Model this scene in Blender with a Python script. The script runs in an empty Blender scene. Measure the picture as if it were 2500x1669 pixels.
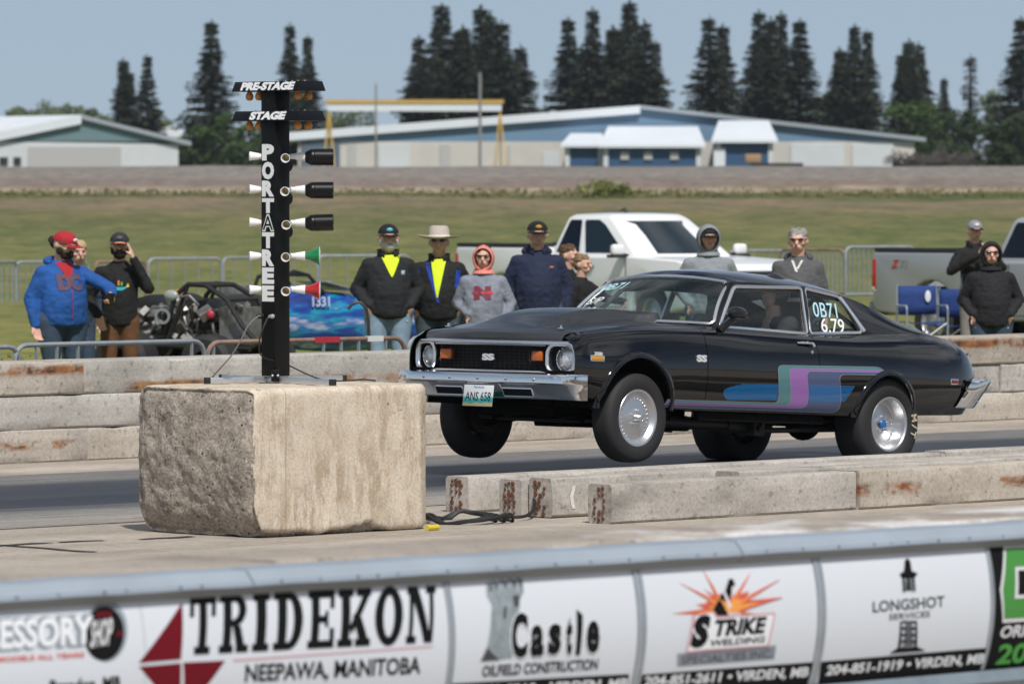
import bpy, bmesh, math, random
from math import sin, cos, pi, radians, sqrt
from mathutils import Vector, Matrix, noise
rnd = random.Random(7)
S = bpy.context.scene
# ---------------------------------------------------------------- camera
FPX, CX, CY, EYE, HOR = 13900.0, 1250.0, 834.5, 2.03, 490.0
PIT = math.atan((CY-HOR)/FPX)
cam = bpy.data.cameras.new('camera'); co = bpy.data.objects.new('camera', cam); S.collection.objects.link(co)
co.location = (0, 0, EYE); co.rotation_euler = (pi/2-PIT, 0, 0)
cam.sensor_width = 36; cam.lens = FPX/2500*36; cam.clip_start = 1; cam.clip_end = 9000
cam.dof.use_dof = True; cam.dof.focus_distance = 38.5; cam.dof.aperture_fstop = 5.9
S.camera = co
# ---------------------------------------------------------------- sky + sun
SUN = Vector((0.16, -0.60, 0.80)).normalized()      # towards the sun: high, behind the camera and to its right
w = bpy.data.worlds.new('World'); S.world = w; w.use_nodes = True
nt = w.node_tree; bg = nt.nodes['Background']
sky = nt.nodes.new('ShaderNodeTexSky'); sky.sky_type = 'NISHITA'; sky.sun_disc = False
sky.sun_elevation = math.asin(SUN.z); sky.sun_rotation = math.atan2(SUN.x, SUN.y)
sky.altitude = 0; sky.air_density = 0.5; sky.dust_density = 0.0; sky.ozone_density = 3.0
# thin high cloud overhead, clearing to plain blue-grey near the horizon
tcw = nt.nodes.new('ShaderNodeTexCoord'); spw = nt.nodes.new('ShaderNodeSeparateXYZ'); nt.links.new(tcw.outputs['Generated'], spw.inputs[0])
mpw = nt.nodes.new('ShaderNodeMapping'); mpw.inputs['Scale'].default_value = (1.6, 1.6, 4.5); nt.links.new(tcw.outputs['Generated'], mpw.inputs[0])
nzw = nt.nodes.new('ShaderNodeTexNoise'); nzw.inputs['Scale'].default_value = 1.7; nzw.inputs['Detail'].default_value = 6; nzw.inputs['Roughness'].default_value = .6; nt.links.new(mpw.outputs[0], nzw.inputs['Vector'])
def rampw(src, a, b):
    r = nt.nodes.new('ShaderNodeMapRange'); r.interpolation_type = 'SMOOTHSTEP'; r.inputs[1].default_value = a; r.inputs[2].default_value = b; nt.links.new(src, r.inputs[0]); return r.outputs[0]
mlw = nt.nodes.new('ShaderNodeMath'); mlw.operation = 'MULTIPLY'; nt.links.new(rampw(nzw.outputs[0], .34, .66), mlw.inputs[0]); nt.links.new(rampw(spw.outputs[2], .10, .34), mlw.inputs[1])
mxw = nt.nodes.new('ShaderNodeMix'); mxw.data_type = 'RGBA'; nt.links.new(mlw.outputs[0], mxw.inputs[0]); nt.links.new(sky.outputs[0], mxw.inputs[6]); mxw.inputs[7].default_value = (10.5, 11.0, 11.6, 1)
# milky summer haze low in the sky
hz_w = nt.nodes.new('ShaderNodeMix'); hz_w.data_type = 'RGBA'; inv = nt.nodes.new('ShaderNodeMath'); inv.operation = 'MULTIPLY_ADD'; inv.inputs[1].default_value = -.8; inv.inputs[2].default_value = .8
nt.links.new(rampw(spw.outputs[2], .05, .30), inv.inputs[0]); nt.links.new(inv.outputs[0], hz_w.inputs[0]); nt.links.new(mxw.outputs[2], hz_w.inputs[6]); hz_w.inputs[7].default_value = (6.15, 7.75, 9.5, 1)
nt.links.new(hz_w.outputs[2], bg.inputs[0]); bg.inputs[1].default_value = 0.062
sl = bpy.data.lights.new('sun', 'SUN'); sl.energy = 4.0; sl.angle = radians(2.0); sl.color = (1, .965, .92)
so = bpy.data.objects.new('sun', sl); S.collection.objects.link(so)
so.rotation_euler = SUN.to_track_quat('Z', 'Y').to_euler()
vs = S.view_settings; vs.view_transform = 'Standard'; vs.look = 'None'; vs.exposure = 0.0; vs.gamma = 1.0
# ---------------------------------------------------------------- frames of reference
TH = radians(46)
def T(s, n, z=0.0, th=TH):                 # track frame: s along the track (to the right), n across it (away)
    return Vector((s*cos(th)-n*sin(th), s*sin(th)+n*cos(th), z))
def yaw_to(th): return th
# ---------------------------------------------------------------- tagging
def tag(o, label=None, cat=None, group=None, kind=None):
    if label: o['label'] = label
    if cat: o['category'] = cat
    if group: o['group'] = group
    if kind: o['kind'] = kind
    return o
def thing(name, loc=(0,0,0), rz=0.0, label=None, cat=None, group=None, mat=None):
    o = bpy.data.objects.new(name, None); o.empty_display_size = .2; S.collection.objects.link(o)
    if mat is not None: o.matrix_world = mat
    else: o.location = loc; o.rotation_euler = (0, 0, rz)
    return tag(o, label, cat, group)
def copy_tree(o, parent=None):
    c = o.copy(); S.collection.objects.link(c)
    if parent: c.parent = parent
    for ch in list(o.children): copy_tree(ch, c)
    return c
# ---------------------------------------------------------------- materials
MATS = {}
def _m(name):
    m = bpy.data.materials.new(name); m.use_nodes = True
    return m, m.node_tree, m.node_tree.nodes['Principled BSDF']
def N(nt, typ, **kw):
    n = nt.nodes.new(typ)
    for k, v in kw.items():
        if k.startswith('i_'):
            n.inputs[k[2:].replace('_', ' ')].default_value = v
        else: setattr(n, k, v)
    return n
def c4(c): return (c[0], c[1], c[2], 1)
def ramp(nt, src, stops):
    r = nt.nodes.new('ShaderNodeValToRGB'); e = r.color_ramp.elements
    while len(e) < len(stops): e.new(.5)
    for k, (p, c) in enumerate(stops):
        e[k].position = p; e[k].color = c4(c) if not isinstance(c, float) else (c, c, c, 1)
    nt.links.new(src, r.inputs[0]); return r.outputs[0]
def mixc(nt, fac, a, b, mode='MIX'):
    m = nt.nodes.new('ShaderNodeMix'); m.data_type = 'RGBA'; m.blend_type = mode
    for v, i in ((fac, 0), (a, 6), (b, 7)):
        if hasattr(v, 'is_linked') or hasattr(v, 'links'): nt.links.new(v, m.inputs[i])
        elif i == 0: m.inputs[0].default_value = v
        else: m.inputs[i].default_value = c4(v)
    return m.outputs[2]
def noise_(nt, vec, scale, detail=4, rough=.55):
    n = nt.nodes.new('ShaderNodeTexNoise'); n.inputs['Scale'].default_value = scale
    n.inputs['Detail'].default_value = detail; n.inputs['Roughness'].default_value = rough
    if vec is not None: nt.links.new(vec, n.inputs['Vector'])
    return n.outputs[0]
def objco(nt, scale=(1,1,1), rand=True):
    tc = nt.nodes.new('ShaderNodeTexCoord'); mp = nt.nodes.new('ShaderNodeMapping')
    nt.links.new(tc.outputs['Object'], mp.inputs[0]); mp.inputs['Scale'].default_value = scale
    if rand:
        oi = nt.nodes.new('ShaderNodeObjectInfo'); mu = N(nt, 'ShaderNodeMath', operation='MULTIPLY'); mu.inputs[1].default_value = 37.0
        nt.links.new(oi.outputs['Random'], mu.inputs[0]); cb = nt.nodes.new('ShaderNodeCombineXYZ')
        for k in range(3): nt.links.new(mu.outputs[0], cb.inputs[k])
        nt.links.new(cb.outputs[0], mp.inputs['Location'])
    return mp.outputs[0]
def bump_(nt, b, h, strength, dist=.01):
    bp = nt.nodes.new('ShaderNodeBump'); bp.inputs['Strength'].default_value = strength; bp.inputs['Distance'].default_value = dist
    nt.links.new(h, bp.inputs['Height']); nt.links.new(bp.outputs[0], b.inputs['Normal'])
def mat(name, col, rough=.6, metal=0.0, var=0.0, vscale=8.0, bump=0.0, bscale=60.0, bdist=.01, coat=0.0, spec=.5, sheen=0.0):
    if name in MATS: return MATS[name]
    m, nt, b = _m(name)
    b.inputs['Base Color'].default_value = c4(col); b.inputs['Roughness'].default_value = rough
    b.inputs['Metallic'].default_value = metal; b.inputs['Specular IOR Level'].default_value = spec
    b.inputs['Coat Weight'].default_value = coat; b.inputs['Coat Roughness'].default_value = .03
    if sheen: b.inputs['Sheen Weight'].default_value = sheen
    if var:
        n = noise_(nt, objco(nt), vscale, 5)
        k = ramp(nt, n, [(.25, tuple(max(0, c*(1-var)) for c in col)), (.75, tuple(min(1, c*(1+var)) for c in col))])
        nt.links.new(k, b.inputs['Base Color'])
    if bump: bump_(nt, b, noise_(nt, objco(nt), bscale, 5), bump, bdist)
    MATS[name] = m; return m
def mix_glass(name, tint, refl_rough=0.02, alpha=.35, dark=(.01,.012,.012)):
    # thin glass: fresnel reflection over a tinted see-through sheet
    if name in MATS: return MATS[name]
    m = bpy.data.materials.new(name); m.use_nodes = True; nt = m.node_tree; nt.nodes.clear()
    out = nt.nodes.new('ShaderNodeOutputMaterial'); tr = N(nt, 'ShaderNodeBsdfTransparent'); tr.inputs[0].default_value = c4(tint)
    gl = N(nt, 'ShaderNodeBsdfGlossy'); gl.inputs['Roughness'].default_value = refl_rough
    lw = nt.nodes.new('ShaderNodeLayerWeight'); pw = N(nt, 'ShaderNodeMath', operation='POWER'); pw.inputs[1].default_value = 5; nt.links.new(lw.outputs['Facing'], pw.inputs[0])
    fr = N(nt, 'ShaderNodeMath', operation='MULTIPLY_ADD'); fr.inputs[1].default_value = .92; fr.inputs[2].default_value = .06; nt.links.new(pw.outputs[0], fr.inputs[0])
    df = N(nt, 'ShaderNodeBsdfDiffuse'); df.inputs[0].default_value = c4(dark)
    m1 = nt.nodes.new('ShaderNodeMixShader'); m1.inputs[0].default_value = alpha
    nt.links.new(tr.outputs[0], m1.inputs[1]); nt.links.new(df.outputs[0], m1.inputs[2])
    m2 = nt.nodes.new('ShaderNodeMixShader'); nt.links.new(fr.outputs[0], m2.inputs[0])
    nt.links.new(m1.outputs[0], m2.inputs[1]); nt.links.new(gl.outputs[0], m2.inputs[2])
    nt.links.new(m2.outputs[0], out.inputs[0]); MATS[name] = m; return m
# ---------------------------------------------------------------- mesh collecting
def rotm(rx=0, ry=0, rz=0): return Matrix.Rotation(rz,3,'Z') @ Matrix.Rotation(ry,3,'Y') @ Matrix.Rotation(rx,3,'X')
class MB:
    def __init__(s): s.v = []; s.f = []
    def add(s, vs, fs):
        o = len(s.v); s.v += [Vector(p) for p in vs]; s.f += [tuple(i+o for i in f) for f in fs]; return s
    def box(s, c, d, R=None, taper=1.0):
        c = Vector(c); x, y, z = d[0]/2, d[1]/2, d[2]/2
        p = [Vector((a*x*(taper if k > 0 else 1), b*y*(taper if k > 0 else 1), k*z)) for k in (-1,1) for a, b in ((-1,-1),(1,-1),(1,1),(-1,1))]
        if R is not None: p = [R @ q for q in p]
        return s.add([c+q for q in p], [(3,2,1,0),(4,5,6,7),(0,1,5,4),(1,2,6,5),(2,3,7,6),(3,0,4,7)])
    def bar(s, a, b, w, h=None, up=(0,0,1)):
        a, b = Vector(a), Vector(b); h = h or w; d = (b-a).normalized(); u = Vector(up)
        if abs(d.dot(u)) > .98: u = Vector((1,0,0))
        r = d.cross(u).normalized(); u = r.cross(d)
        P = [q+r*i*w/2+u*j*h/2 for q in (a, b) for i, j in ((-1,-1),(1,-1),(1,1),(-1,1))]
        return s.add(P, [(0,1,2,3),(7,6,5,4),(0,4,5,1),(1,5,6,2),(2,6,7,3),(3,7,4,0)])
    def tube(s, pts, r, n=8, closed=False, cap=True, sq=None):
        pts = [Vector(p) for p in pts]; m = len(pts); rs = r if isinstance(r, (list, tuple)) else [r]*m
        rings = []; pu = None
        for i, p in enumerate(pts):
            a = pts[i-1] if (i or closed) else p; b = pts[(i+1) % m] if (i < m-1 or closed) else p
            d = (b-a).normalized()
            if pu is None:
                pu = Vector((0,0,1)) if abs(d.z) < .9 else Vector((1,0,0))
            u = (pu-d*pu.dot(d)).normalized(); v = d.cross(u); pu = u
            k = sq or (1, 1)
            rings.append([p+(u*cos(2*pi*j/n)*k[0]+v*sin(2*pi*j/n)*k[1])*rs[i] for j in range(n)])
        return s.loft(rings, closed, cap)
    def loft(s, rings, closed=False, cap=True, ringclosed=True):
        n = len(rings[0]); m = len(rings); o = []
        F = []
        for i in range(m if closed else m-1):
            for j in range(n if ringclosed else n-1):
                F.append((i*n+j, i*n+(j+1) % n, ((i+1) % m)*n+(j+1) % n, ((i+1) % m)*n+j))
        if cap and not closed and ringclosed:
            F.append(tuple(reversed(range(n)))); F.append(tuple((m-1)*n+j for j in range(n)))
        return s.add([p for r in rings for p in r], F)
    def lathe(s, prof, c=(0,0,0), R=None, n=24, cap=True, sy=1.0):
        c = Vector(c); rings = []
        for r, z in prof:
            ring = [Vector((r*cos(2*pi*j/n), sy*r*sin(2*pi*j/n), z)) for j in range(n)]
            if R is not None: ring = [R @ q for q in ring]
            rings.append([c+q for q in ring])
        return s.loft(rings, False, cap)
    def prism(s, poly, fn0, fn1):              # poly of 2-D points, mapped by two functions to the front and back faces
        n = len(poly); A = [fn0(p) for p in poly]; B = [fn1(p) for p in poly]
        F = [tuple(range(n)), tuple(reversed(range(n, 2*n)))]
        F += [(j, n+j, n+(j+1) % n, (j+1) % n) for j in range(n)]
        return s.add(A+B, F)
    def ball(s, c, r, n=12, m=8, R=None):
        c = Vector(c); r = (r, r, r) if isinstance(r, (int, float)) else r; rings = []
        for i in range(m+1):
            t = pi*i/m; rr = max(sin(t), 1e-3)
            ring = [Vector((r[0]*rr*cos(2*pi*j/n), r[1]*rr*sin(2*pi*j/n), -r[2]*cos(t))) for j in range(n)]
            if R is not None: ring = [R @ q for q in ring]
            rings.append([c+q for q in ring])
        return s.loft(rings)
    def caps(s, a, ra, b, rb, n=12, k=4):      # tapered capsule
        a, b = Vector(a), Vector(b); d = b-a; L = max(d.length, 1e-5); d = d/L
        pts = [a-d*ra*cos(pi/2*i/k) for i in range(k)]+[a]+[b]+[b+d*rb*sin(pi/2*i/k) for i in range(1, k+1)]
        rs = [ra*max(sin(pi/2*i/k), .02) for i in range(k)]+[ra]+[rb]+[rb*max(cos(pi/2*i/k), .02) for i in range(1, k+1)]
        return s.tube(pts, rs, n)
    def grid(s, P):
        m, n = len(P), len(P[0]); return s.add([p for r in P for p in r], [(i*n+j, i*n+j+1, (i+1)*n+j+1, (i+1)*n+j) for i in range(m-1) for j in range(n-1)])
    def xform(s, M): s.v = [M @ p for p in s.v]; return s
    def me(s, name, m, smooth=True, bevel=0, seg=2, angle=35, recalc=True, sub=0, jit=None):
        me = bpy.data.meshes.new(name); me.from_pydata(s.v, [], s.f)
        bm = bmesh.new(); bm.from_mesh(me)
        if recalc: bmesh.ops.recalc_face_normals(bm, faces=bm.faces)
        if bevel:
            ed = [e for e in bm.edges if e.is_manifold and e.calc_face_angle(0) > radians(angle)]
            bmesh.ops.bevel(bm, geom=ed, offset=bevel, segments=seg, profile=.5, affect='EDGES', clamp_overlap=True)
        if sub: bmesh.ops.subdivide_edges(bm, edges=list(bm.edges), cuts=sub, use_grid_fill=True)
        if jit: 
            for v in bm.verts: v.co += jit(v.co)
        bm.to_mesh(me); bm.free()
        for mm in (m if isinstance(m, (list, tuple)) else [m]): me.materials.append(mm)
        if smooth:
            me.polygons.foreach_set('use_smooth', [True]*len(me.polygons)); me.set_sharp_from_angle(angle=radians(angle))
        return me
    def build(s, name, m, parent=None, loc=(0,0,0), rz=0, **kw):
        o = bpy.data.objects.new(name, s.me(name, m, **kw)); S.collection.objects.link(o)
        if parent: o.parent = parent
        o.location = loc; o.rotation_euler = (0, 0, rz); return o
def blob(mb, name, m, parent, vox=.01, smooth=2, loc=(0,0,0), fac=.5):
    # closed overlapping lumps fused into ONE continuous skin
    me = mb.me(name, m, smooth=False); o = bpy.data.objects.new(name, me); S.collection.objects.link(o)
    r = o.modifiers.new('r', 'REMESH'); r.mode = 'VOXEL'; r.voxel_size = vox; r.use_smooth_shade = True
    if smooth: k = o.modifiers.new('s', 'SMOOTH'); k.iterations = smooth; k.factor = fac
    dg = bpy.context.evaluated_depsgraph_get(); dg.update()
    me2 = bpy.data.meshes.new_from_object(o.evaluated_get(dg)); o.modifiers.clear(); o.data = me2
    me2.name = name; bpy.data.meshes.remove(me)
    if not me2.materials: me2.materials.append(m)
    me2.polygons.foreach_set('use_smooth', [True]*len(me2.polygons))
    if parent: o.parent = parent
    o.location = loc; return o
def text_me(body, size, m, M=None, bold=0.0, shear=0.0, sx=1.0, align='CENTER', ext=.0015, res=3, space=1.0, line=1.0):
    # lettering as a thin raised mesh in the local x-y plane, centred on the baseline box
    cu = bpy.data.curves.new('txt', 'FONT'); cu.body = body; cu.size = size; cu.align_x = align; cu.align_y = 'CENTER'
    cu.offset = bold*size; cu.shear = shear; cu.extrude = ext; cu.resolution_u = res; cu.space_character = space; cu.space_line = line; cu.fill_mode = 'BOTH'
    o = bpy.data.objects.new('txt', cu); S.collection.objects.link(o)
    dg = bpy.context.evaluated_depsgraph_get(); dg.update()
    me = bpy.data.meshes.new_from_object(o.evaluated_get(dg)); bpy.data.objects.remove(o); bpy.data.curves.remove(cu)
    me.transform(Matrix.Diagonal((sx, 1, 1, 1)))
    if M is not None: me.transform(M)
    me.materials.clear(); me.materials.append(m); return me
def text(name, body, size, m, parent, M, width=None, **kw):
    me = text_me(body, size, m, **kw)
    if width:
        xs = [v.co.x for v in me.vertices]; k = width/(max(xs)-min(xs)); c = (max(xs)+min(xs))/2
        me.transform(Matrix.Diagonal((k, 1, 1, 1)) @ Matrix.Translation((-c, 0, 0)))
    me.transform(M)
    o = bpy.data.objects.new(name, me); S.collection.objects.link(o)
    if parent: o.parent = parent
    return o
def frame(o, x, y):                       # matrix: origin o, local x axis, local y axis (text plane)
    x = Vector(x).normalized(); y = Vector(y); y = (y-x*y.dot(x)).normalized(); z = x.cross(y); o = Vector(o)
    return Matrix(((x.x, y.x, z.x, o.x), (x.y, y.y, z.y, o.y), (x.z, y.z, z.z, o.z), (0,0,0,1)))
def pchip(xs, ys):
    n = len(xs); h = [xs[i+1]-xs[i] for i in range(n-1)]; d = [(ys[i+1]-ys[i])/h[i] for i in range(n-1)]
    m = [d[0]]+[0.0]*(n-2)+[d[-1]]
    for i in range(1, n-1):
        if d[i-1]*d[i] > 0:
            a, b = 2*h[i]+h[i-1], h[i]+2*h[i-1]; m[i] = (a+b)/(a/d[i-1]+b/d[i])
    def f(x):
        x = min(max(x, xs[0]), xs[-1]); i = 0
        while i < n-2 and x > xs[i+1]: i += 1
        t = (x-xs[i])/h[i]; t2, t3 = t*t, t*t*t
        return ys[i]*(2*t3-3*t2+1)+m[i]*h[i]*(t3-2*t2+t)+ys[i+1]*(-2*t3+3*t2)+m[i+1]*h[i]*(t3-t2)
    return f
def sm(a, b, x):
    t = min(max((x-a)/(b-a), 0), 1); return t*t*(3-2*t)
# ================================================================ GROUND
TERR = [(-400,0),(60,0),(100,0),(118,.12),(150,.95),(175,1.62),(196,2.14),(203,2.3),(209,2.55),(213,2.75),(224,3.36),(229,3.4),(236,2.9),(250,1.4),(280,.6),(420,.3),(6500,0)]
def terr(y):
    for (a, za), (b, zb) in zip(TERR, TERR[1:]):
        if y <= b: return za+(zb-za)*(y-a)/(b-a)
    return 0
def ground_mat():
    m, nt, b = _m('field'); b.inputs['Roughness'].default_value = .95; b.inputs['Specular IOR Level'].default_value = .1
    g = nt.nodes.new('ShaderNodeNewGeometry'); sp = nt.nodes.new('ShaderNodeSeparateXYZ'); nt.links.new(g.outputs['Position'], sp.inputs[0])
    mp = nt.nodes.new('ShaderNodeMapping'); nt.links.new(g.outputs['Position'], mp.inputs[0]); mp.inputs['Scale'].default_value = (.10, .10, .1)
    big = noise_(nt, mp.outputs[0], 1.0, 5, .6)
    mp2 = nt.nodes.new('ShaderNodeMapping'); nt.links.new(g.outputs['Position'], mp2.inputs[0]); mp2.inputs['Scale'].default_value = (1.2, .55, 1)
    fine = noise_(nt, mp2.outputs[0], 1.6, 6, .7)
    add = N(nt, 'ShaderNodeMath', operation='MULTIPLY_ADD'); add.inputs[1].default_value = 16; nt.links.new(big, add.inputs[0]); nt.links.new(sp.outputs[1], add.inputs[2])
    mr = N(nt, 'ShaderNodeMapRange'); mr.inputs[1].default_value = 50; mr.inputs[2].default_value = 250; nt.links.new(add.outputs[0], mr.inputs[0])
    P = lambda y: (y+8-50)/200
    gy, gg, go, br, gr, tan = (.185,.190,.066), (.135,.148,.062), (.140,.140,.068), (.190,.158,.112), (.215,.195,.180), (.36,.30,.225)
    col = ramp(nt, mr.outputs[0], [(0, gy), (P(80), gy), (P(118), (.155,.165,.064)), (P(150), gg), (P(172), go), (P(182), (.175,.150,.098)), (P(192), br), (P(198), (.085,.108,.040)), (P(202), (.100,.112,.050))])
    col = mixc(nt, .8, col, ramp(nt, fine, [(.3, (.45,.52,.42)), (.7, (1.45,1.35,1.25))]), 'MULTIPLY')
    mp4 = nt.nodes.new('ShaderNodeMapping'); nt.links.new(g.outputs['Position'], mp4.inputs[0]); mp4.inputs['Scale'].default_value = (.35, .12, 1)
    col = mixc(nt, .7, col, ramp(nt, noise_(nt, mp4.outputs[0], 1.2, 5, .65), [(.36, (.62,.74,.60)), (.5, (1,1,1)), (.66, (1.42,1.22,1.2))]), 'MULTIPLY')
    # bare gravel bank, its sandy foot broken up by tufts
    mr2 = N(nt, 'ShaderNodeMapRange'); mr2.inputs[1].default_value = 195; mr2.inputs[2].default_value = 245
    ad2 = N(nt, 'ShaderNodeMath', operation='MULTIPLY_ADD'); ad2.inputs[1].default_value = 5; nt.links.new(fine, ad2.inputs[0]); nt.links.new(sp.outputs[1], ad2.inputs[2]); nt.links.new(ad2.outputs[0], mr2.inputs[0])
    Q = lambda y: (y+2.5-195)/50
    mp3 = nt.nodes.new('ShaderNodeMapping'); nt.links.new(g.outputs['Position'], mp3.inputs[0]); mp3.inputs['Scale'].default_value = (.5, .2, 1)
    tuft = ramp(nt, noise_(nt, mp3.outputs[0], 1.3, 4, .6), [(.42, (.20,.165,.11)), (.6, tan)])
    grav = ramp(nt, mr2.outputs[0], [(Q(208), (.19,.150,.125)), (Q(213), (.20,.165,.148)), (Q(217), gr), (Q(226), (.20,.185,.172)), (Q(240), (.12,.13,.05))])
    foot = ramp(nt, mr2.outputs[0], [(Q(203), 1.0), (Q(207.5), 1.0), (Q(210), 0.0)])
    grav = mixc(nt, foot, grav, tuft)
    grav = mixc(nt, .8, grav, ramp(nt, fine, [(.32, (.60,.60,.58)), (.66, (1.35,1.32,1.28))]), 'MULTIPLY')
    sel = ramp(nt, mr2.outputs[0], [(Q(201.5), 0.0), (Q(204), 1.0)])
    col = mixc(nt, sel, col, grav)
    nt.links.new(col, b.inputs['Base Color']); bump_(nt, b, fine, .6, .15); return m
gm = ground_mat()
mb = MB(); ys = [-400,-100,0,30,54,60,70,80,90,100,106,112,118,134,150,162,175,185,196,203,206,209,213,218,224,229,236,243,250,280,340,420,700,1500,6500]
xs = [-3000,-400,-120,-60,-40]+list(range(-30,31,3))+[40,60,120,400,3000]
mb.grid([[Vector((x, y, terr(y)+(noise.noise(Vector((x*.13, y*.11, 3)))*.16*sm(110,150,y)*(1-sm(226,232,y)) if abs(x) < 50 else 0))) for x in xs] for y in ys])
tag(mb.build('grass_field', gm, recalc=True), kind='structure')

def apron_mat():
    m, nt, b = _m('apron_concrete'); b.inputs['Roughness'].default_value = .8
    co_ = objco(nt, (1,1,1), False); sp = nt.nodes.new('ShaderNodeSeparateXYZ'); nt.links.new(co_, sp.inputs[0])
    st = nt.nodes.new('ShaderNodeMapping'); nt.links.new(co_, st.inputs[0]); st.inputs['Scale'].default_value = (.25, 2.2, 1)
    a = noise_(nt, co_, .7, 6, .6); s_ = noise_(nt, st.outputs[0], 1.2, 5, .6); f = noise_(nt, co_, 38, 4, .7)
    col = ramp(nt, a, [(.3, (.33,.285,.235)), (.7, (.47,.415,.35))])
    col = mixc(nt, .5, col, ramp(nt, s_, [(.35, (.62,.61,.6)), (.65, (1.1,1.1,1.1))]), 'MULTIPLY')
    col = mixc(nt, .45, col, ramp(nt, f, [(.3, (.5,.5,.5)), (.6, (1.15,1.15,1.15))]), 'MULTIPLY')
    sp_ = noise_(nt, co_, 7, 7, .75); col = mixc(nt, .5, col, ramp(nt, sp_, [(.36, (.66,.65,.64)), (.5, (1,1,1)), (.64, (1.2,1.2,1.2))]), 'MULTIPLY')
    nt.links.new(col, b.inputs['Base Color']); bump_(nt, b, f, .35, .006); return m
def lane_mat():
    m, nt, b = _m('drag_lane'); 
    co_ = objco(nt, (1,1,1), False); sp = nt.nodes.new('ShaderNodeSeparateXYZ'); nt.links.new(co_, sp.inputs[0])
    st = nt.nodes.new('ShaderNodeMapping'); nt.links.new(co_, st.inputs[0]); st.inputs['Scale'].default_value = (.12, 3.0, 1)
    s_ = noise_(nt, st.outputs[0], 1.6, 6, .62); f = noise_(nt, co_, 26, 5, .75)
    off = N(nt, 'ShaderNodeMath', operation='MULTIPLY_ADD'); off.inputs[1].default_value = .9; nt.links.new(s_, off.inputs[0]); nt.links.new(sp.outputs[1], off.inputs[2])
    mr = N(nt, 'ShaderNodeMapRange'); mr.inputs[1].default_value = 26.3; mr.inputs[2].default_value = 32.6; nt.links.new(off.outputs[0], mr.inputs[0])
    P = lambda n: (n+.45-26.3)/6.3
    g1, g2, dk = (.26,.24,.215), (.14,.138,.137), (.021,.025,.034)
    col = ramp(nt, mr.outputs[0], [(0, (.25,.225,.195)), (P(27.2), g1), (P(27.9), g2), (P(28.35), dk), (P(29.0), (.015,.018,.025)), (P(29.3), (.030,.034,.043)), (P(29.6), dk), (P(30.5), (.03,.034,.042)), (P(30.8), g2), (P(31.2), (.15,.145,.14))])
    col = mixc(nt, .5, col, ramp(nt, f, [(.35, (.55,.55,.56)), (.62, (1.35,1.33,1.3))]), 'MULTIPLY')
    st2 = nt.nodes.new('ShaderNodeMapping'); nt.links.new(co_, st2.inputs[0]); st2.inputs['Scale'].default_value = (.5, 7.0, 1)
    col = mixc(nt, .65, col, ramp(nt, noise_(nt, st2.outputs[0], 1.5, 6, .7), [(.34, (.55,.55,.57)), (.5, (1,1,1)), (.66, (1.7,1.68,1.65))]), 'MULTIPLY')
    nt.links.new(col, b.inputs['Base Color'])
    ro = ramp(nt, mr.outputs[0], [(P(27.9), .8), (P(28.4), .5), (P(30.5), .5), (P(30.9), .8)]); nt.links.new(ro, b.inputs['Roughness'])
    bump_(nt, b, f, .3, .005); return m
mb = MB(); mb.grid([[Vector((s, n, .006)) for s in range(-60, 121, 10)] for n in (-14, 0, 10, 18, 26, 33.9)])
tag(mb.build('concrete_apron', apron_mat(), rz=TH), kind='structure')
mb = MB(); mb.grid([[Vector((s, n, .011)) for s in range(-60, 121, 10)] for n in (26.6, 28, 30, 31.75)])
tag(mb.build('drag_lane', lane_mat(), rz=TH), kind='structure')
# dark cracks in the apron, left of the block
mb = MB()
for a, b_, wd in (((0,1332),(280,1322),.035),((290,1324),(255,1322),.02),((0,1334),(235,1351),.05),((60,1318),(160,1305),.015)):
    pass
def gpt(x, y, z=0.0):                      # ground point under a photo pixel (used only to read off positions)
    r = Vector((0, cos(PIT), -sin(PIT)))+Vector((1,0,0))*((x-CX)/FPX)+Vector((0, sin(PIT), cos(PIT)))*((CY-y)/FPX)
    k = (z-EYE)/r.z; return Vector((0,0,EYE))+r*k
def strip(mb, pts, wd, z):
    P = [gpt(*p) for p in pts]; L = []
    for i, p in enumerate(P):
        d = (P[min(i+1, len(P)-1)]-P[max(i-1, 0)]).normalized(); n = Vector((-d.y, d.x, 0)); q = wd*(.3+.7*sin(pi*(i+.4)/(len(P)-.2)))*rnd.uniform(.6, 1.2)
        L.append([p+n*q*(1+8*0)+Vector((0,0,z)), p-n*q+Vector((0,0,z))])
    mb.grid(L)
for pts in ([(-20,1337),(40,1332),(90,1329),(130,1328)], [(142,1327),(190,1324),(225,1323),(255,1322)], [(-20,1332),(50,1337),(110,1341),(160,1346),(200,1349),(235,1350)], [(338,1320),(380,1317),(430,1315),(470,1312)]):
    strip(mb, pts, .05, .0105)
tag(mb.build('apron_crack', mat('tar', (.035,.032,.03), .9)), kind='structure')

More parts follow.
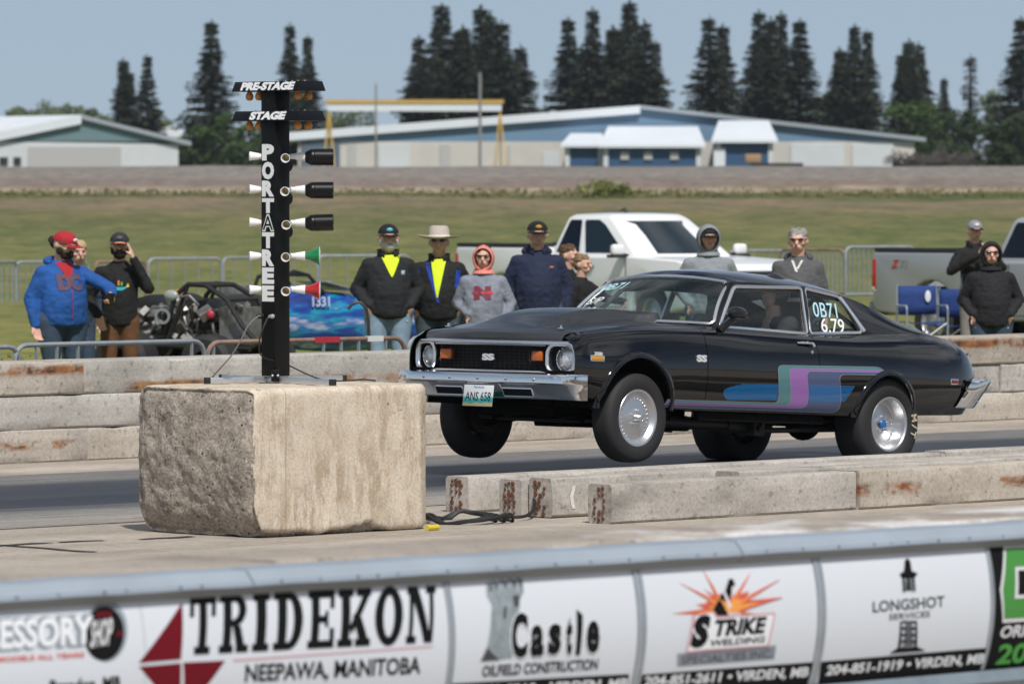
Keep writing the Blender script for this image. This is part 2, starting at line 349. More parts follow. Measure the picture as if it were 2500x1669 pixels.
# ================================================================ CONCRETE
def concrete(name, c0, c1, stain=None, rust=None, rz=(.15,.22), streak=0.0, top=None, speck=.5, bstr=.5, rscale=1.6, rlo=.47):
    if name in MATS: return MATS[name]
    m, nt, b = _m(name); b.inputs['Roughness'].default_value = .88; b.inputs['Specular IOR Level'].default_value = .25
    o = objco(nt); raw = objco(nt, (1,1,1), False)
    a = noise_(nt, o, 1.7, 7, .62); f = noise_(nt, o, 42, 5, .7); p = noise_(nt, o, 17, 3, .5)
    col = ramp(nt, a, [(.3, c0), (.68, c1)])
    if streak:
        sm_ = objco(nt, (9, 9, .7)); s_ = noise_(nt, sm_, 1.3, 6, .65)
        col = mixc(nt, streak, col, ramp(nt, s_, [(.40, (.62,.55,.47)), (.52, (1.12,1.1,1.07))]), 'MULTIPLY')
    else:
        sm_ = objco(nt, (.5, .5, 26)); s_ = noise_(nt, sm_, 1.0, 3, .5)
        col = mixc(nt, .3, col, ramp(nt, s_, [(.4, (.78,.77,.76)), (.6, (1.08,1.08,1.08))]), 'MULTIPLY')
    if stain:
        st = noise_(nt, objco(nt, (1,1,2.5)), 1.1, 6, .6); col = mixc(nt, ramp(nt, st, [(.5, 0.0), (.66, .8)]), col, stain)
    pit = ramp(nt, p, [(.30, (.35,.33,.31)), (.40, (1.0,1.0,1.0))]); col = mixc(nt, speck, col, pit, 'MULTIPLY')
    col = mixc(nt, .5, col, ramp(nt, f, [(.32, (.55,.54,.52)), (.6, (1.14,1.14,1.14))]), 'MULTIPLY')
    if rust:
        sp = nt.nodes.new('ShaderNodeSeparateXYZ'); nt.links.new(raw, sp.inputs[0])
        mr = N(nt, 'ShaderNodeMapRange'); mr.inputs[1].default_value = rz[0]-.05; mr.inputs[2].default_value = rz[1]+.05; nt.links.new(sp.outputs[2], mr.inputs[0])
        q = .05/(rz[1]-rz[0]+.1)
        band = ramp(nt, mr.outputs[0], [(q*.6, 0.0), (q*1.2, 1.0), (1-q*1.2, 1.0), (1-q*.6, 0.0)])
        ln = noise_(nt, objco(nt, (1, .2, 2.2)), rscale, 6, .62); lm = ramp(nt, ln, [(rlo, 0.0), (rlo+.09, 1.0)])
        mu = N(nt, 'ShaderNodeMath', operation='MULTIPLY'); nt.links.new(band, mu.inputs[0]); nt.links.new(lm, mu.inputs[1])
        rc = ramp(nt, noise_(nt, o, 9, 5), [(.35, (.085,.032,.014)), (.6, rust)])
        col = mixc(nt, mu.outputs[0], col, rc)
    nt.links.new(col, b.inputs['Base Color'])
    h = mixc(nt, .5, f, pit); bump_(nt, b, h, bstr, .008); MATS[name] = m; return m
CG = concrete('grey_concrete', (0.329,0.311,0.287), (0.525,0.5,0.464))
CW = concrete('warm_concrete', (0.354,0.311,0.262), (0.525,0.476,0.409))
CR = concrete('rust_streaked_concrete', (0.354,0.317,0.275), (0.525,0.47,0.403), None, (.30,.13,.055), (.165,.225))
CR2 = concrete('rust_blotched_concrete', (0.342,0.305,0.268), (0.512,0.458,0.397), None, (.30,.14,.06), (.115,.165), rscale=2.2, rlo=.5)
CR3 = concrete('rust_foot_concrete', (0.329,0.317,0.287), (0.5,0.476,0.439), None, (.34,.19,.085), (.02,.085), rscale=1.2, rlo=.42)
def rough(amp, sc=9.0, sd=0.0):
    def f(c):
        q = Vector((c.x*sc+sd, c.y*sc, c.z*sc)); k = noise.noise(q)+.5*noise.noise(q*2.3)
        return Vector((noise.noise(q+Vector((5,0,0))), noise.noise(q+Vector((0,7,0))), k))*amp
    return f
def beam(s0, s1, n0, z0, wd, hg, m, label, group, th=TH, rot=0.0, ends=False, sd=0.0):
    L = s1-s0; mb = MB(); NX = max(6, int(L*7)); sec = []
    b = .016
    prof = [(0, b), (0, hg*.3), (0, hg*.65), (0, hg-b), (b*.35, hg-b*.35), (b, hg), (wd*.35, hg), (wd*.7, hg), (wd-b, hg), (wd, hg-b), (wd, hg*.5), (wd, b), (wd-b, 0), (wd*.5, 0), (b, 0)]
    for i in range(NX+1):
        x = L*i/NX; r = []
        for k, (y, z) in enumerate(prof):
            q = Vector((x*3.1+sd, y*9, z*9)); ch = max(0, noise.noise(q*1.3)-.28)*.10 if k in (0, 3, 4, 5) else 0
            r.append(Vector((x+(0.004*noise.noise(q*2) if i in (0, NX) else 0), y+ch*.6+.0025*noise.noise(q), z-(ch*.7 if k > 2 else -ch*.5)+.0025*noise.noise(q+Vector((9,0,0))))))
        sec.append(r)
    mb.loft(sec)
    o = mb.build('concrete_beam', m, None, T(s0, n0, z0, th), th+rot, angle=30)
    tag(o, label, 'concrete beam', group)
    if ends:
        e = MB()
        for row in range(6):
            for c in range(3):
                if rnd.random() < .12: continue
                y, z, r = wd*(.34+.19*c)+rnd.uniform(-.007,.007), hg*(.10+.155*row)+rnd.uniform(-.007,.007), rnd.uniform(.008,.0155)
                k = 9; pl = [(y+r*cos(2*pi*j/k)*rnd.uniform(.6,1.15), z+r*sin(2*pi*j/k)*rnd.uniform(.7,1.5)) for j in range(k)]
                e.prism(pl, lambda p: Vector((-.010, p[0], p[1])), lambda p: Vector((.02, p[0], p[1])))
        e.build('strand_end', mat('strand_rust', (.135,.055,.03), .95, var=.5, vscale=60), o, smooth=False)
    return o
G = 'concrete beams stacked as the far wall'
H3 = .2595
for row, lst in enumerate([
    [(23.6, 29.64, CR2, 'low rust blotched beam on the ground at the left end of the far wall'), (29.65, 34.6, CW, 'bottom course beam of the far wall partly behind the big block, plain brown grey'), (34.61, 40.2, CW, 'bottom course beam of the far wall seen between the front and rear wheels of the black car'), (40.21, 48, CW, 'bottom course beam of the far wall beyond the rear bumper of the black car')],
    [(22, 27.2, CG, 'middle course beam of the far wall cut by the left picture edge'), (27.21, 33.4, CG, 'long smooth grey beam in the middle of the far wall left of the big block'), (33.41, 40.9, CG, 'middle course beam of the far wall behind the black car'), (40.91, 48, CG, 'middle course beam of the far wall at the right edge past a joint')],
    [(23.5, 29.6, CR, 'top beam with long dark rust streak at the left end of the far wall'), (29.61, 35.8, CR3, 'top beam with orange foot stain behind the start light post'), (35.81, 39.8, CG, 'top beam of the far wall hidden mostly behind the black car'), (39.81, 48, concrete('rust_top_concrete', (.30,.26,.22), (.44,.39,.33), None, (.27,.12,.05), (.16,.225), rscale=1.3, rlo=.40), 'top beam with rust along its upper edge behind the tail of the black car')]]):
    for k, (a, b_, m_, lb) in enumerate(lst):
        beam(a, b_, 33.24+.012*((k*7+row*3) % 3-1), row*.2625, .46, H3, m_, lb, G, sd=row*10+k*3.3)
# the low barrier between the lanes
G2 = 'concrete beams of the low barrier between the lanes'
CB = concrete('barrier_concrete', (0.342,0.317,0.287), (0.525,0.488,0.439), (.20,.185,.165))
CB2 = concrete('barrier_rust_concrete', (0.366,0.323,0.268), (0.525,0.47,0.403), None, (.30,.125,.05), (.095,.16), rscale=1.9, rlo=.5)
beam(26.36, 31.2, 25.85, .006, .205, .235, CB, 'low beam farthest back in the barrier, its rust dotted end nearest the big block', G2, ends=True, sd=1)
beam(31.22, 40, 25.86, .006, .205, .245, CB, 'back row beam beside the rear tyres of the black car', G2, sd=2)
beam(26.22, 33.0, 25.235, .006, .20, .24, CB, 'dark ended beam wedged between two others in the low barrier', G2, ends=True, sd=3)
beam(26.27, 33.5, 25.01, .012, .205, .25, CB, 'beam with the most heavily rusted end and a white smear on its side', G2, ends=True, sd=4)
beam(26.05, 28.4, 24.29, .006, .20, .25, CB, 'front row beam with rounded pale long side, nearest the signs', G2, ends=True, sd=5)
beam(28.415, 38, 24.27, .006, .21, .255, CB2, 'front row beam with rust patches running out at the right edge', G2, sd=6)
beam(27.6, 36, 24.60, .01, .21, .262, CB, 'beam lying just behind the front row of the low barrier', G2, sd=7)
mb = MB(); mb.grid([[Vector((x+.012*sin(z*40), -.004, z)) for z in (.05,.09,.13,.17,.20)] for x in (.17,.185,.20)]); sm_o = mb.build('white_smear', mat('smear_white', (.68,.66,.62), .9, var=.2, vscale=40), [o for o in S.objects if o.get('label','').startswith('beam with the most heavily')][0])

# ================================================================ BIG BLOCK under the start lights
def block_mat_rough():
    m, nt, b = _m('broken_concrete'); b.inputs['Roughness'].default_value = .95; b.inputs['Specular IOR Level'].default_value = .2
    o = objco(nt, (1,1,1), False)
    a = noise_(nt, o, 5, 7, .65); f = noise_(nt, o, 55, 5, .7)
    v = N(nt, 'ShaderNodeTexVoronoi'); v.inputs['Scale'].default_value = 44; nt.links.new(o, v.inputs['Vector'])
    v2 = N(nt, 'ShaderNodeTexVoronoi'); v2.inputs['Scale'].default_value = 24; nt.links.new(o, v2.inputs['Vector'])
    col = ramp(nt, a, [(.3, (.27,.235,.20)), (.7, (.50,.44,.375))])
    peb = ramp(nt, v.outputs['Color'], [(.15, (.07,.06,.055)), (.45, (.30,.26,.22)), (.75, (.42,.36,.28)), (.93, (.22,.22,.24))])
    pm = ramp(nt, v.outputs['Distance'], [(.10, .85), (.26, 0.0)]); col = mixc(nt, pm, col, peb)
    pm2 = ramp(nt, v2.outputs['Distance'], [(.15, 1.0), (.22, 0.0)]); col = mixc(nt, pm2, col, ramp(nt, v2.outputs['Color'], [(.2, (.05,.045,.04)), (.42, (.14,.12,.105)), (.6, (.30,.26,.22)), (.85, (.62,.57,.50))]))
    col = mixc(nt, .75, col, ramp(nt, f, [(.38, (.52,.50,.48)), (.6, (1.25,1.25,1.25))]), 'MULTIPLY')
    nt.links.new(col, b.inputs['Base Color']); col2 = noise_(nt, o, 19, 6, .75); bump_(nt, b, mixc(nt, .45, f, col2), 1.0, .022); return m
def block_mat_smooth():
    m, nt, b = _m('cast_concrete'); b.inputs['Roughness'].default_value = .85; b.inputs['Specular IOR Level'].default_value = .25
    o = objco(nt, (1,1,1), False)
    a = noise_(nt, o, 2.6, 7, .65); f = noise_(nt, o, 60, 5, .7); p = noise_(nt, o, 34, 3, .55)
    col = ramp(nt, a, [(.3, (.53,.455,.365)), (.7, (.68,.60,.49))])
    s1 = noise_(nt, objco(nt, (11, 11, 2.8), False), 1.0, 9, .78); s2 = noise_(nt, objco(nt, (2.4,2.4,1.4), False), 1.3, 5, .6)
    mk = ramp(nt, s1, [(.44, 0.0), (.53, 1.0)]); mk2 = ramp(nt, s2, [(.40, .05), (.58, 1.0)])
    mu = N(nt, 'ShaderNodeMath', operation='MULTIPLY'); nt.links.new(mk, mu.inputs[0]); nt.links.new(mk2, mu.inputs[1])
    col = mixc(nt, mu.outputs[0], col, (.42,.335,.245))
    s3 = noise_(nt, objco(nt, (7,7,2.6), False), 2.2, 6, .7); col = mixc(nt, ramp(nt, s3, [(.56, 0.0), (.66, .75)]), col, (.66,.62,.56))
    col = mixc(nt, .55, col, ramp(nt, f, [(.34, (.60,.57,.53)), (.56, (1.12,1.11,1.1))]), 'MULTIPLY')
    pm = noise_(nt, objco(nt, (1,1,1.2), False), 3.1, 4, .6)
    pk = ramp(nt, p, [(.30, 1.0), (.36, 0.0)]); pz = ramp(nt, pm, [(.45, 0.0), (.6, 1.0)])
    mu2 = N(nt, 'ShaderNodeMath', operation='MULTIPLY'); nt.links.new(pk, mu2.inputs[0]); nt.links.new(pz, mu2.inputs[1])
    col = mixc(nt, mu2.outputs[0], col, (.11,.09,.075))
    # form-board joint: a thin vertical line
    sp = nt.nodes.new('ShaderNodeSeparateXYZ'); nt.links.new(o, sp.inputs[0])
    d = N(nt, 'ShaderNodeMath', operation='SUBTRACT'); d.inputs[1].default_value = .30; nt.links.new(sp.outputs[0], d.inputs[0])
    ab = N(nt, 'ShaderNodeMath', operation='ABSOLUTE'); nt.links.new(d.outputs[0], ab.inputs[0])
    ln = ramp(nt, ab.outputs[0], [(.0015, 1.0), (.004, 0.0)]); col = mixc(nt, ln, col, (.22,.185,.15))
    nt.links.new(col, b.inputs['Base Color']); bump_(nt, b, mixc(nt, .4, f, s1), .6, .008); return m
BL, BD, BH = 1.585, 1.09, .90
def block():
    # rounded box as a dense skin: x along the track, y away from the camera; broken end at x = 0
    bm = bmesh.new(); NXB, NYB, NZB = 92, 58, 56
    mb = MB()
    def face(o, u, v, nu, nv): mb.grid([[Vector(o)+Vector(u)*i/nu+Vector(v)*j/nv for j in range(nv+1)] for i in range(nu+1)])
    face((0,0,0), (BL,0,0), (0,0,BH), NXB, NZB); face((0,BD,0), (BL,0,0), (0,0,BH), 40, NZB)
    face((0,0,0), (0,BD,0), (0,0,BH), NYB, NZB); face((BL,0,0), (0,BD,0), (0,0,BH), NYB, NZB)
    face((0,0,BH), (BL,0,0), (0,BD,0), NXB, NYB); face((0,0,0), (BL,0,0), (0,BD,0), NXB, NYB)
    def f(p):
        x, y, z = p; q = Vector((x, y, z)); e = 1-sm(0, .22, x)
        r = .045+.05*e; c = Vector((min(max(x, r), BL-.075), min(max(y, r), BD-r), min(max(z, r*1.2), BH-r)))
        rr = Vector((r if x < .5 else .075, r, r*1.2 if z < .4 else r)); d = q-c
        if d.length > 1e-6:
            dd = Vector((d.x/rr.x, d.y/rr.y, d.z/rr.z)); k = max(abs(dd.x), abs(dd.y), abs(dd.z))/max(dd.length, 1e-6); d = d*k
            if sum(1 for a in (dd.x, dd.y, dd.z) if abs(a) > .01) > 1 and x > BL-.1 and abs(dd.x) > .01 and abs(dd.y) > .01:
                pass
        out = c+d
        n1 = noise.noise(q*4)+.7*noise.noise(q*11)+.45*noise.noise(q*27)+.25*noise.noise(q*60)
        a = .016*e*(1 if z < BH-.03 else .5)
        out.x += a*n1*1.2+.030*(1-sm(.0,.05,x))*sm(.0,.35,abs(z-.52)); out.y += .003*n1; out.z += .003*n1
        # the end is broken back towards its foot and left side
        if x < .2: out.x += e*(.10*sm(.6, 1.0, y/BD)*.5+.06*(1-sm(0, .22, z)))
        if x > BL-.13: out.y += (x-BL+.13)*.5
        # chipped lower edge of the long face
        ch = sm(.60, .72, x)*(1-sm(1.08, 1.2, x)); zz = .05+.03*noise.noise(Vector((x*7, 1, 1)))+.015*noise.noise(Vector((x*23, 1, 1)))+.03*sm(.9,1.02,x)*(1-sm(1.02,1.08,x))
        ch2 = (1-sm(.42, .6, x))
        lim = zz*ch+.045*ch2
        if z < lim and y < .12: out.y += .034*(1-y/.12)*min(1, (lim-z)/.03)
        out.z = max(out.z, .006+.02*max(0, noise.noise(Vector((x*5, y*5, 0)))) if z < .03 else out.z)
        return out
    orig = [Vector(p) for p in mb.v]; mb.v = [f(p) for p in mb.v]
    me = bpy.data.meshes.new('concrete_block'); me.from_pydata(mb.v, [], mb.f)
    for fc, pl in zip(mb.f, me.polygons):
        c = sum((orig[i] for i in fc), Vector())/len(fc); e = max(.012, .035+.05*noise.noise(c*9)+.02*noise.noise(c*31))
        chip = c.z < .12 and c.y < .14 and pl.center.y > .016 and c.x < 1.2
        pl.material_index = 1 if (c.x < e or chip) else 0
    b = bmesh.new(); b.from_mesh(me); bmesh.ops.remove_doubles(b, verts=b.verts, dist=.0015); bmesh.ops.recalc_face_normals(b, faces=b.faces)
    for fc in b.faces: fc.smooth = True
    b.to_mesh(me); b.free(); me.materials.append(block_mat_smooth()); me.materials.append(block_mat_rough())
    o = bpy.data.objects.new('concrete_block', me); S.collection.objects.link(o)
    o.location = T(23.39, 24.77, .003); o.rotation_euler = (0, 0, TH)
    tag(o, 'big weathered concrete block with a dark broken left end, carrying the start lights', 'concrete block')
block()
# ================================================================ NEAR WALL with its row of signs
T2 = radians(44)
ZT, ZB = .745, .285
def bow(z):
    v = (ZT-z)/(ZT-ZB); v = min(max(v, -.2), 1.1); return -.150*v+.172*v*v
def W2(s, z, off=0.0): return T(s, 14.0+bow(z)-off, z, T2)
def SP(px, py):
    r = Vector((0, cos(PIT), -sin(PIT)))+Vector((1,0,0))*((px-CX)/FPX)+Vector((0, sin(PIT), cos(PIT)))*((CY-py)/FPX)
    nn = Vector((-sin(T2), cos(T2), 0)); z = .5
    for _ in range(6):
        p = r*((14.0+bow(z))/r.dot(nn)); z = EYE+p.z
    return p.x*cos(T2)+p.y*sin(T2), z
def conform(me, off):
    bm = bmesh.new(); bm.from_mesh(me)
    zs = [v.co.y for v in bm.verts]; lo, hi = min(zs), max(zs); z = ZB+.02
    while z < ZT:
        if lo < z < hi: bmesh.ops.bisect_plane(bm, geom=bm.verts[:]+bm.edges[:]+bm.faces[:], plane_co=(0, z, 0), plane_no=(0, 1, 0))
        z += .03
    for v in bm.verts:
        p = W2(v.co.x, v.co.y, off+v.co.z); v.co = p
    bmesh.ops.recalc_face_normals(bm, faces=bm.faces); bm.to_mesh(me); bm.free()
def put(name, me, m, parent, off=.0035):
    conform(me, off); me.materials.clear(); me.materials.append(m)
    o = bpy.data.objects.new(name, me); S.collection.objects.link(o)
    if parent: o.parent = parent
    return o
def fit(me, s0, s1, z0, z1, slope=0.0, sh=0.0):
    xs = [v.co.x for v in me.vertices]; ys = [v.co.y for v in me.vertices]; a, b, c, d = min(xs), max(xs), min(ys), max(ys)
    for v in me.vertices:
        u, w_ = (v.co.x-a)/(b-a), (v.co.y-c)/(d-c)
        v.co = Vector((s0+(s1-s0)*u+sh*w_, z0+(z1-z0)*w_+slope*u, v.co.z))
def stext(body, p0, p1, h, m, parent, bold=.02, sh=0.0, off=.0035, name='lettering', space=1.0):
    # lettering whose foot runs from photo point p0 to p1, h photo pixels tall
    (s0, z0), (s1, z1) = SP(*p0), SP(*p1); zt = SP(p0[0], p0[1]-h)[1]
    me = text_me(body, 1.0, m, bold=bold, ext=.0006, space=space); fit(me, s0, s1, z0, zt, z1-z0, sh*(zt-z0))
    return put(name, me, m, parent, off)
def spoly(name, polys, m, parent, off=.003, th=.0005):
    mb = MB()
    for k, pl in enumerate(polys):
        q = [SP(*p) for p in pl]; e = k*.00015
        mb.prism(q, lambda p: Vector((p[0], p[1], th+e)), lambda p: Vector((p[0], p[1], 0)))
    me = mb.me(name, m, smooth=False, recalc=True)
    bm = bmesh.new(); bm.from_mesh(me); bmesh.ops.triangulate(bm, faces=[f for f in bm.faces if len(f.verts) > 4]); bm.to_mesh(me); bm.free()
    return put(name, me, m, parent, off)
def ell(cx, cy, rx, ry, n=40, tilt=0.0): return [(cx+rx*cos(2*pi*k/n), cy+ry*sin(2*pi*k/n)+tilt*rx*cos(2*pi*k/n)) for k in range(n)]
WHITE = mat('sign_white', (.60,.635,.68), .38, spec=.4); BLK = mat('sign_black', (.006,.006,.0065), .6, spec=.15); RED = mat('sign_dark_red', (.135,.004,.010), .5, spec=.2)
GRY = mat('sign_grey', (.25,.29,.32), .5); ORG = mat('sign_orange', (.75,.30,.06), .5); RDO = mat('sign_flame_red', (.56,.10,.06), .5); PALE = mat('sign_pale', (.62,.62,.64), .5)
GRN = mat('sign_green', (.055,.24,.045), .45); PINK = mat('sign_pink', (.55,.28,.30), .5)
def panel(s0, s1, m, label, name='sign_board', zb=ZB):
    mb = MB(); A = []; B = []
    for i in range(17):
        z = ZT-(ZT-zb)*i/16
        A.append([W2(s0+(s1-s0)*k/6, z, .002) for k in range(7)]); B.append([W2(s0+(s1-s0)*k/6, z, -.003) for k in range(7)])
    mb.grid(A); mb.grid([r[::-1] for r in B]); o = mb.build(name, m, None); return tag(o, label, 'sign')
def edge(px): return SP(px, 1420)[0]
# 1: accessory shop
s_a, s_b = edge(-420), edge(328)
sg = panel(s_a, s_b-.002, WHITE, 'white sign with outlined ESSORY lettering and a round black SHOP badge at the left edge')
spoly('badge_ring', [ell(258, 1540, 52, 74, tilt=-.05)], GRY, sg, .0025)
spoly('badge', [ell(252, 1545, 49, 66, tilt=-.05)], BLK, sg, .0035)
spoly('badge_mark', [[(233,1495),(243,1492),(243,1506),(235,1508)],[(247,1491),(256,1490),(256,1504),(247,1505)],[(260,1491),(270,1494),(268,1507),(260,1504)],[(285,1540),(294,1537),(294,1550),(282,1552)]], RED, sg, .0045)
stext('ACCESSORY', (-152,1599), (222,1577), 84, GRY, sg, bold=.085, sh=.16, off=.0042)
stext('ACCESSORY', (-146,1592), (225,1571), 72, mat('sign_bright', (.72,.74,.77), .4), sg, bold=.03, sh=.16, off=.0054)
stext('SHOP', (216,1581), (268,1573), 67, PALE, sg, bold=.02, sh=.25, off=.0062)
stext('ALL MAKES ALL MODELS ALL YEARS', (-190,1626), (203,1603), 13, RDO, sg, bold=.02, sh=.2)
stext('Brandon, MB', (118,1697), (291,1686), 38, BLK, sg, bold=.03)
# 2: TRIDEKON
s_c = edge(1079)
sg = panel(s_b, s_c, WHITE, 'white sign with huge black TRIDEKON slab lettering and dark red triangles')
spoly('red_arrow', [[(443,1469),(337,1617),(440,1608)], [(338,1626),(440,1617),(432,1745)], [(446,1616),(548,1611),(444,1745)]], RED, sg)
stext('NEEPAWA, MANITOBA', (595,1671), (1023,1650), 50, BLK, sg, bold=.022)
spoly('underline', [[(568,1613),(1056,1578),(1056,1575),(568,1609)]], PINK, sg)
def slab(ch):
    R = lambda a, b, c, d: [(a,b),(c,b),(c,d),(a,d)]
    def arc(cx, cy, rx, ry, ix, iy, a0, a1, n=16):
        out = []
        for k in range(n):
            a, b = a0+(a1-a0)*k/n, a0+(a1-a0)*(k+1)/n
            out.append([(cx+rx*cos(a), cy+ry*sin(a)), (cx+rx*cos(b), cy+ry*sin(b)), (cx+ix*cos(b), cy+iy*sin(b)), (cx+ix*cos(a), cy+iy*sin(a))])
        return out
    if ch == 'T': return [R(0,.86,1,1), R(0,.64,.16,.86), R(.84,.64,1,.86), R(.35,.13,.65,.86), R(.2,0,.8,.13)]
    if ch == 'I': return [R(.2,.13,.8,.87), R(0,0,1,.13), R(0,.87,1,1)]
    if ch == 'D': return [R(.13,.13,.43,.87), R(0,0,.5,.13), R(0,.87,.5,1)]+arc(.5,.5,.5,.5,.2,.37,-pi/2,pi/2)
    if ch == 'R': return [R(.12,.13,.40,.87), R(0,0,.48,.13), R(0,.87,.5,1), R(.40,.45,.5,.56)]+arc(.5,.725,.42,.275,.16,.15,-pi/2,pi/2)+[[(.46,.46),(.72,.46),(.86,.13),(.58,.13)], R(.58,0,1,.13)]
    if ch == 'E': return [R(.12,.13,.42,.87), R(0,0,1,.13), R(0,.87,1,1), R(.42,.44,.66,.56), R(.66,.36,.78,.64), R(.84,.13,1,.34), R(.84,.68,1,.87)]
    if ch == 'K': return [R(.10,.13,.36,.87), R(0,0,.46,.13), R(0,.87,.46,1), R(.56,.87,1,1), R(.54,0,1,.13), [(.36,.34),(.74,.87),(.94,.87),(.44,.22),(.36,.22)][:4], [(.46,.52),(.62,.66),(.92,.13),(.64,.13)]]
    if ch == 'O': return arc(.5,.5,.5,.52,.2,.37,0,2*pi,32)
    if ch == 'N': return [R(.08,.13,.22,.87), R(0,0,.34,.13), R(0,.87,.36,1), R(.78,0,.92,.87), R(.66,.87,1,1), [(.14,.87),(.36,.99),(.86,.01),(.64,.0)]]
L8 = [('T',461,524),('R',534,605),('I',615,655),('D',666,738),('E',750,814),('K',823,903),('O',914,982),('N',991,1060)]
mb = MB()
for ch, xa, xb in L8:
    f0 = lambda x: 1597-(x-461)*.0512; 
    for k, pl in enumerate(slab(ch)):
        q = [SP(xa+(xb-xa)*u+ (v-.5)*4, f0(xa+(xb-xa)*u)-v*(143-(xa-461)*.008)) for u, v in pl]; e = k % 3*.0003
        mb.prism(q, lambda p: Vector((p[0], p[1], .0006+e)), lambda p: Vector((p[0], p[1], 0)))
put('lettering', mb.me('lettering', BLK, smooth=False), BLK, sg)
# 3: Castle
s_d, s_e = edge(1094), edge(1546)
sg = panel(s_d, s_e, WHITE, 'white sign with a grey stone tower and black Castle lettering')
spoly('tower', [[(1171,1613),(1190,1570),(1199,1475),(1187,1455),(1185,1422),(1275,1412),(1277,1445),(1268,1462),(1266,1500),(1247,1606)], [(1186,1424),(1200,1420),(1203,1414),(1210,1422),(1217,1418),(1222,1411),(1230,1418),(1238,1414),(1243,1409),(1252,1415),(1258,1412),(1262,1409),(1270,1410),(1275,1416),(1275,1430),(1186,1440)]], mat('stone_print', (.24,.28,.30), .5, var=.3, vscale=40), sg, .0025)
spoly('tower_shadow', [[(1193,1421),(1198,1424),(1198,1444),(1194,1440)],[(1203,1420),(1212,1425),(1212,1441)],[(1226,1417),(1235,1423),(1234,1438)],[(1247,1414),(1257,1420),(1254,1436)],[(1264,1413),(1272,1420),(1270,1436)],[(1250,1453),(1266,1452),(1264,1480),(1255,1478)],[(1229,1480),(1235,1478),(1233,1508),(1227,1508)],[(1173,1612),(1189,1582),(1217,1609)]], mat('stone_dark', (.05,.05,.055), .5), sg, .0038)
for hm, bd, of in ((mat('sign_halo', (.72,.74,.77), .4), .075, .0045), (BLK, .045, .0056)):
    d = 3 if bd > .05 else 0
    stext('C', (1243-d,1606+d), (1283+d,1604+d), 111+2*d, hm, sg, bold=bd, off=of, sh=.03)
    stext('a', (1291-d,1602+d), (1323+d,1600+d), 77+2*d, hm, sg, bold=bd, off=of, sh=.03)
    stext('s', (1333-d,1598+d), (1365+d,1596+d), 76+2*d, hm, sg, bold=bd, off=of, sh=.03)
    stext('t', (1376-d,1597+d), (1392+d,1596+d), 92+2*d, hm, sg, bold=bd, off=of, sh=.03)
    stext('e', (1426-d,1594+d), (1458+d,1592+d), 80+2*d, hm, sg, bold=bd, off=of, sh=.03)
spoly('letter_stroke', [[(1402,1597),(1405,1486),(1420,1500),(1413,1597)]], BLK, sg, .0056)
stext('OILFIELD CONSTRUCTION', (1174,1651), (1456,1633), 27, BLK, sg, bold=.02)
def footer(x0, x1, yl, yr, txt, xt0, xt1, yt0, yt1, h, sg):
    spoly('black_strip', [[(x0,yl),(x1,yr),(x1-8,yr+62),(x0-8,yl+62)]], BLK, sg, .003)
    stext(txt, (xt0,yt0), (xt1,yt1), h, mat('sign_bright', (.72,.74,.77), .4), sg, bold=.03, off=.0045)
footer(1086, 1534, 1668, 1644, '204-748-5310 • VIRDEN, MB', 1092, 1526, 1709, 1685, 32, sg)
# 4: Strike
s_f, s_g = edge(1567), edge(1990)
sg = panel(s_f, s_g, WHITE, 'white sign with an orange starburst over black STRIKE WELDING lettering')
z3 = lambda x, y: (1560+x/5.339, 1380+y/5.339)
core = [z3(*p) for p in [(1150,650),(420,625),(850,560),(740,505),(860,490),(900,440),(520,225),(960,430),(850,310),(980,390),(820,50),(1010,360),(1130,420),(1250,370),(1440,100),(1300,370),(1420,330),(1390,400),(1820,180),(1400,450),(1860,410),(1410,560),(1340,600),(1600,640)]]
cx_, cy_ = z3(1130, 600)
spoly('starburst', [[(cx_,cy_), core[i], core[i+1]] for i in range(len(core)-1)], RDO, sg, .0025)
spoly('starburst_heart', [[(cx_+ (p[0]-cx_)*.0, cy_), (cx_+(core[i][0]-cx_)*.62, cy_+(core[i][1]-cy_)*.66), (cx_+(core[i+1][0]-cx_)*.62, cy_+(core[i+1][1]-cy_)*.66)] for i, p in enumerate(core[:-1])], ORG, sg, .0038)
spoly('welder_figure', [[z3(*p) for p in q] for q in ([(950,570),(1070,350),(1120,420),(1130,520),(1150,640),(1010,640)], [(1110,330),(1160,170),(1210,170),(1240,240),(1160,440)])], BLK, sg, .0052)
spoly('welder_arm', [[z3(*p) for p in q] for q in ([(1080,345),(1105,335),(1180,500),(1320,640),(1140,640),(1150,540)], [(1195,280),(1245,250),(1190,440)])], PALE, sg, .0060)
spoly('letter_plate', [[z3(*p) for p in [(590,1140),(690,640),(960,590),(1000,660),(1760,610),(1670,1050),(880,1110)]]], PINK, sg, .0066)
spoly('letter_plate_face', [[z3(*p) for p in [(615,1115),(715,655),(945,612),(985,685),(1735,637),(1650,1033),(870,1085)]]], mat('sign_halo', (.72,.74,.77), .4), sg, .0074)
k3 = lambda x, y: z3(x, y)
stext('S', k3(630,1080), k3(850,1058), 80, BLK, sg, bold=.07, sh=.22, off=.0084)
stext('TRIKE', k3(930,925), k3(1600,878), 41, BLK, sg, bold=.045, sh=.28, off=.0084)
stext('WELDING', k3(890,1050), k3(1605,995), 15, BLK, sg, bold=.02, sh=.28, off=.0084)
spoly('grey_strip', [[z3(490,1145),z3(1780,1035),z3(1755,1210),z3(488,1310)]], mat('sign_steel', (.22,.25,.29), .4, var=.2, vscale=9), sg, .0030)
stext('SPECIALTIES INC.', k3(535,1285), k3(1720,1188), 19, mat('sign_dark_grey', (.06,.065,.075), .5), sg, bold=.0, off=.0042)
footer(1559, 1982, 1646, 1615, '204-851-2611 • VIRDEN, MB', 1567, 1968, 1680, 1655, 30, sg)
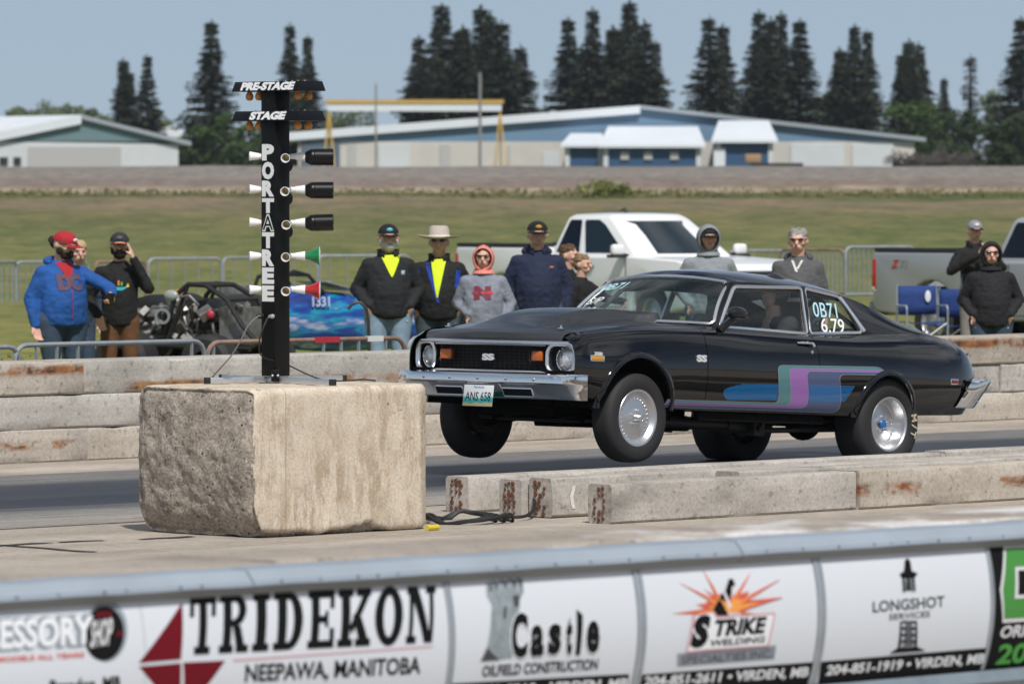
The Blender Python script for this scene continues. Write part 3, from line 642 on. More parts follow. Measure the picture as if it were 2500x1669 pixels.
# 5: Longshot
s_h, s_i = edge(2010), edge(2416)
sg = panel(s_h, s_i, WHITE, 'white sign with a black oil derrick and LONGSHOT SERVICES lettering')
d3 = lambda x, y: (1760+x/3.174, 1260+y/3.174)
spoly('derrick', [[d3(*p) for p in q] for q in ([(1412,430),(1420,340),(1440,322),(1462,340),(1475,425)],[(1378,445),(1412,425),(1475,422),(1520,440),(1500,470),(1395,475)],[(1398,470),(1412,470),(1418,580),(1404,585)],[(1478,470),(1494,468),(1503,575),(1490,580)],
   [(1384,815),(1398,813),(1384,1020),(1364,1022)],[(1500,808),(1513,806),(1514,1012),(1498,1014)],[(1302,1060),(1364,1018),(1514,1008),(1578,1038)])], BLK, sg, .003)
tr = []
for (xa, ya, xb, yb, w0, w1, nlv) in ((1410,475,1490,580,78,88,4), (1394,812,1506,1015,106,128,4)):
    for k in range(nlv):
        t0, t1 = k/nlv, (k+1)/nlv; y0, y1 = ya+(yb-ya)*t0, ya+(yb-ya)*t1; c0 = 1449; h0, h1 = (w0+(w1-w0)*t0)/2, (w0+(w1-w0)*t1)/2; e = 5
        tr += [[(c0-h0,y0),(c0-h0+e*1.6,y0),(c0+h1,y1),(c0+h1-e*1.6,y1)], [(c0+h0-e*1.6,y0),(c0+h0,y0),(c0-h1+e*1.6,y1),(c0-h1,y1)], [(c0-h0,y0-e),(c0+h0,y0-e),(c0+h0,y0+e),(c0-h0,y0+e)]]
spoly('derrick_lattice', [[d3(*p) for p in q] for q in tr], BLK, sg, .0036)
stext('LONGSHOT', d3(1172,742), d3(1728,697), 27, mat('sign_charcoal', (.03,.03,.033), .5), sg, bold=.012)
stext('SERVICES', d3(1298,800), d3(1613,774), 14, mat('sign_charcoal', (.03,.03,.033), .5), sg, bold=.0)
footer(2002, 2410, 1614, 1580, '204-851-1919 • VIRDEN, MB', 2012, 2397, 1652, 1622, 29, sg)
# 6: green and black
g4 = lambda x, y: (2300+x/4.37, 1310+y/4.37)
sg = panel(edge(2425), edge(2900), BLK, 'black and green sign cut off at the right edge, large green 20 at its foot')
spoly('pale_border', [[g4(650,95),g4(1700,40),g4(1700,840),g4(640,915),g4(612,560)]], PALE, sg, .0025)
spoly('green_field', [[g4(672,122),g4(1700,68),g4(1700,805),g4(655,872),g4(640,560)]], GRN, sg, .0036)
spoly('letter_block', [[g4(770,320),g4(1700,270),g4(1700,600),g4(765,655)]], PALE, sg, .0047)
spoly('letter_hole', [[g4(800,355),g4(1700,310),g4(1700,560),g4(800,615)]], BLK, sg, .0058)
stext('ORR', g4(598,1080), g4(930,1056), 30, PALE, sg, bold=.03, sh=.2, off=.004)
stext('204', g4(555,1362), g4(1030,1330), 49, mat('sign_lime', (.06,.32,.05), .45), sg, bold=.03, off=.004)
# frame strips between the signs
STEEL = mat('galvanised', (.42,.46,.50), .45, .6, var=.12, vscale=14); CAPM = mat('cap_metal', (.40,.46,.52), .30, .35, var=.10, vscale=3); LIP = mat('lip_shade_grey', (.20,.21,.21), .6)
for k, (a, b_, lb) in enumerate(((s_c+.002, s_d-.002, 'metal strip between the TRIDEKON and Castle signs'), (s_e+.002, s_f-.002, 'metal strip between the Castle and STRIKE signs'), (s_g+.002, s_h-.002, 'metal strip between the STRIKE and LONGSHOT signs'), (s_i+.002, edge(2425)-.002, 'metal strip left of the green and black sign'))):
    mb = MB(); Z = [ZT-(ZT-ZB)*i/14 for i in range(15)]
    prof = [(0,.002),(0,.008),(.3,.010),(.34,.005),(.66,.005),(.7,.010),(1,.008),(1,.002)]
    mb.loft([[W2(a+(b_-a)*u, z, o) for u, o in prof] for z in Z])
    tag(mb.build('frame_strip', STEEL, None), lb, 'frame strip', 'metal strips between the signs')
# cap rails on top, lower rail under the signs
for k, (a, b_, lb) in enumerate(((SP(-500,1440)[0], SP(583,1385)[0], 'grey metal cap rail over the ESSORY sign at the left'), (SP(587,1385)[0], SP(1780,1321)[0], 'middle length of the grey metal cap rail, over TRIDEKON and Castle'), (SP(1783,1321)[0], SP(3000,1250)[0], 'grey metal cap rail over the LONGSHOT sign at the right'))):
    prof = [(14.08,.828),(14.0,.822),(13.965,.787),(13.962,.772),(13.975,.772),(13.992,.748),(13.994,.742),(14.02,.742),(14.03,.80),(14.08,.818)]
    mb = MB(); nx = 14
    mb.loft([[T(a+(b_-a)*i/nx, n+.002*sin(i*2.3+k), z+.0015*sin(i*1.7), T2) for n, z in prof] for i in range(nx+1)])
    o = tag(mb.build('cap_rail', CAPM, None, angle=25), lb, 'metal rail', 'cap rails over the signs')
    lip = MB(); lip.loft([[T(a+(b_-a)*i/nx, n, z, T2) for n, z in ((13.958,.7715),(13.972,.7715),(13.989,.7425),(13.984,.7425))] for i in range(nx+1)])
    l = lip.build('lip', LIP, o)  # strip under the cap; its shade is put in as darker grey
    rv = MB(); x = a+.12
    while x < b_-.05:
        rv.lathe([(.006,0),(.006,.003),(.002,.005)], T(x, 13.966, .781, T2), Matrix.Rotation(T2,3,'Z') @ Matrix.Rotation(pi/2+.3,3,'X'), 8); x += rnd.choice((.19,.23,.17,.09))
    rv.build('rivet', mat('rivet', (.12,.13,.14), .5, .5), o)
mb = MB(); mb.loft([[T(s, n, z, T2) for n, z in ((14.0,.282),(14.012,.282),(14.03,.222),(14.0,.215),(13.985,.24))] for s in [11+i*.5 for i in range(20)]])
tag(mb.build('bottom_rail', mat('rail_blue_grey', (.22,.27,.31), .5, .3, var=.15), None), 'blue grey metal rail under the row of signs', 'metal rail')
# the concrete wall they hang on: two rows of precast lengths, whitewash worn on top
WW = concrete('worn_whitewash', (.27,.235,.20), (.42,.37,.32))
def ww_mat():
    m, nt, b = _m('whitewashed_top'); b.inputs['Roughness'].default_value = .85
    o = objco(nt); a = noise_(nt, o, 2.2, 7, .62); f = noise_(nt, o, 40, 4, .7)
    base = ramp(nt, noise_(nt, o, 1.1, 5), [(.35, (.28,.235,.195)), (.65, (.42,.365,.31))])
    col = mixc(nt, ramp(nt, a, [(.44, 0.0), (.56, .9)]), base, (.64,.63,.62)); rs = noise_(nt, objco(nt, (1,2.4,1)), 1.7, 4)
    col = mixc(nt, ramp(nt, rs, [(.66, 0.0), (.70, .9)]), col, (.20,.085,.05))
    col = mixc(nt, .4, col, ramp(nt, f, [(.35, (.6,.6,.6)), (.6, (1.1,1.1,1.1))]), 'MULTIPLY')
    nt.links.new(col, b.inputs['Base Color']); bump_(nt, b, f, .5, .01); return m
WWM = ww_mat()
for k, (a, b_, n0, m_, lb) in enumerate(((9.5, 14.2, 14.06, WW, 'bare brown concrete wall length behind the signs at the left'), (14.21, 20, 14.06, WWM, 'concrete wall length with worn whitewash on top behind the signs at the right'), (9, 13.0, 14.62, WW, 'back row wall length at the lower left, bare and brown'), (13.01, 14.75, 14.64, WW, 'short bare back row wall length behind the middle of the signs'), (14.76, 21, 14.62, WWM, 'back row wall length with whitewash patches at the right'))):
    mb = MB(); nx = int((b_-a)*8); prof = [(0,0),(0,.3),(0,.775),(.012,.79),(.27,.792),(.52,.79),(.54,.775),(.54,0)]
    mb.loft([[Vector(((b_-a)*i/nx, y, z+(.012*noise.noise(Vector((i*.3, y*4, k))) if z > .7 else 0))) for y, z in prof] for i in range(nx+1)])
    o = mb.build('barrier_wall', m_, None, T(a, n0, 0, T2), T2); tag(o, lb, 'concrete wall', 'concrete lengths of the near wall')
# ================================================================ START LIGHTS
PB = Vector((-1.462, 35.2, .908))
tr_ = thing('start_light_tree', PB, TH, 'black start light post with white vertical lettering, standing on the big concrete block', 'start lights')
PBK = mat('post_black', (.004,.0043,.005), .42, bump=.05, bscale=30, spec=.22); ALU = mat('aluminium', (.62,.64,.66), .38, .85, var=.08, vscale=12); POR = mat('porcelain', (.80,.80,.79), .25, coat=.3)
RUB = mat('rubber_black', (.012,.012,.013), .6); LET = mat('letter_white', (.78,.79,.80), .4)
mb = MB(); mb.box((0,0,.04+.905), (.125,.125,1.81)); mb.build('post', PBK, tr_, bevel=.004)
lat = lambda px: (px-672)/396.0
zz = lambda py: EYE-(py-490)/396.0-PB.z
for k, (yt, yb, word, xa, xb) in enumerate(((199,223,'PRE-STAGE',584,718), (271,295,'STAGE',606,696))):
    zt, zb_ = zz(yt), zz(yb); mb = MB()
    top = [(-.068,.292),(-.068,-.287),(.128,-.287),(.128,.292)]; bot = [(-.084,.306),(-.084,-.301),(.144,-.301),(.144,.306)]
    mb.loft([[Vector((x, y, zb_)) for x, y in bot], [Vector((x, y, zt)) for x, y in top]], cap=True)
    h = mb.build('light_hood', mat('hood_black', (.005,.006,.009), .35, spec=.25), tr_, bevel=.003)
    rv = MB()
    for y in (-.24,-.18,-.13,-.07,0,.1,.2): rv.lathe([(.006,0),(.006,.004),(.003,.007)], (.02,y,zt), None, 8)
    rv.build('screw', ALU, h)
    ya, yb2 = -(lat(xa)+.057)/.719, -(lat(xb)+.057)/.719
    me = text_me(word, .05, LET, bold=.06, ext=.0006); xs = [v.co.x for v in me.vertices]; ys = [v.co.y for v in me.vertices]
    c0, c1, d0, d1 = min(xs), max(xs), min(ys), max(ys); hh = (zt-zb_)*.84
    for v in me.vertices:
        u, q = (v.co.x-c0)/(c1-c0), (v.co.y-d0)/(d1-d0); z = zb_+(zt-zb_)*.10+hh*q
        v.co = Vector((-.084+.016*(z-zb_)/(zt-zb_)-.0008-v.co.z, ya+(yb2-ya)*u-.012*q, z))
    me.materials.clear(); me.materials.append(LET); o = bpy.data.objects.new('lettering', me); S.collection.objects.link(o); o.parent = h
    for (x, y) in ((-.03,.20),(-.03,.115),(.0,-.2),(.09,-.2)):
        b = MB(); b.lathe([(.004,-.056),(.016,-.053),(.0235,-.042),(.0255,-.031),(.022,-.018),(.0145,-.006),(.0125,.004),(.0125,.016)], (x,y,zb_), None, 18)
        b.build('bulb', mat('amber_bulb', (.50,.215,.055), .35, var=.15, vscale=40), h)
# mounting hole near the top
mb = MB(); mb.lathe([(.0001,0),(.014,0),(.014,.001)], (-.0628,-.0,zz(246)), Matrix.Rotation(-pi/2,3,'Y'), 16); mb.build('hole', mat('void', (.001,.001,.001), .9), tr_)
Rpx = Matrix.Rotation(pi/2, 3, 'Y'); Rmx = Matrix.Rotation(-pi/2, 3, 'Y'); Rpy = Matrix.Rotation(-pi/2, 3, 'X'); Rmy = Matrix.Rotation(pi/2, 3, 'X')
def socket(c, R, parent, nm='socket'):
    b = MB(); b.lathe([(.010,-.012),(.0165,-.010),(.0185,.018),(.021,.022),(.021,.026),(.024,.046),(.0285,.074),(.0285,.080),(.025,.080),(.021,.05),(.017,.022),(.0001,.02)], c, R, 20, cap=False)
    o = b.build(nm, POR, parent); q = MB(); q.lathe([(.0155,.022),(.0165,.05),(.0145,.05),(.0135,.022)], c, R, 16, cap=False); q.lathe([(.0001,.0225),(.013,.0235)], c, R, 12, cap=False)
    q.build('brass_thread', mat('brass', (.42,.32,.16), .4, .8), o); return o
for k, py in enumerate((382,463,544,625,706)):
    z = zz(py); tl = random.Random(k)
    socket((-.045,.072,z), Vector((-.80+tl.uniform(-.05,.05),.60,tl.uniform(-.06,.06))).to_track_quat('Z','X').to_matrix(), tr_)
    socket((.012,-.092,z-.003), Vector((-.80,-.62+tl.uniform(-.1,.1),tl.uniform(-.15,.02))).to_track_quat('Z','X').to_matrix(), tr_)
    mb = MB(); mb.tube([(.0,-.083,z),(.018,-.083,z-.004),(.035,-.083,z+.004),(.052,-.083,z)], [.008,.012,.007,.011], 10); mb.box((.028,-.07,z), (.03,.025,.02)); mb.build('swivel_joint', mat('zinc', (.55,.55,.54), .4, .7), tr_, bevel=.002)
    DV = Vector((.695,-.719,tl.uniform(-.04,.04))).normalized(); RD = DV.to_track_quat('Z','X').to_matrix(); BS = Vector((.064,-.083,z)); s_ = socket(BS, RD, tr_); BO = BS-DV*.052
    if k < 3:
        b = MB(); b.lathe([(.026,.132),(.034,.136),(.049,.166),(.0505,.170),(.0505,.186),(.049,.190),(.0515,.192),(.052,.305),(.049,.306),(.047,.20)], BO-Vector((0,0,.004)), RD, 28, cap=False); b.build('lamp_can', mat('can_black', (.005,.005,.006), .35, spec=.3), s_)
    else:
        nm, col = (('green_lamp', (.012,.20,.065)), ('red_lamp', (.42,.018,.025)))[k-3]
        b = MB(); b.lathe([(.020,.125),(.022,.150),(.034,.176),(.050,.205),(.058,.214),(.059,.219),(.0565,.2205)], BO, RD, 28, cap=False); o = b.build(nm, mat(nm, col, .22, coat=.4), s_)
        b = MB(); b.lathe([(.0565,.220),(.054,.223),(.03,.227),(.0001,.228)], BO, RD, 28, cap=False); b.build('lens', mat('lamp_lens', (.72,.66,.62), .2), o)
    if k < 3:
        b = MB(); b.lathe([(.040,0),(.042,.006),(.040,.075),(.0001,.076)], (.0625,.028,z-.055), Rpx, 20); b.build('rear_can', mat('can_black', (.005,.005,.006), .35, spec=.3), tr_)
# PORTATREE down the left face
tops = [(352,392),(395,438),(441,480),(484,520),(523,565),(567,606),(609,650),(653,693),(697,736)]
for ch, (a, b_) in zip('PORTATREE', tops):
    me = text_me(ch, .1, LET, bold=.06, ext=.0006); xs = [v.co.x for v in me.vertices]; ys = [v.co.y for v in me.vertices]; c0, c1, d0, d1 = min(xs), max(xs), min(ys), max(ys)
    half = .0535; mats = LET
    def place(me, grow=0.0, off=.0012):
        for v in me.vertices:
            u, q = (v.co.x-c0)/(c1-c0), (v.co.y-d0)/(d1-d0); z0, z1 = zz(b_), zz(a)
            cu, cq = u-.5, q-.5
            v.co = Vector((-.0625-off-v.co.z, -(cu*(2*half-grow*2)), (z0+z1)/2+cq*(z1-z0-grow*2)))
    place(me); me.materials.clear(); me.materials.append(LET); o = bpy.data.objects.new('lettering', me); S.collection.objects.link(o); o.parent = tr_
    if ch == 'A' :
        me = text_me(ch, .1, PBK, bold=.0, ext=.0006); xs = [v.co.x for v in me.vertices]; ys = [v.co.y for v in me.vertices]; c0, c1, d0, d1 = min(xs), max(xs), min(ys), max(ys)
        place(me, .009, .0026); me.materials.clear(); me.materials.append(PBK); o2 = bpy.data.objects.new('lettering', me); S.collection.objects.link(o2); o2.parent = o
# cross foot of square aluminium tube with black end plugs
Ri = Matrix.Rotation(-TH, 3, 'Z')
for (a, b_) in ((Vector((-1.885,35.0,.925)), Vector((-1.04,35.5,.925))), (Vector((-1.82,35.65,.925)), Vector((-1.085,34.64,.925)))):
    a, b_ = Ri @ (a-PB), Ri @ (b_-PB); d = (b_-a).normalized()
    mb = MB(); mb.bar(a, b_, .034, .036); f = mb.build('foot', ALU, tr_, bevel=.003)
    for p, q in ((a, -d), (b_, d)):
        mb = MB(); mb.bar(p-q*.028, p+q*.004, .0365, .0385); mb.build('end_plug', RUB, f, bevel=.003)
mb = MB(); mb.box((-.066,-.066,.045), (.05,.05,.075), Matrix.Rotation(pi/4,3,'Z')); br = mb.build('foot_bracket', PBK, tr_, bevel=.003)
mb = MB()
for dx in (-.012,.012): mb.lathe([(.007,0),(.007,.004),(.004,.006)], Vector((-.084,-.084,.045))+Vector((dx,-dx,0)), Matrix.Rotation(-pi/4,3,'Z') @ Rmy, 10)
mb.build('bolt', ALU, br)
# plug and jack on the post
z = zz(772)
mb = MB(); mb.lathe([(.014,0),(.014,.014),(.010,.018),(.010,.034),(.006,.034)], (-.0625,-.045,z), Rmx, 14); mb.build('jack', mat('zinc', (.55,.55,.54), .4, .7), tr_)
mb = MB(); mb.lathe([(.017,0),(.017,.03),(.009,.045)], (-.0625,.052,z), Rmx, 14); mb.build('plug', RUB, tr_)
def wire(name, pts, r, m, label, cat, group=None):
    P = [Vector(p) for p in pts]; out = []
    for i in range(len(P)-1):
        p0, p1, p2, p3 = P[max(i-1,0)], P[i], P[i+1], P[min(i+2,len(P)-1)]
        for k in range(8):
            t = k/8; out.append(.5*((2*p1)+(p2-p0)*t+(2*p0-5*p1+4*p2-p3)*t*t+(3*p1-p0-3*p2+p3)*t**3))
    out.append(P[-1]); mb = MB(); mb.tube(out, r, 8); return tag(mb.build(name, m, None), label, cat, group)
def AP(px, py, Y):
    r = Vector((0, cos(PIT), -sin(PIT)))+Vector((1,0,0))*((px-CX)/FPX)+Vector((0, sin(PIT), cos(PIT)))*((CY-py)/FPX); return Vector((0,0,EYE))+r*(Y/r.y)
wire('power_cord', [AP(636,771,34.98), AP(627,774,34.95), AP(606,795,34.93), AP(588,830,34.93), AP(566,866,34.95), AP(540,896,35.0), AP(518,921,35.1), AP(508,934,35.25), AP(440,938,35.3), AP(372,942,35.25)], .0045, mat('cord_grey', (.17,.165,.155), .6), 'thin grey cord drooping from the start light post to the block', 'cord')
wire('control_cable', [AP(654,775,34.94), AP(643,800,34.90), AP(633,835,34.92), AP(640,870,35.0), AP(690,885,35.2), AP(708,893,35.22), AP(745,911,35.22), AP(778,924,35.2), AP(806,929,35.15), AP(850,929,35.25), AP(885,926,35.3), AP(917,929,35.35)], .0048, RUB, 'black cable running from behind the start light post across the block', 'cord')
g = gpt(1120, 1285); c = []
for k in range(64):
    a = k*.42; r = .17+.035*sin(k*1.3)
    c.append(Vector((-.30+.25*cos(a)*(1+.25*sin(k*.35)), 35.85+.30*sin(a), .012+.012*(k % 5)+.004*sin(k))))
c += [Vector((.02,36.0,.03)), Vector((.12,36.15,.05)), Vector((.14,36.4,.12)), Vector((.05,36.5,.13)), Vector((-.05,36.6,.10))]
wire('cable_coil', c, .011, RUB, 'loose coil of black cable on the ground between the big block and the beam ends', 'cable')
cc = wire('cable_connector', [gpt(1042,1288,.024), gpt(1068,1286,.024)], .019, mat('tape_yellow', (.62,.48,.05), .5), 'yellow taped cable connector lying beside the right foot of the big block', 'connector')
# ================================================================ THE BLACK DRAG CAR (x forward from the rear axle, y to its left, z up)
CY_, CP_ = radians(46), .0507
f_ = Vector((-cos(CY_)*cos(CP_), -sin(CY_)*cos(CP_), sin(CP_))); l_ = Vector((sin(CY_), -cos(CY_), 0)); u_ = f_.cross(l_)
CARM = Matrix(((f_.x,l_.x,u_.x,2.24),(f_.y,l_.y,u_.y,43.96),(f_.z,l_.z,u_.z,.011),(0,0,0,1)))
car = thing('muscle_car', label='black two door muscle car launching nose high with purple and teal side stripe', cat='car', mat=CARM)
def paint():
    m, nt, b = _m('black_paint'); b.inputs['Base Color'].default_value = (.0025,.0026,.003,1); b.inputs['Roughness'].default_value = .07
    b.inputs['Coat Weight'].default_value = .7; b.inputs['Coat Roughness'].default_value = .02; b.inputs['Specular IOR Level'].default_value = .4
    o = objco(nt, (1,1,1), False); bump_(nt, b, noise_(nt, o, 3.2, 2, .4), .06, .05); return m
PAINT = paint(); HOODM = mat('satin_black_hood', (.016,.0185,.022), .33, coat=.5, spec=.8, bump=.03, bscale=4, bdist=.05); CHR = mat('chrome', (.88,.89,.90), .07, 1.0); BRT = mat('bright_trim', (.90,.91,.92), .26, 1.0)
DARK = mat('underbody_black', (.005,.005,.005), .9, spec=.1); TRIM = mat('satin_black', (.010,.010,.011), .4); TYRE = mat('tyre_rubber', (.017,.017,.018), .72, bump=.15, bscale=50)
RIM = mat('polished_aluminium', (.70,.70,.71), .33, .95, bump=.02, bscale=80); STL = mat('dark_steel', (.06,.06,.06), .5, .7); GLASS = mix_glass('window_glass', (.86,.92,.92), .01, .05, (.10,.12,.12)); WSG = mix_glass('windscreen_glass', (.70,.84,.85), .01, .10, (.10,.14,.15))
# key stations of the body side: x, then (y, z) of six levels from sill to waist
KX = [-1.16,-1.08,-.85,-.45,0.0,.45,.9,1.5,2.0,2.5,2.9,3.25,3.40,3.48]
LV = [
 [(.66,.50),(.70,.42),(.80,.405),(.84,.395),(.85,.38),(.85,.37),(.845,.37),(.845,.37),(.845,.37),(.85,.375),(.855,.385),(.845,.42),(.83,.45),(.80,.50)],
 [(.72,.57),(.765,.52),(.845,.50),(.88,.49),(.895,.47),(.89,.46),(.885,.46),(.885,.46),(.885,.46),(.89,.465),(.895,.47),(.885,.50),(.87,.53),(.835,.56)],
 [(.74,.68),(.79,.67),(.865,.66),(.905,.66),(.92,.665),(.915,.66),(.905,.66),(.905,.66),(.905,.665),(.91,.665),(.91,.665),(.895,.665),(.88,.665),(.845,.665)],
 [(.715,.78),(.765,.79),(.835,.815),(.875,.825),(.895,.83),(.895,.825),(.89,.82),(.885,.82),(.885,.825),(.885,.82),(.885,.805),(.872,.780),(.862,.766),(.838,.748)],
 [(.67,.845),(.72,.875),(.785,.92),(.825,.94),(.845,.935),(.845,.925),(.84,.925),(.835,.93),(.84,.94),(.845,.935),(.845,.915),(.838,.880),(.828,.860),(.80,.825)],
 [(.60,.865),(.66,.915),(.715,.985),(.75,1.015),(.765,1.00),(.765,.98),(.765,.978),(.765,.985),(.765,.992),(.765,.985),(.765,.962),(.755,.920),(.748,.898),(.73,.862)]]
LY = [pchip(KX, [p[0] for p in L]) for L in LV]; LZ = [pchip(KX, [p[1] for p in L]) for L in LV]
NV = 30
def section(x, n=NV):
    P = [(LY[k](x), LZ[k](x)) for k in range(6)]; out = []
    for i in range(n+1):
        t = 5*i/n; k = min(int(t), 4); t -= k
        p0 = P[k-1] if k else (2*P[0][0]-P[1][0], 2*P[0][1]-P[1][1]); p1, p2 = P[k], P[k+1]; p3 = P[k+2] if k < 4 else (2*P[5][0]-P[4][0], 2*P[5][1]-P[4][1])
        out.append(tuple(.5*((2*p1[q])+(p2[q]-p0[q])*t+(2*p0[q]-5*p1[q]+4*p2[q]-p3[q])*t*t+(3*p1[q]-p0[q]-3*p2[q]+p3[q])*t**3) for q in (0,1)))
    return out
def side_y(x, z):
    s = section(x, 60)
    for a, b in zip(s, s[1:]):
        if a[1] <= z <= b[1]: return a[0]+(b[0]-a[0])*(z-a[1])/max(b[1]-a[1], 1e-6)
    return s[0][0] if z < s[0][1] else s[-1][0]
ARCH = [(2.86, .36, .375), (.07, .36, .330)]
def zarch(x):
    for c, z0, r in ARCH:
        if abs(x-c) < r: return z0+sqrt(max(0, r*r-(x-c)**2))
    return -1
def cols(x0, x1, step=.045):
    X = [x0]; n = max(1, int(round((x1-x0)/step))); X = [x0+(x1-x0)*i/n for i in range(n+1)]
    for c, z0, r in ARCH:
        if x0 < c < x1:
            X = [x for x in X if abs(x-c) > r+.004]
            X += [c-r*cos(pi*k/36) for k in range(37)]+[c-r-.0005, c+r+.0005]
        elif x0 < c-r < x1 or x0 < c+r < x1:
            X = [x for x in X if abs(x-c) > r+.004]; X += [c-r*cos(pi*k/36) for k in range(37) if x0 < c-r*cos(pi*k/36) < x1]
    return sorted(X)
def side_panel(name, x0, x1, sgn, parent, m=PAINT, turn=.010):
    P = []
    for x in cols(x0, x1):
        s = section(x, 60); za = zarch(x); v0 = 0
        if za > 0:
            while v0 < 59 and s[v0+1][1] < za: v0 += 1
            a, b = s[v0], s[v0+1]; t = (za-a[1])/max(b[1]-a[1], 1e-6); v = v0+min(max(t, 0), 1)
        else: v = 0.0
        row = []
        for i in range(NV+1):
            q = v+(60-v)*i/NV; k = min(int(q), 59); t = q-k
            row.append(Vector((x, sgn*(s[k][0]+(s[k+1][0]-s[k][0])*t), s[k][1]+(s[k+1][1]-s[k][1])*t)))
        lo = row[0]; row = [Vector((lo.x, lo.y-sgn*turn*2, lo.z-(.0 if za > 0 else .0)))]+row
        P.append(row)
    fix = lambda r, dx: [Vector((p.x, p.y-sgn*turn, p.z)) for p in r]
    P = [fix(P[0], 0)]+P+[fix(P[-1], 0)]
    mb = MB(); mb.grid(P); return mb.build(name, m, parent, angle=38)
doorL = None
for sg in (1, -1):
    fe = side_panel('fender', 2.128, 3.48, sg, car); do = side_panel('door', .878, 2.121, sg, car); qu = side_panel('quarter_panel', -1.16, .871, sg, car)
    if sg == 1: doorL, fenL, quaL = do, fe, qu
    # wheel arch lips
    for (c, z0, r), par in ((ARCH[0], fe), (ARCH[1], qu)):
        rings = []
        for k in range(41):
            a = pi*(.0+1.0*k/40); ca, sa = cos(a), sin(a); x, z = c+r*ca, z0+r*sa
            y = side_y(min(max(x, -1.1), 3.45), max(z, .40)); R = []
            for dr, dy in ((-.006,-.03),(-.008,.004),(.002,.020),(.020,.019),(.038,.006),(.044,-.006),(.02,-.02)):
                R.append(Vector((c+(r+dr)*ca, sg*(y+dy), z0+(r+dr)*sa)))
            rings.append(R)
        mb = MB(); mb.loft(rings); mb.build('arch_lip', PAINT, par, angle=50)
        mb = MB(); N_ = 24     # inner wheel house
        mb.grid([[Vector((c+(r+.03)*cos(pi*k/N_), sg*y, z0+(r+.03)*sin(pi*k/N_))) for y in (.42,.5,.6,.7,.8,.868)] for k in range(N_+1)])
        mb.grid([[Vector((c+(r+.03)*q*cos(pi*k/N_), sg*.42, z0+(r+.03)*q*sin(pi*k/N_))) for q in (.3,1)] for k in range(N_+1)])
        mb.build('wheel_house', DARK, par)
# hood with its long cowl scoop
hz = pchip([1.9,2.4,2.9,3.25,3.4,3.48,3.53,3.555],[1.0,.992,.968,.930,.915,.902,.880,.820]); 
def hood_edge(x): return (LY[5](min(x, 3.40))+ (0 if x < 3.40 else -(x-3.40)*.35), LZ[5](x)+(hz(x)-.006-LZ[5](x))*sm(3.36, 3.47, x))
def scoop(x, y):
    h = pchip([1.9,2.2,2.5,2.75,3.0,3.2,3.36,3.45],[.080,.088,.100,.104,.084,.046,.013,0])(x); ay = abs(y)
    wt = pchip([1.9,2.6,3.1,3.45],[.27,.285,.30,.32])(x); wb = wt+.036+.03*(1-h/.1)
    k = max(0, 1-(ay-wt)/(wb-wt)) if ay > wt else 1
    return h*k*(1-.06*(ay/max(wt, .01))**2 if ay < wt else .94)
def hood_z(x, y):
    ey, ez = hood_edge(x); t = min(abs(y)/max(ey, .01), 1)
    return hz(x)*(1-t**2.2)+ez*t**2.2+.012*(1-t*t)
HX = [2.0+i*.015 for i in range(100)]+[3.5,3.51,3.52,3.53,3.54,3.55]
def nose(y): return -.085*(abs(y)/.72)**2.2
P = []
for x in HX:
    ey = hood_edge(x)[0]-.006; row = []
    for j in range(141):
        y = -ey+2*ey*j/140; dx = nose(y)*sm(2.9, 3.5, x); row.append(Vector((x+dx, y, hood_z(x, y)+scoop(x, y))))
    P.append(row)
P.append([Vector((p.x-.015, p.y, p.z-.028)) for p in P[-1]])
mb = MB(); mb.grid(P)
hood = mb.build('hood', HOODM, car, angle=40)
P = []                                     # rear of the scoop, open to the windscreen
ys = [-.35+.7*j/30 for j in range(31)]
mb = MB(); mb.grid([[Vector((2.0, y, hood_z(2.0, y)-.004)) for y in ys], [Vector((2.0, y, hood_z(2.0, y)+scoop(2.0, y))) for y in ys]]); mb.build('scoop_mouth', DARK, hood)
mb = MB(); mb.grid([[Vector((x, y, .985+.012*(1-(y/.76)**2)-.03*(2.0-x)/.4)) for y in [-.76+1.52*j/10 for j in range(11)]] for x in (1.6,1.8,2.0)]); mb.build('cowl', TRIM, car)
for y in (-.60, .545):
    mb = MB(); x = 3.33; z = hood_z(x, y)+.004; mb.lathe([(.026,0),(.026,.004),(.018,.006)], (x,y,z), None, 18); mb.tube([(x,y,z),(x,y,z+.022)], .006, 8); mb.tube([(x-.012,y-.022,z+.02),(x,y,z+.026),(x+.014,y+.026,z+.015)], .004, 6); mb.build('hood_pin', CHR, hood)
for y in (.25,-.2):
    mb = MB(); mb.tube([(1.93,y,1.0),(1.9,y+.02,1.012)], .010, 8); mb.build('washer_nozzle', TRIM, car)
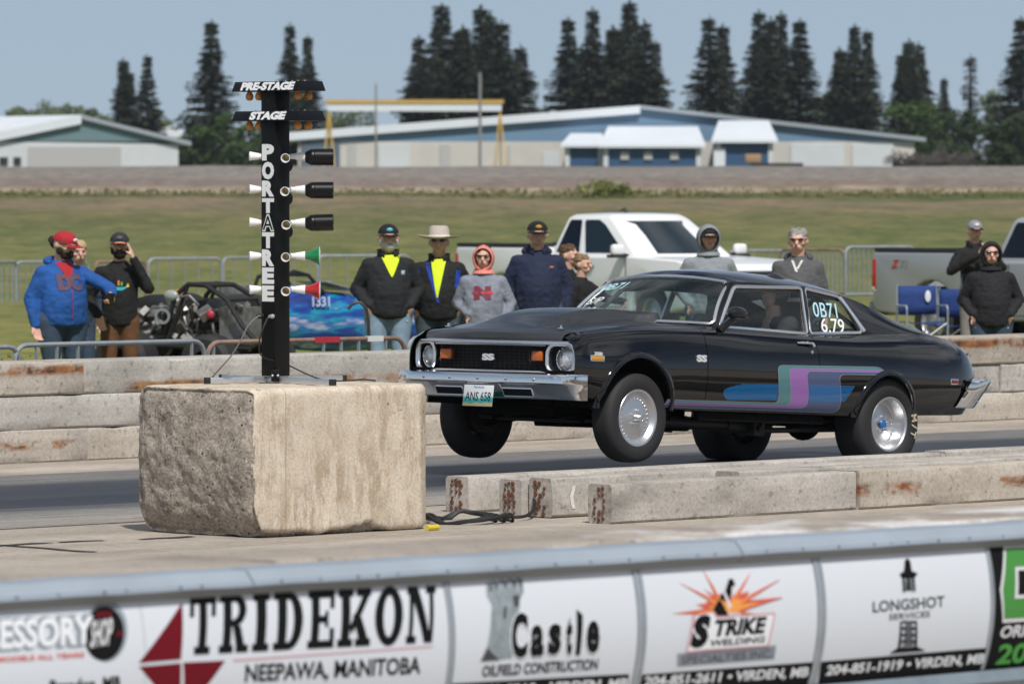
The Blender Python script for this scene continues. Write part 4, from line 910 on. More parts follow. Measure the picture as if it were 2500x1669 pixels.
# waist infill between body side and glass, front tops of fenders are part of the side panels
# ---- greenhouse
ZR = lambda y, zc, drop: zc-drop*(abs(y)/.62)**2.4
RX = [-1.13,-1.05,-.85,-.68,-.45,-.3,-.12,0.0,.2,.4,.6,.8,1.0,1.2,1.4,1.55,1.66]
ry = pchip([-1.13,-1.05,-.68,-.3,0,.4,.8,1.2,1.66],[.605,.63,.662,.66,.65,.64,.632,.622,.60])      # roof edge
rz_ = pchip([-1.13,-1.05,-.68,-.3,0,.4,.8,1.2,1.5,1.66],[.885,.930,1.018,1.108,1.20,1.292,1.335,1.345,1.338,1.325])
rc = pchip([-1.13,-1.05,-.68,-.3,0,.4,.8,1.2,1.5,1.66],[.910,.962,1.062,1.168,1.275,1.380,1.425,1.436,1.420,1.374])
P = []
for i in range(90):
    x = -1.13+(1.66+1.13)*i/89; row = []; e, ez, cz = ry(x), rz_(x), rc(x)
    for j in range(41):
        a = -1+2*j/40; y = e*(1.5*a-.5*a**3) if False else e*a; t = abs(a)
        bulge = (1-t**2.6); row.append(Vector((x-(.0 if x < 1.4 else .075*(t**2)*sm(1.4,1.66,x)), y, ez+(cz-ez)*bulge)))
    P.append(row)
mb = MB(); mb.grid(P); inwin = lambda f: all(-.72 < mb.v[i].x < .10 and abs(mb.v[i].y) < .575 for i in f)
win = [f for f in mb.f if inwin(f)]; mb.f = [f for f in mb.f if not inwin(f)]
roof = mb.build('roof', PAINT, car, angle=50)
used = sorted({i for f in win for i in f}); mp_ = {i: k for k, i in enumerate(used)}
m2 = MB(); m2.add([mb.v[i] for i in used], [tuple(mp_[i] for i in f) for f in win]); m2.build('rear_window', GLASS, car)
# sail panels behind the quarter windows and pillars between the glass
def WB(x): return LY[5](x), LZ[5](x)
def shell(name, pts_lo, pts_hi, sgn, parent, m=PAINT, bul=.012, n=10, thick=.0):
    P = []
    for lo, hi in zip(pts_lo, pts_hi):
        row = []
        for k in range(n+1):
            t = k/n; p = Vector(lo).lerp(Vector(hi), t); p.y += bul*sin(pi*t); row.append(Vector((p.x, sgn*p.y, p.z)))
        P.append(row)
    mb = MB(); mb.grid(P); return mb.build(name, m, parent, angle=40)
FR = dict(df=(1.862,.752,.992), dft=(1.60,.655,1.300), drt=(.825,.640,1.322), drb=(.868,.757,.975), qf=(.835,.757,.976), qft=(.79,.640,1.320), qrt=(.395,.645,1.272), qrb=(.222,.745,1.005))
for sg in (1, -1):
    xs = [-1.13+(.40+1.13)*i/40 for i in range(41)]
    lo = []; hi = []
    for x in xs:
        # the sail panel ends at the slanted rear edge of the quarter window
        lo.append((min(x, .255), *WB(min(x, .255)))); hi.append((x, ry(x), rz_(x)))
    shell('sail_panel', lo, hi, sg, car, bul=.016, n=14)
    shell('pillar', [(.20,.768,.985),(.26,.765,.985)], [(.37,.655,1.285),(.44,.650,1.288)], sg, car, bul=.008)
    shell('pillar', [(.835,.772,.972),(.87,.772,.972)], [(.785,.652,1.335),(.83,.652,1.335)], sg, car, bul=.004)
    shell('pillar', [(1.85,.770,.985),(1.905,.765,.99),(1.94,.735,1.0)], [(1.575,.650,1.318),(1.60,.635,1.325),(1.635,.605,1.328)], sg, car, bul=.004)
    # roof side above the windows
    xs = [.36+(1.62-.36)*i/30 for i in range(31)]
    shell('roof_rail', [(x, ry(x)+.022, rz_(x)-.030) for x in xs], [(x, ry(x)-.004, rz_(x)+.002) for x in xs], sg, car, bul=.006)
    # waist shelf from side panel to glass line
    xs = [.2+(1.93-.2)*i/30 for i in range(31)]
    mb = MB(); mb.grid([[Vector((x, sg*WB(x)[0], WB(x)[1])), Vector((x, sg*(WB(x)[0]-.03), WB(x)[1]-.002)), Vector((x, sg*(WB(x)[0]-.05), WB(x)[1]-.03))] for x in xs]); mb.build('waist_shelf', PAINT, car)
    S3 = lambda k: Vector((FR[k][0], sg*FR[k][1], FR[k][2]))
    def fillet(pts, r=.03, n=5):
        out = []; m_ = len(pts)
        for i, p in enumerate(pts):
            a, b = pts[i-1], pts[(i+1) % m_]; u, v = (a-p).normalized(), (b-p).normalized(); p0, p1 = p+u*r, p+v*r
            for k in range(n+1):
                t = k/n; out.append(p0*(1-t)**2+p*2*t*(1-t)+p1*t*t)
        return out
    for nm, ks, wgl in (('door_glass', ('df','dft','drt','drb'), .011), ('quarter_glass', ('qf','qft','qrt','qrb'), .011)):
        pts = [S3(k) for k in ks]; path = fillet(pts, .035)
        c = sum(pts, Vector())/4; mb = MB(); mb.add(path+[c+Vector((0, sg*.012, 0))], [(i, (i+1) % len(path), len(path)) for i in range(len(path))])
        g = mb.build(nm, GLASS, car); mb = MB(); up = [p+Vector((0, sg*.006, 0)) for p in path]
        mb.tube(up, .0155, 8, closed=True, sq=(1.0, .8)); mb.build('chrome_frame', BRT, g)
        if nm == 'quarter_glass':
            mb = MB(); a, b = S3('qrt'), S3('qrb'); mb.tube([a+Vector((-.01,sg*.01,0)), a.lerp(b,.5)+Vector((-.014,sg*.012,0)), b+Vector((-.012,sg*.012,.01))], [.014,.019,.022], 10); mb.build('chrome_tip', BRT, g)
            if sg == 1: qglass = g
        elif sg == 1: dglass = g
# windscreen
def ws(u, v):      # u across -1..1, v up 0..1
    b = Vector((2.06-.16*abs(u)**2.2, .745*u, 1.005+.012*(1-u*u))); t = Vector((1.655-.07*u*u, .598*u, 1.362-.038*abs(u)**2.4))
    return b.lerp(t, v)+Vector((.020, 0, .014))*sin(pi*v)
mb = MB(); mb.grid([[ws(-1+2*i/24, j/10) for i in range(25)] for j in range(11)]); wsg = mb.build('windscreen', WSG, car)
path = [ws(-.97+1.94*i/20, 0) for i in range(21)]+[ws(1, .06+.86*i/8) for i in range(9)]+[ws(.95-1.9*i/20, 1) for i in range(21)]+[ws(-1, .92-.86*i/8) for i in range(9)]
mb = MB(); mb.tube([p+Vector((.006,0,.006)) for p in path], .0145, 8, closed=True); mb.build('chrome_frame', BRT, wsg)
# tail panel, boot edge
mb = MB(); mb.grid([[Vector((-1.135-.02*sin(pi*k/8), y, .50+.39*k/8)) for k in range(9)] for y in [-.68+1.36*j/12 for j in range(13)]]); tail = mb.build('tail_panel', PAINT, car)
for y in (-.5, .5):
    mb = MB(); mb.box((-1.16,y,.70), (.02,.28,.12)); mb.build('tail_lamp', mat('tail_red', (.25,.01,.01), .2, coat=.5), tail, bevel=.008)
# ---- front face
fx = lambda y: 3.535-.105*(abs(y)/.80)**2.4
mb = MB(); mb.grid([[Vector((fx(y)-.075, y, z)) for z in (.50,.60,.70,.80,.845)] for y in [-.83+1.66*j/24 for j in range(25)]]); grille = mb.build('grille', mat('grille_black', (.003,.003,.003), .6), car)
gb = MB()
for k in range(7): gb.tube([(fx(y)-.045, y, .640+.024*k) for y in [-.58+1.16*j/20 for j in range(21)]], .0022, 4)
for k in range(25): y = -.575+1.15*k/24; gb.bar((fx(y)-.046, y, .622), (fx(y)-.046, y, .802), .003, .008)
gb.build('grille_bars', mat('grille_grey', (.012,.012,.013), .45), grille)
def rr(y0, y1, z0, z1, r, dx, n=6):
    pts = []
    for cy, cz, a0 in ((y1-r, z1-r, 0), (y0+r, z1-r, pi/2), (y0+r, z0+r, pi), (y1-r, z0+r, 1.5*pi)):
        for k in range(n+1):
            a = a0+pi/2*k/n; pts.append((cy+r*cos(a), cz+r*sin(a)))
    out = []
    for i, p in enumerate(pts):
        q = pts[(i+1) % len(pts)]; m_ = max(1, int(abs(q[0]-p[0])/.08)); out += [(p[0]+(q[0]-p[0])*k/m_, p[1]+(q[1]-p[1])*k/m_) for k in range(m_)]
    return [Vector((fx(y)+dx, y, z)) for y, z in out]
mb = MB(); mb.tube(rr(-.805,.805,.600,0.818,.075,.008), .0150, 8, closed=True, sq=(1.1,1.0)); sur = mb.build('grille_surround', BRT, car)
mb = MB(); mb.tube([(fx(y)+.004, y, .797) for y in [-.56+1.12*j/20 for j in range(21)]], .006, 8); mb.build('upper_strip', CHR, sur)
for sg in (1, -1):
    a, b = sorted((sg*.572, sg*.792))
    mb = MB(); path = rr(a, b, .606, .808, .07, .004); mb.tube(path, .014, 8, closed=True); bz = mb.build('headlight_bezel', BRT, car)
    mb = MB(); back = [p+Vector((-.055, 0, 0)) for p in path]; mb.loft([path, back], ringclosed=True, cap=False); mb.build('bezel_wall', mat('bezel_dark', (.05,.05,.055), .3, .6), bz)
    mb = MB(); c = Vector((fx(sg*.68)-.066, sg*.68, .704)); mb.lathe([(.092,.0),(.094,.012),(.087,.020),(.082,.016)], c, Rpx if False else Matrix.Rotation(pi/2,3,'Y'), 32, cap=False); mb.build('lamp_ring', CHR, bz)
    m, nt, b_ = _m('headlamp_lens'); 
    tc = objco(nt, (1,1,1), False); wv = N(nt, 'ShaderNodeTexWave', wave_type='BANDS', bands_direction='Y'); wv.inputs['Scale'].default_value = 11; wv.inputs['Distortion'].default_value = 2.5; nt.links.new(tc, wv.inputs['Vector'])
    nz = noise_(nt, tc, 9, 3); nt.links.new(ramp(nt, nz, [(.35, (.30,.32,.34)), (.5, (.75,.78,.80)), (.7, (.92,.94,.95))]), b_.inputs['Base Color']); b_.inputs['Metallic'].default_value = .55; b_.inputs['Roughness'].default_value = .16; b_.inputs['Coat Weight'].default_value = 1; b_.inputs['Coat Roughness'].default_value = .02
    bump_(nt, b_, wv.outputs[0], .12, .02)
    mb = MB(); mb.lathe([(.084,.010),(.072,.020),(.052,.030),(.028,.036),(.0005,.038)], c, Matrix.Rotation(pi/2,3,'Y'), 32); mb.build('headlight', m, car)
    y = sg*.458; mb = MB(); mb.box((fx(y)-.028, y, .722), (.022,.112,.070), Matrix.Rotation(-sg*.10,3,'Z')); sgn_ = mb.build('turn_signal', mat('amber_lens', (.52,.12,.012), .25, coat=.6, var=.2, vscale=25), car, bevel=.006)
    mb = MB(); mb.tube(rr(*sorted((y-.061, y+.061)), .683, .761, .012, -.024), .004, 6, closed=True); mb.build('signal_rim', TRIM, sgn_)
def car_text(name, body, w_, h, m, parent, M, **kw):
    me = text_me(body, 1.0, m, **kw); xs = [v.co.x for v in me.vertices]; ys = [v.co.y for v in me.vertices]
    sx, sy = w_/(max(xs)-min(xs)), h/(max(ys)-min(ys)); me.transform(Matrix.Diagonal((sx, sy, 1, 1)) @ Matrix.Translation((-(max(xs)+min(xs))/2, -(max(ys)+min(ys))/2, 0))); me.transform(M)
    me.materials.clear(); me.materials.append(m); o = bpy.data.objects.new(name, me); S.collection.objects.link(o); o.parent = parent; return o
BADGE = mat('badge_silver', (.78,.78,.78), .25, .4)
car_text('badge', 'SS', .118, .050, BADGE, car, frame((fx(0)-.022, .0, .706), (0,1,0), (0,0,1)), bold=.055, ext=.006)
# bumper: one chrome bar, upper and lower face, cut by two slots; plate in the middle
bx = pchip([0,.35,.66,.72,.80,.90,.96],[3.632,3.625,3.603,3.596,3.570,3.515,3.470])
bprof = [(-.055,.590),(-.012,.594),(.006,.588),(.010,.576),(.008,.526),(.002,.520),(-.010,.514),(-.045,.440),(-.050,.418),(-.058,.410),(-.075,.410)]
ys = [-.96+1.92*j/72 for j in range(73)]
P = [[Vector((bx(abs(y))+dx*(1-.9*sm(.74,.93,abs(y))), y, z)) for dx, z in bprof] for y in ys]
slots = lambda y: .135 < abs(y-.005) < .425
mb = MB(); nP = len(bprof)
vs_ = [p for r in P for p in r]; fs_ = []
for i in range(72):
    for j in range(nP-1):
        fs_.append((i*nP+j, i*nP+j+1, (i+1)*nP+j+1, (i+1)*nP+j))
mb.add(vs_, fs_); bump = mb.build('bumper', CHR, car, angle=30)
for sg in (1, -1):
    y0, y1 = .035+sg*.345-.14, .035+sg*.345+.14
    on = lambda y, z, d=.0: Vector((bx(abs(y))-.010+(z-.514)/(.440-.514)*(-.035)+d, y, z))
    mb = MB(); pth = []
    for cy, cz, a0 in ((y1-.008,.474,0),(y0+.008,.474,pi/2),(y0+.008,.434,pi),(y1-.008,.434,1.5*pi)):
        for k in range(4): a = a0+pi/2*k/3; pth.append((cy+.008*cos(a), cz+.008*sin(a)))
    full = []
    for i, p in enumerate(pth):
        q = pth[(i+1) % len(pth)]; m_ = max(1, int(abs(q[0]-p[0])/.04)); full += [(p[0]+(q[0]-p[0])*k/m_, p[1]+(q[1]-p[1])*k/m_) for k in range(m_)]
    ring = [on(y, z, .003) for y, z in full]; c = on((y0+y1)/2, .454, .0035)
    mb.add(ring+[c], [(i, (i+1) % len(ring), len(ring)) for i in range(len(ring))]); sl_ = mb.build('bumper_slot', mat('slot_void', (.002,.002,.002), .9), bump)
    mb = MB(); mb.tube(ring, .0045, 6, closed=True); mb.build('slot_rim', CHR, sl_)
mb = MB()
for y in (-.78,-.55,-.27,.02,.30,.565,.845): mb.lathe([(.013,-.004),(.012,.004),(.006,.009),(.0005,.010)], (bx(abs(y))+.009, y, .551), Matrix.Rotation(pi/2,3,'Y'), 14)
mb.build('bumper_bolt', CHR, bump)
mb = MB(); mb.grid([[Vector((bx(abs(y))-.10-.05*k, y, .43-.0*k)) for k in range(3)] for y in [-.85+1.7*j/20 for j in range(21)]]); mb.grid([[Vector((bx(abs(y))-.10, y, z)) for z in (.43,.50,.62)] for y in [-.85+1.7*j/20 for j in range(21)]]); mb.build('valance', DARK, car)
pc = frame((3.640, .035, .422), (.02,1,0), (-.10,0,1))
mb = MB(); mb.box((0,0,0), (.305,.155,.004)); mb.xform(pc); m, nt, b_ = _m('plate_print'); b_.inputs['Roughness'].default_value = .4
tc = objco(nt, (1,1,1), False); sp = nt.nodes.new('ShaderNodeSeparateXYZ'); nt.links.new(tc, sp.inputs[0]); mr = N(nt, 'ShaderNodeMapRange'); mr.inputs[1].default_value = .348; mr.inputs[2].default_value = .496; nt.links.new(sp.outputs[2], mr.inputs[0])
wav = noise_(nt, tc, 9, 3); ad = N(nt, 'ShaderNodeMath', operation='MULTIPLY_ADD'); ad.inputs[1].default_value = .45; nt.links.new(wav, ad.inputs[0]); nt.links.new(mr.outputs[0], ad.inputs[2])
nt.links.new(ramp(nt, ad.outputs[0], [(.30, (.52,.42,.24)), (.36, (.03,.33,.30)), (.58, (.06,.42,.40)), (.68, (.66,.70,.70)), (1, (.68,.71,.73))]), b_.inputs['Base Color'])
plate = mb.build('licence_plate', m, bump, bevel=.0015)
car_text('lettering', 'ANS 658', .262, .066, mat('plate_navy', (.012,.018,.03), .5), plate, pc @ Matrix.Translation((0,-.006,.0025)), bold=.01, ext=.0004)
car_text('lettering', 'Manitoba', .105, .018, mat('plate_blue', (.05,.12,.35), .5), plate, pc @ Matrix.Translation((0,.062,.0025)), bold=.0, shear=.2, ext=.0004)
# rear bumper: near end wraps round the corner
mb = MB(); rp = [(-.02,.680),(.008,.690),(.016,.675),(.014,.600),(.006,.585),(-.008,.480),(-.018,.464),(-.03,.464)]
pth = [(-.885,.868,.02),(-.95,.885,.0),(-1.06,.885,0),(-1.12,.86,0),(-1.165,.80,0),(-1.19,.70,0),(-1.205,.4,0),(-1.21,0,0)]; pth += [(x,-y,s_) for x, y, s_ in reversed(pth[:-1])]
R = []
for i, (x, y, s_) in enumerate(pth):
    a = Vector(pth[max(i-1,0)][:2]); b = Vector(pth[min(i+1,len(pth)-1)][:2]); d = (b-a).normalized(); n = Vector((-d.y, d.x))
    if n.dot(Vector((x+.3, y))) < 0: n = -n
    sl = .10*(1-sm(-.90,-1.15,x)) if False else 0
    R.append([Vector((x+n.x*o-(z-.58)*.75*sm(.70,.87,abs(y)), y+n.y*o, z)) for o, z in rp])
mb.loft(R, ringclosed=False, cap=False); rb = mb.build('rear_bumper', CHR, car, angle=30)
mb = MB()
for x, z in ((-1.07,.63),(-1.02,.515)): mb.lathe([(.010,0),(.009,.006),(.0005,.008)], (x,.893,z), Matrix.Rotation(-pi/2,3,'X'), 12)
mb.build('bumper_bolt', CHR, rb)
# ---- side details
on_side = lambda x, z, d: Vector((x, side_y(x, z)+d, z))
SIDEX = lambda x, z, d=.003: frame(on_side(x, z, d), (-1,0,0), (0,0,1))
car_text('badge', 'SS', .108, .052, BADGE, fenL, SIDEX(2.195,.752,.004), bold=.055, ext=.004)
car_text('badge', '350', .085, .026, BADGE, fenL, SIDEX(3.285,.752,.006), bold=.05, ext=.003)
mb = MB(); mb.box((0,0,0), (.128,.046,.010)); mb.xform(frame(on_side(3.30,.719,.004), (-1,.18,0), (0,0,1))); mk = mb.build('side_marker', CHR, fenL, bevel=.004)
mb = MB(); mb.box((0,0,.004), (.108,.028,.008)); mb.xform(frame(on_side(3.30,.719,.005), (-1,.18,0), (0,0,1))); mb.build('lens', mat('amber_marker', (.55,.25,.012), .3, coat=.5), mk, bevel=.003)
mb = MB(); mb.box((0,0,0), (.108,.046,.010)); mb.xform(frame(on_side(-.74,.662,.004), (-1,-.12,0), (0,0,1))); mk = mb.build('side_marker', CHR, quaL, bevel=.004)
mb = MB(); mb.box((0,0,.004), (.092,.028,.008)); mb.xform(frame(on_side(-.74,.662,.005), (-1,-.12,0), (0,0,1))); mb.build('lens', mat('red_marker', (.16,.012,.012), .3, coat=.5), mk, bevel=.003)
hx, hz2 = 1.0, .897; y = side_y(hx, hz2)
mb = MB(); mb.tube([(hx+.085,y+.004,hz2+.006),(hx+.06,y+.022,hz2+.008),(hx,y+.028,hz2+.008),(hx-.05,y+.026,hz2+.006),(hx-.085,y+.012,hz2+.0)], [.006,.009,.0095,.011,.012], 10); mb.tube([(hx-.06,y+.02,hz2-.012),(hx-.085,y+.022,hz2-.010)], .013, 12); hd = mb.build('door_handle', CHR, doorL)
mb = MB(); mb.ball((hx+.01,y+.0,hz2-.004), (.075,.008,.016), 16, 8); mb.build('handle_cup', DARK, hd)
mb = MB(); mb.lathe([(.014,0),(.013,.005),(.006,.007),(.0005,.007)], on_side(.945,.838,0), Matrix.Rotation(-pi/2,3,'X'), 14); mb.build('door_lock', CHR, doorL)
mx, mz = 1.80, .990
mb = MB(); R = []
for k, (t, sx, sz) in enumerate(((-1,.10,.08),(-.92,.55,.5),(-.7,.85,.82),(-.3,1,1),(.2,1,1.02),(.6,.92,.98),(.85,.8,.88),(.93,.72,.8),(.88,.6,.7))):
    cx = mx+.02-.085*t; R.append([Vector((cx, .895+.052*sx*cos(2*pi*j/20), mz+.105+.043*sz*sin(2*pi*j/20)+.012*(1-abs(t)))) for j in range(20)])
mb.loft(R); mir = mb.build('side_mirror', PAINT, doorL)
mb = MB(); mb.tube([(mx+.09,.80,mz-.02),(mx+.06,.83,mz+.02),(mx+.02,.88,mz+.075)], [.036,.028,.026], 12); mb.build('mirror_stalk', PAINT, mir)
# stripe: three ribbons side by side, sampled along shared boundaries and laid on the door skin
def unz(px, py):                          # zoomed photo reading -> point on the flank (x, z)
    X, Y = 1660+px/2.904, 640+py/2.904
    r = Vector((0, cos(PIT), -sin(PIT)))+Vector((1,0,0))*((X-CX)/FPX)+Vector((0, sin(PIT), cos(PIT)))*((CY-Y)/FPX)
    inv = CARM.inverted(); o = inv @ Vector((0,0,EYE)); d = inv.to_3x3() @ r; k = (.895-o.y)/d.y; p = o+d*k; return p.x, p.z
def smooth_path(pts, n=90, r=14):
    P = [Vector((p[0], p[1])) for p in pts]; out = [P[0]]
    for i in range(1, len(P)-1):
        a, b, c = P[i-1], P[i], P[i+1]; ra = min(pts[i][2] if len(pts[i]) > 2 else r, (a-b).length*.48, (c-b).length*.48); p0, p1 = b+(a-b).normalized()*ra, b+(c-b).normalized()*ra
        out += [p0*(1-t)**2+b*2*t*(1-t)+p1*t*t for t in [k/6 for k in range(7)]]
    return out+[P[-1]]
B0 = [(-84,972),(696,996,40),(700,945,10),(684,728,45),(1402,742,30),(1470,798)]
B1 = [(-88,988),(786,1016,45),(786,940,10),(764,751,35),(1418,762,30),(1470,798)]
B2 = [(-94,1008),(908,1036,70),(910,940,10),(888,772,35),(1436,779,20),(1470,798)]
B3 = [(-100,1024),(1142,1068,70),(1140,960,10),(1116,794,40),(1440,798,5),(1470,799)]
BB = [smooth_path(b) for b in (B0, B1, B2, B3)]
def skin(mb, A, B, d, n=4):
    rows = []
    for a, b in zip(A, B):
        r = []
        for k in range(n+1):
            p = a.lerp(b, k/n); x, z = unz(p.x, p.y); r.append(on_side(x, z, d))
        rows.append(r)
    mb.grid(rows)
def dens(P):
    out = []
    for a, b in zip(P, P[1:]): out += [a.lerp(b, k/5) for k in range(5)]
    return out+[P[-1]]
BB = [dens(b) for b in BB]
def vin(name, col): return mat(name, col, .22, coat=.6)
TEAL, PURP, BLUE = vin('teal_vinyl', (.070,.185,.195)), vin('purple_vinyl', (.27,.115,.36)), vin('slate_blue_vinyl', (.055,.080,.165)); LINE = vin('pale_pinstripe', (.28,.30,.34)); AZ = vin('azure_vinyl', (.005,.17,.46))
for nm, m_, A, B in (('teal_stripe', TEAL, BB[0], BB[1]), ('purple_stripe', PURP, BB[1], BB[2]), ('blue_stripe', BLUE, BB[2], BB[3])):
    mb = MB(); skin(mb, A, B, .0022, 6); mb.build(nm, m_, doorL)
for b in BB:
    mb = MB(); skin(mb, [p+Vector((-1,-1)) for p in b], [p+Vector((1.4,1.4)) for p in b], .0034, 1); mb.build('pinstripe', LINE, doorL)
mb = MB()
for k in range(13):
    y0 = 863+k*8.8; t = (k-6)/6; xl = 308+118*(abs(t)**2.2 if t < 0 else .25*abs(t)**2.4)
    A = [Vector((xl+(694-xl)*i/12, y0+i*.25)) for i in range(13)]; skin(mb, A, [p+Vector((0, 4.2+k*.03)) for p in A], .0021, 1)
    xr = 1226-58*(k/12)**1.1
    A = [Vector((912+(xr-912)*i/14, y0+9+i*.35)) for i in range(15)]; skin(mb, A, [p+Vector((0, 4.2)) for p in A], .0031, 1)
mb.build('speed_lines', AZ, doorL)
# chalked numbers on the glass
CHK = mat('chalk_blue', (.42,.66,.74), .8); CHW = mat('chalk_white', (.78,.80,.80), .8)
qc = lambda u, v: (Vector(FR['qf']).lerp(Vector(FR['qrb']), u)).lerp(Vector(FR['qft']).lerp(Vector(FR['qrt']), u), v)
qx = (qc(.9,.4)-qc(.1,.4)); qy = qc(.5,.9)-qc(.5,.1)
QF = lambda u, v: frame(qc(u, v)+Vector((0,.016,0)), qx, qy)
car_text('chalk_number', '0B71', .285, .120, CHK, qglass, QF(.42,.56), bold=.004, shear=.12, ext=.0006)
car_text('chalk_number', '6.79', .275, .115, CHW, qglass, QF(.47,.19), bold=.004, shear=.12, ext=.0006)
def WSF(u, v): o = ws(u, v)+Vector((.010,0,.008)); return frame(o, ws(u+.02, v)-ws(u-.02, v), ws(u, min(v+.05,1))-ws(u, v-.05))
car_text('chalk_number', '0B71', .30, .095, CHK, wsg, WSF(-.66,.76), bold=.008, shear=.2, ext=.0006)
car_text('chalk_number', 'S/P', .20, .075, CHW, wsg, WSF(-.74,.42), bold=.0, shear=.2, ext=.0006)
car_text('chalk_number', '50', .16, .05, CHW, wsg, WSF(-.70,.22), bold=.0, shear=.2, ext=.0006)
# ---- wheels
def wheel(nm, c, sg, R_, W_, r_, flat=None, lug=5, cap=None, steer=0.0, camber=0.0, back=.0, txt=None):
    e = bpy.data.objects.new(nm, None); S.collection.objects.link(e); e.parent = car; e.location = c; e.rotation_euler = (camber*sg, 0, steer + (0 if sg == 1 else pi)); e.empty_display_size = .1
    # local: y is outward
    A = Matrix.Rotation(-pi/2, 3, 'X'); h = W_/2; n = 72
    prof = [(r_-.012,-h*.92),(r_+.01,-h*.98),(r_+.35*(R_-r_),-h*1.06),(r_+.75*(R_-r_),-h*1.02),(R_-.018,-h*.92),(R_-.004,-h*.80),(R_,-h*.4),(R_,0),(R_,h*.4),(R_-.004,h*.80),(R_-.018,h*.92),(r_+.78*(R_-r_),h*1.02),(r_+.4*(R_-r_),h*1.06),(r_+.014,h*.99),(r_+.004,h*.93),(r_-.012,h*.88)]
    rings = []
    for k in range(n):
        a = 2*pi*k/n; ring = []
        for j, (r, y) in enumerate(prof):
            x, z = r*cos(a), r*sin(a); yy = y
            if flat is not None:
                q = max(0, -z-flat+.10)/.10          # squashed foot of the slick: sidewalls buckle
                if z < -flat: z = -flat-.0
                lowk = sm(-.08, -.33, z); fr = (r-r_)/(R_-r_)
                yy = y*(1+.10*lowk*sin(pi*min(max(fr,0),1)))
                if y > 0 and .05 < fr < .98: yy += .012*lowk*sin(a*26+fr*4)*sin(pi*fr)
            ring.append(Vector((x, yy, z)))
        rings.append(ring)
    mb = MB(); mb.loft(rings, closed=True, cap=False); ty = mb.build('tyre', TYRE, e, angle=60)
    d = back
    mb = MB(); mb.lathe([(r_-.014,-h*.9),(r_-.02,-h*.5),(r_-.03,0),(r_-.022,h*.55),(r_-.006,h*.86),(r_+.004,h*.93),(r_+.002,h*.955),(r_-.008,h*.95),(r_-.016,h*.90),(r_-.030,h*.72-d*.5),(r_-.040,h*.60-d),(r_-.052,h*.56-d),(r_-.058,h*.58-d),(.085,h*.66-d),(.070,h*.70-d),(.0005,h*.70-d)], (0,0,0), A, 56, cap=False); rim = mb.build('rim', RIM, e, angle=28)
    mb = MB()
    for k in range(28): a = 2*pi*k/28; mb.lathe([(.0055,-.001),(.005,.003),(.0005,.0045)], (( r_-.062)*cos(a), h*.58-d+.001, (r_-.062)*sin(a)), A, 8)
    mb.build('rivets', RIM, rim)
    mb = MB()
    for k in range(lug): a = 2*pi*k/lug+.4; mb.lathe([(.012,-.004),(.012,.014),(.009,.018),(.009,.030),(.0005,.032)], (.056*cos(a), h*.70-d, .056*sin(a)), A, 10)
    mb.build('lug_nut', CHR, rim)
    mb = MB()
    if cap: mb.lathe([(.036,-.004),(.036,.020),(.030,.026),(.0005,.028)], (0,h*.70-d,0), A, 24); mb.build('hub_cap', mat('cap_blue', (.02,.13,.36), .35, coat=.4), rim)
    else: mb.lathe([(.032,-.004),(.030,.035),(.026,.040),(.026,.062),(.020,.066),(.016,.060),(.0005,.060)], (0,h*.70-d,0), A, 24); mb.build('hub_cap', CHR, rim)
    mb = MB(); mb.lathe([(.0005,-h*.2),(.14,-h*.2),(.14,-h*.75),(.0005,-h*.75)], (0,0,0), A, 28); mb.build('brake', mat('drum', (.035,.032,.03), .7), e)
    if txt:
        for ch, da in (('M',-.30),('/',-.06),('T',.16)):
            a = -.10-da; rr_ = r_+.46*(R_-r_); p = Vector((rr_*cos(a)*-1, h*1.075, rr_*sin(a)))
            # local x reversed: seen from outside, forward is to the left
            rad = Vector((p.x,0,p.z)).normalized(); tan = Vector((0,1,0)).cross(rad)
            car_text('lettering', ch, .055 if ch != '/' else .035, .062, mat('tyre_lettering', (.50,.42,.30), .8), ty, frame(p, -tan, rad), bold=.02, ext=.001)
    return e
wheel('wheel', (2.82,.775,.300), 1, .326, .185, .205, steer=.02)
wheel('wheel', (2.82,-.775,.285), -1, .326, .185, .205, steer=.02)
wheel('wheel', (0,.735,.318), 1, .354, .285, .206, flat=.317, cap=1, back=.045, txt=1)
wheel('wheel', (0,-.735,.318), -1, .354, .285, .206, flat=.317, cap=1, back=.045)
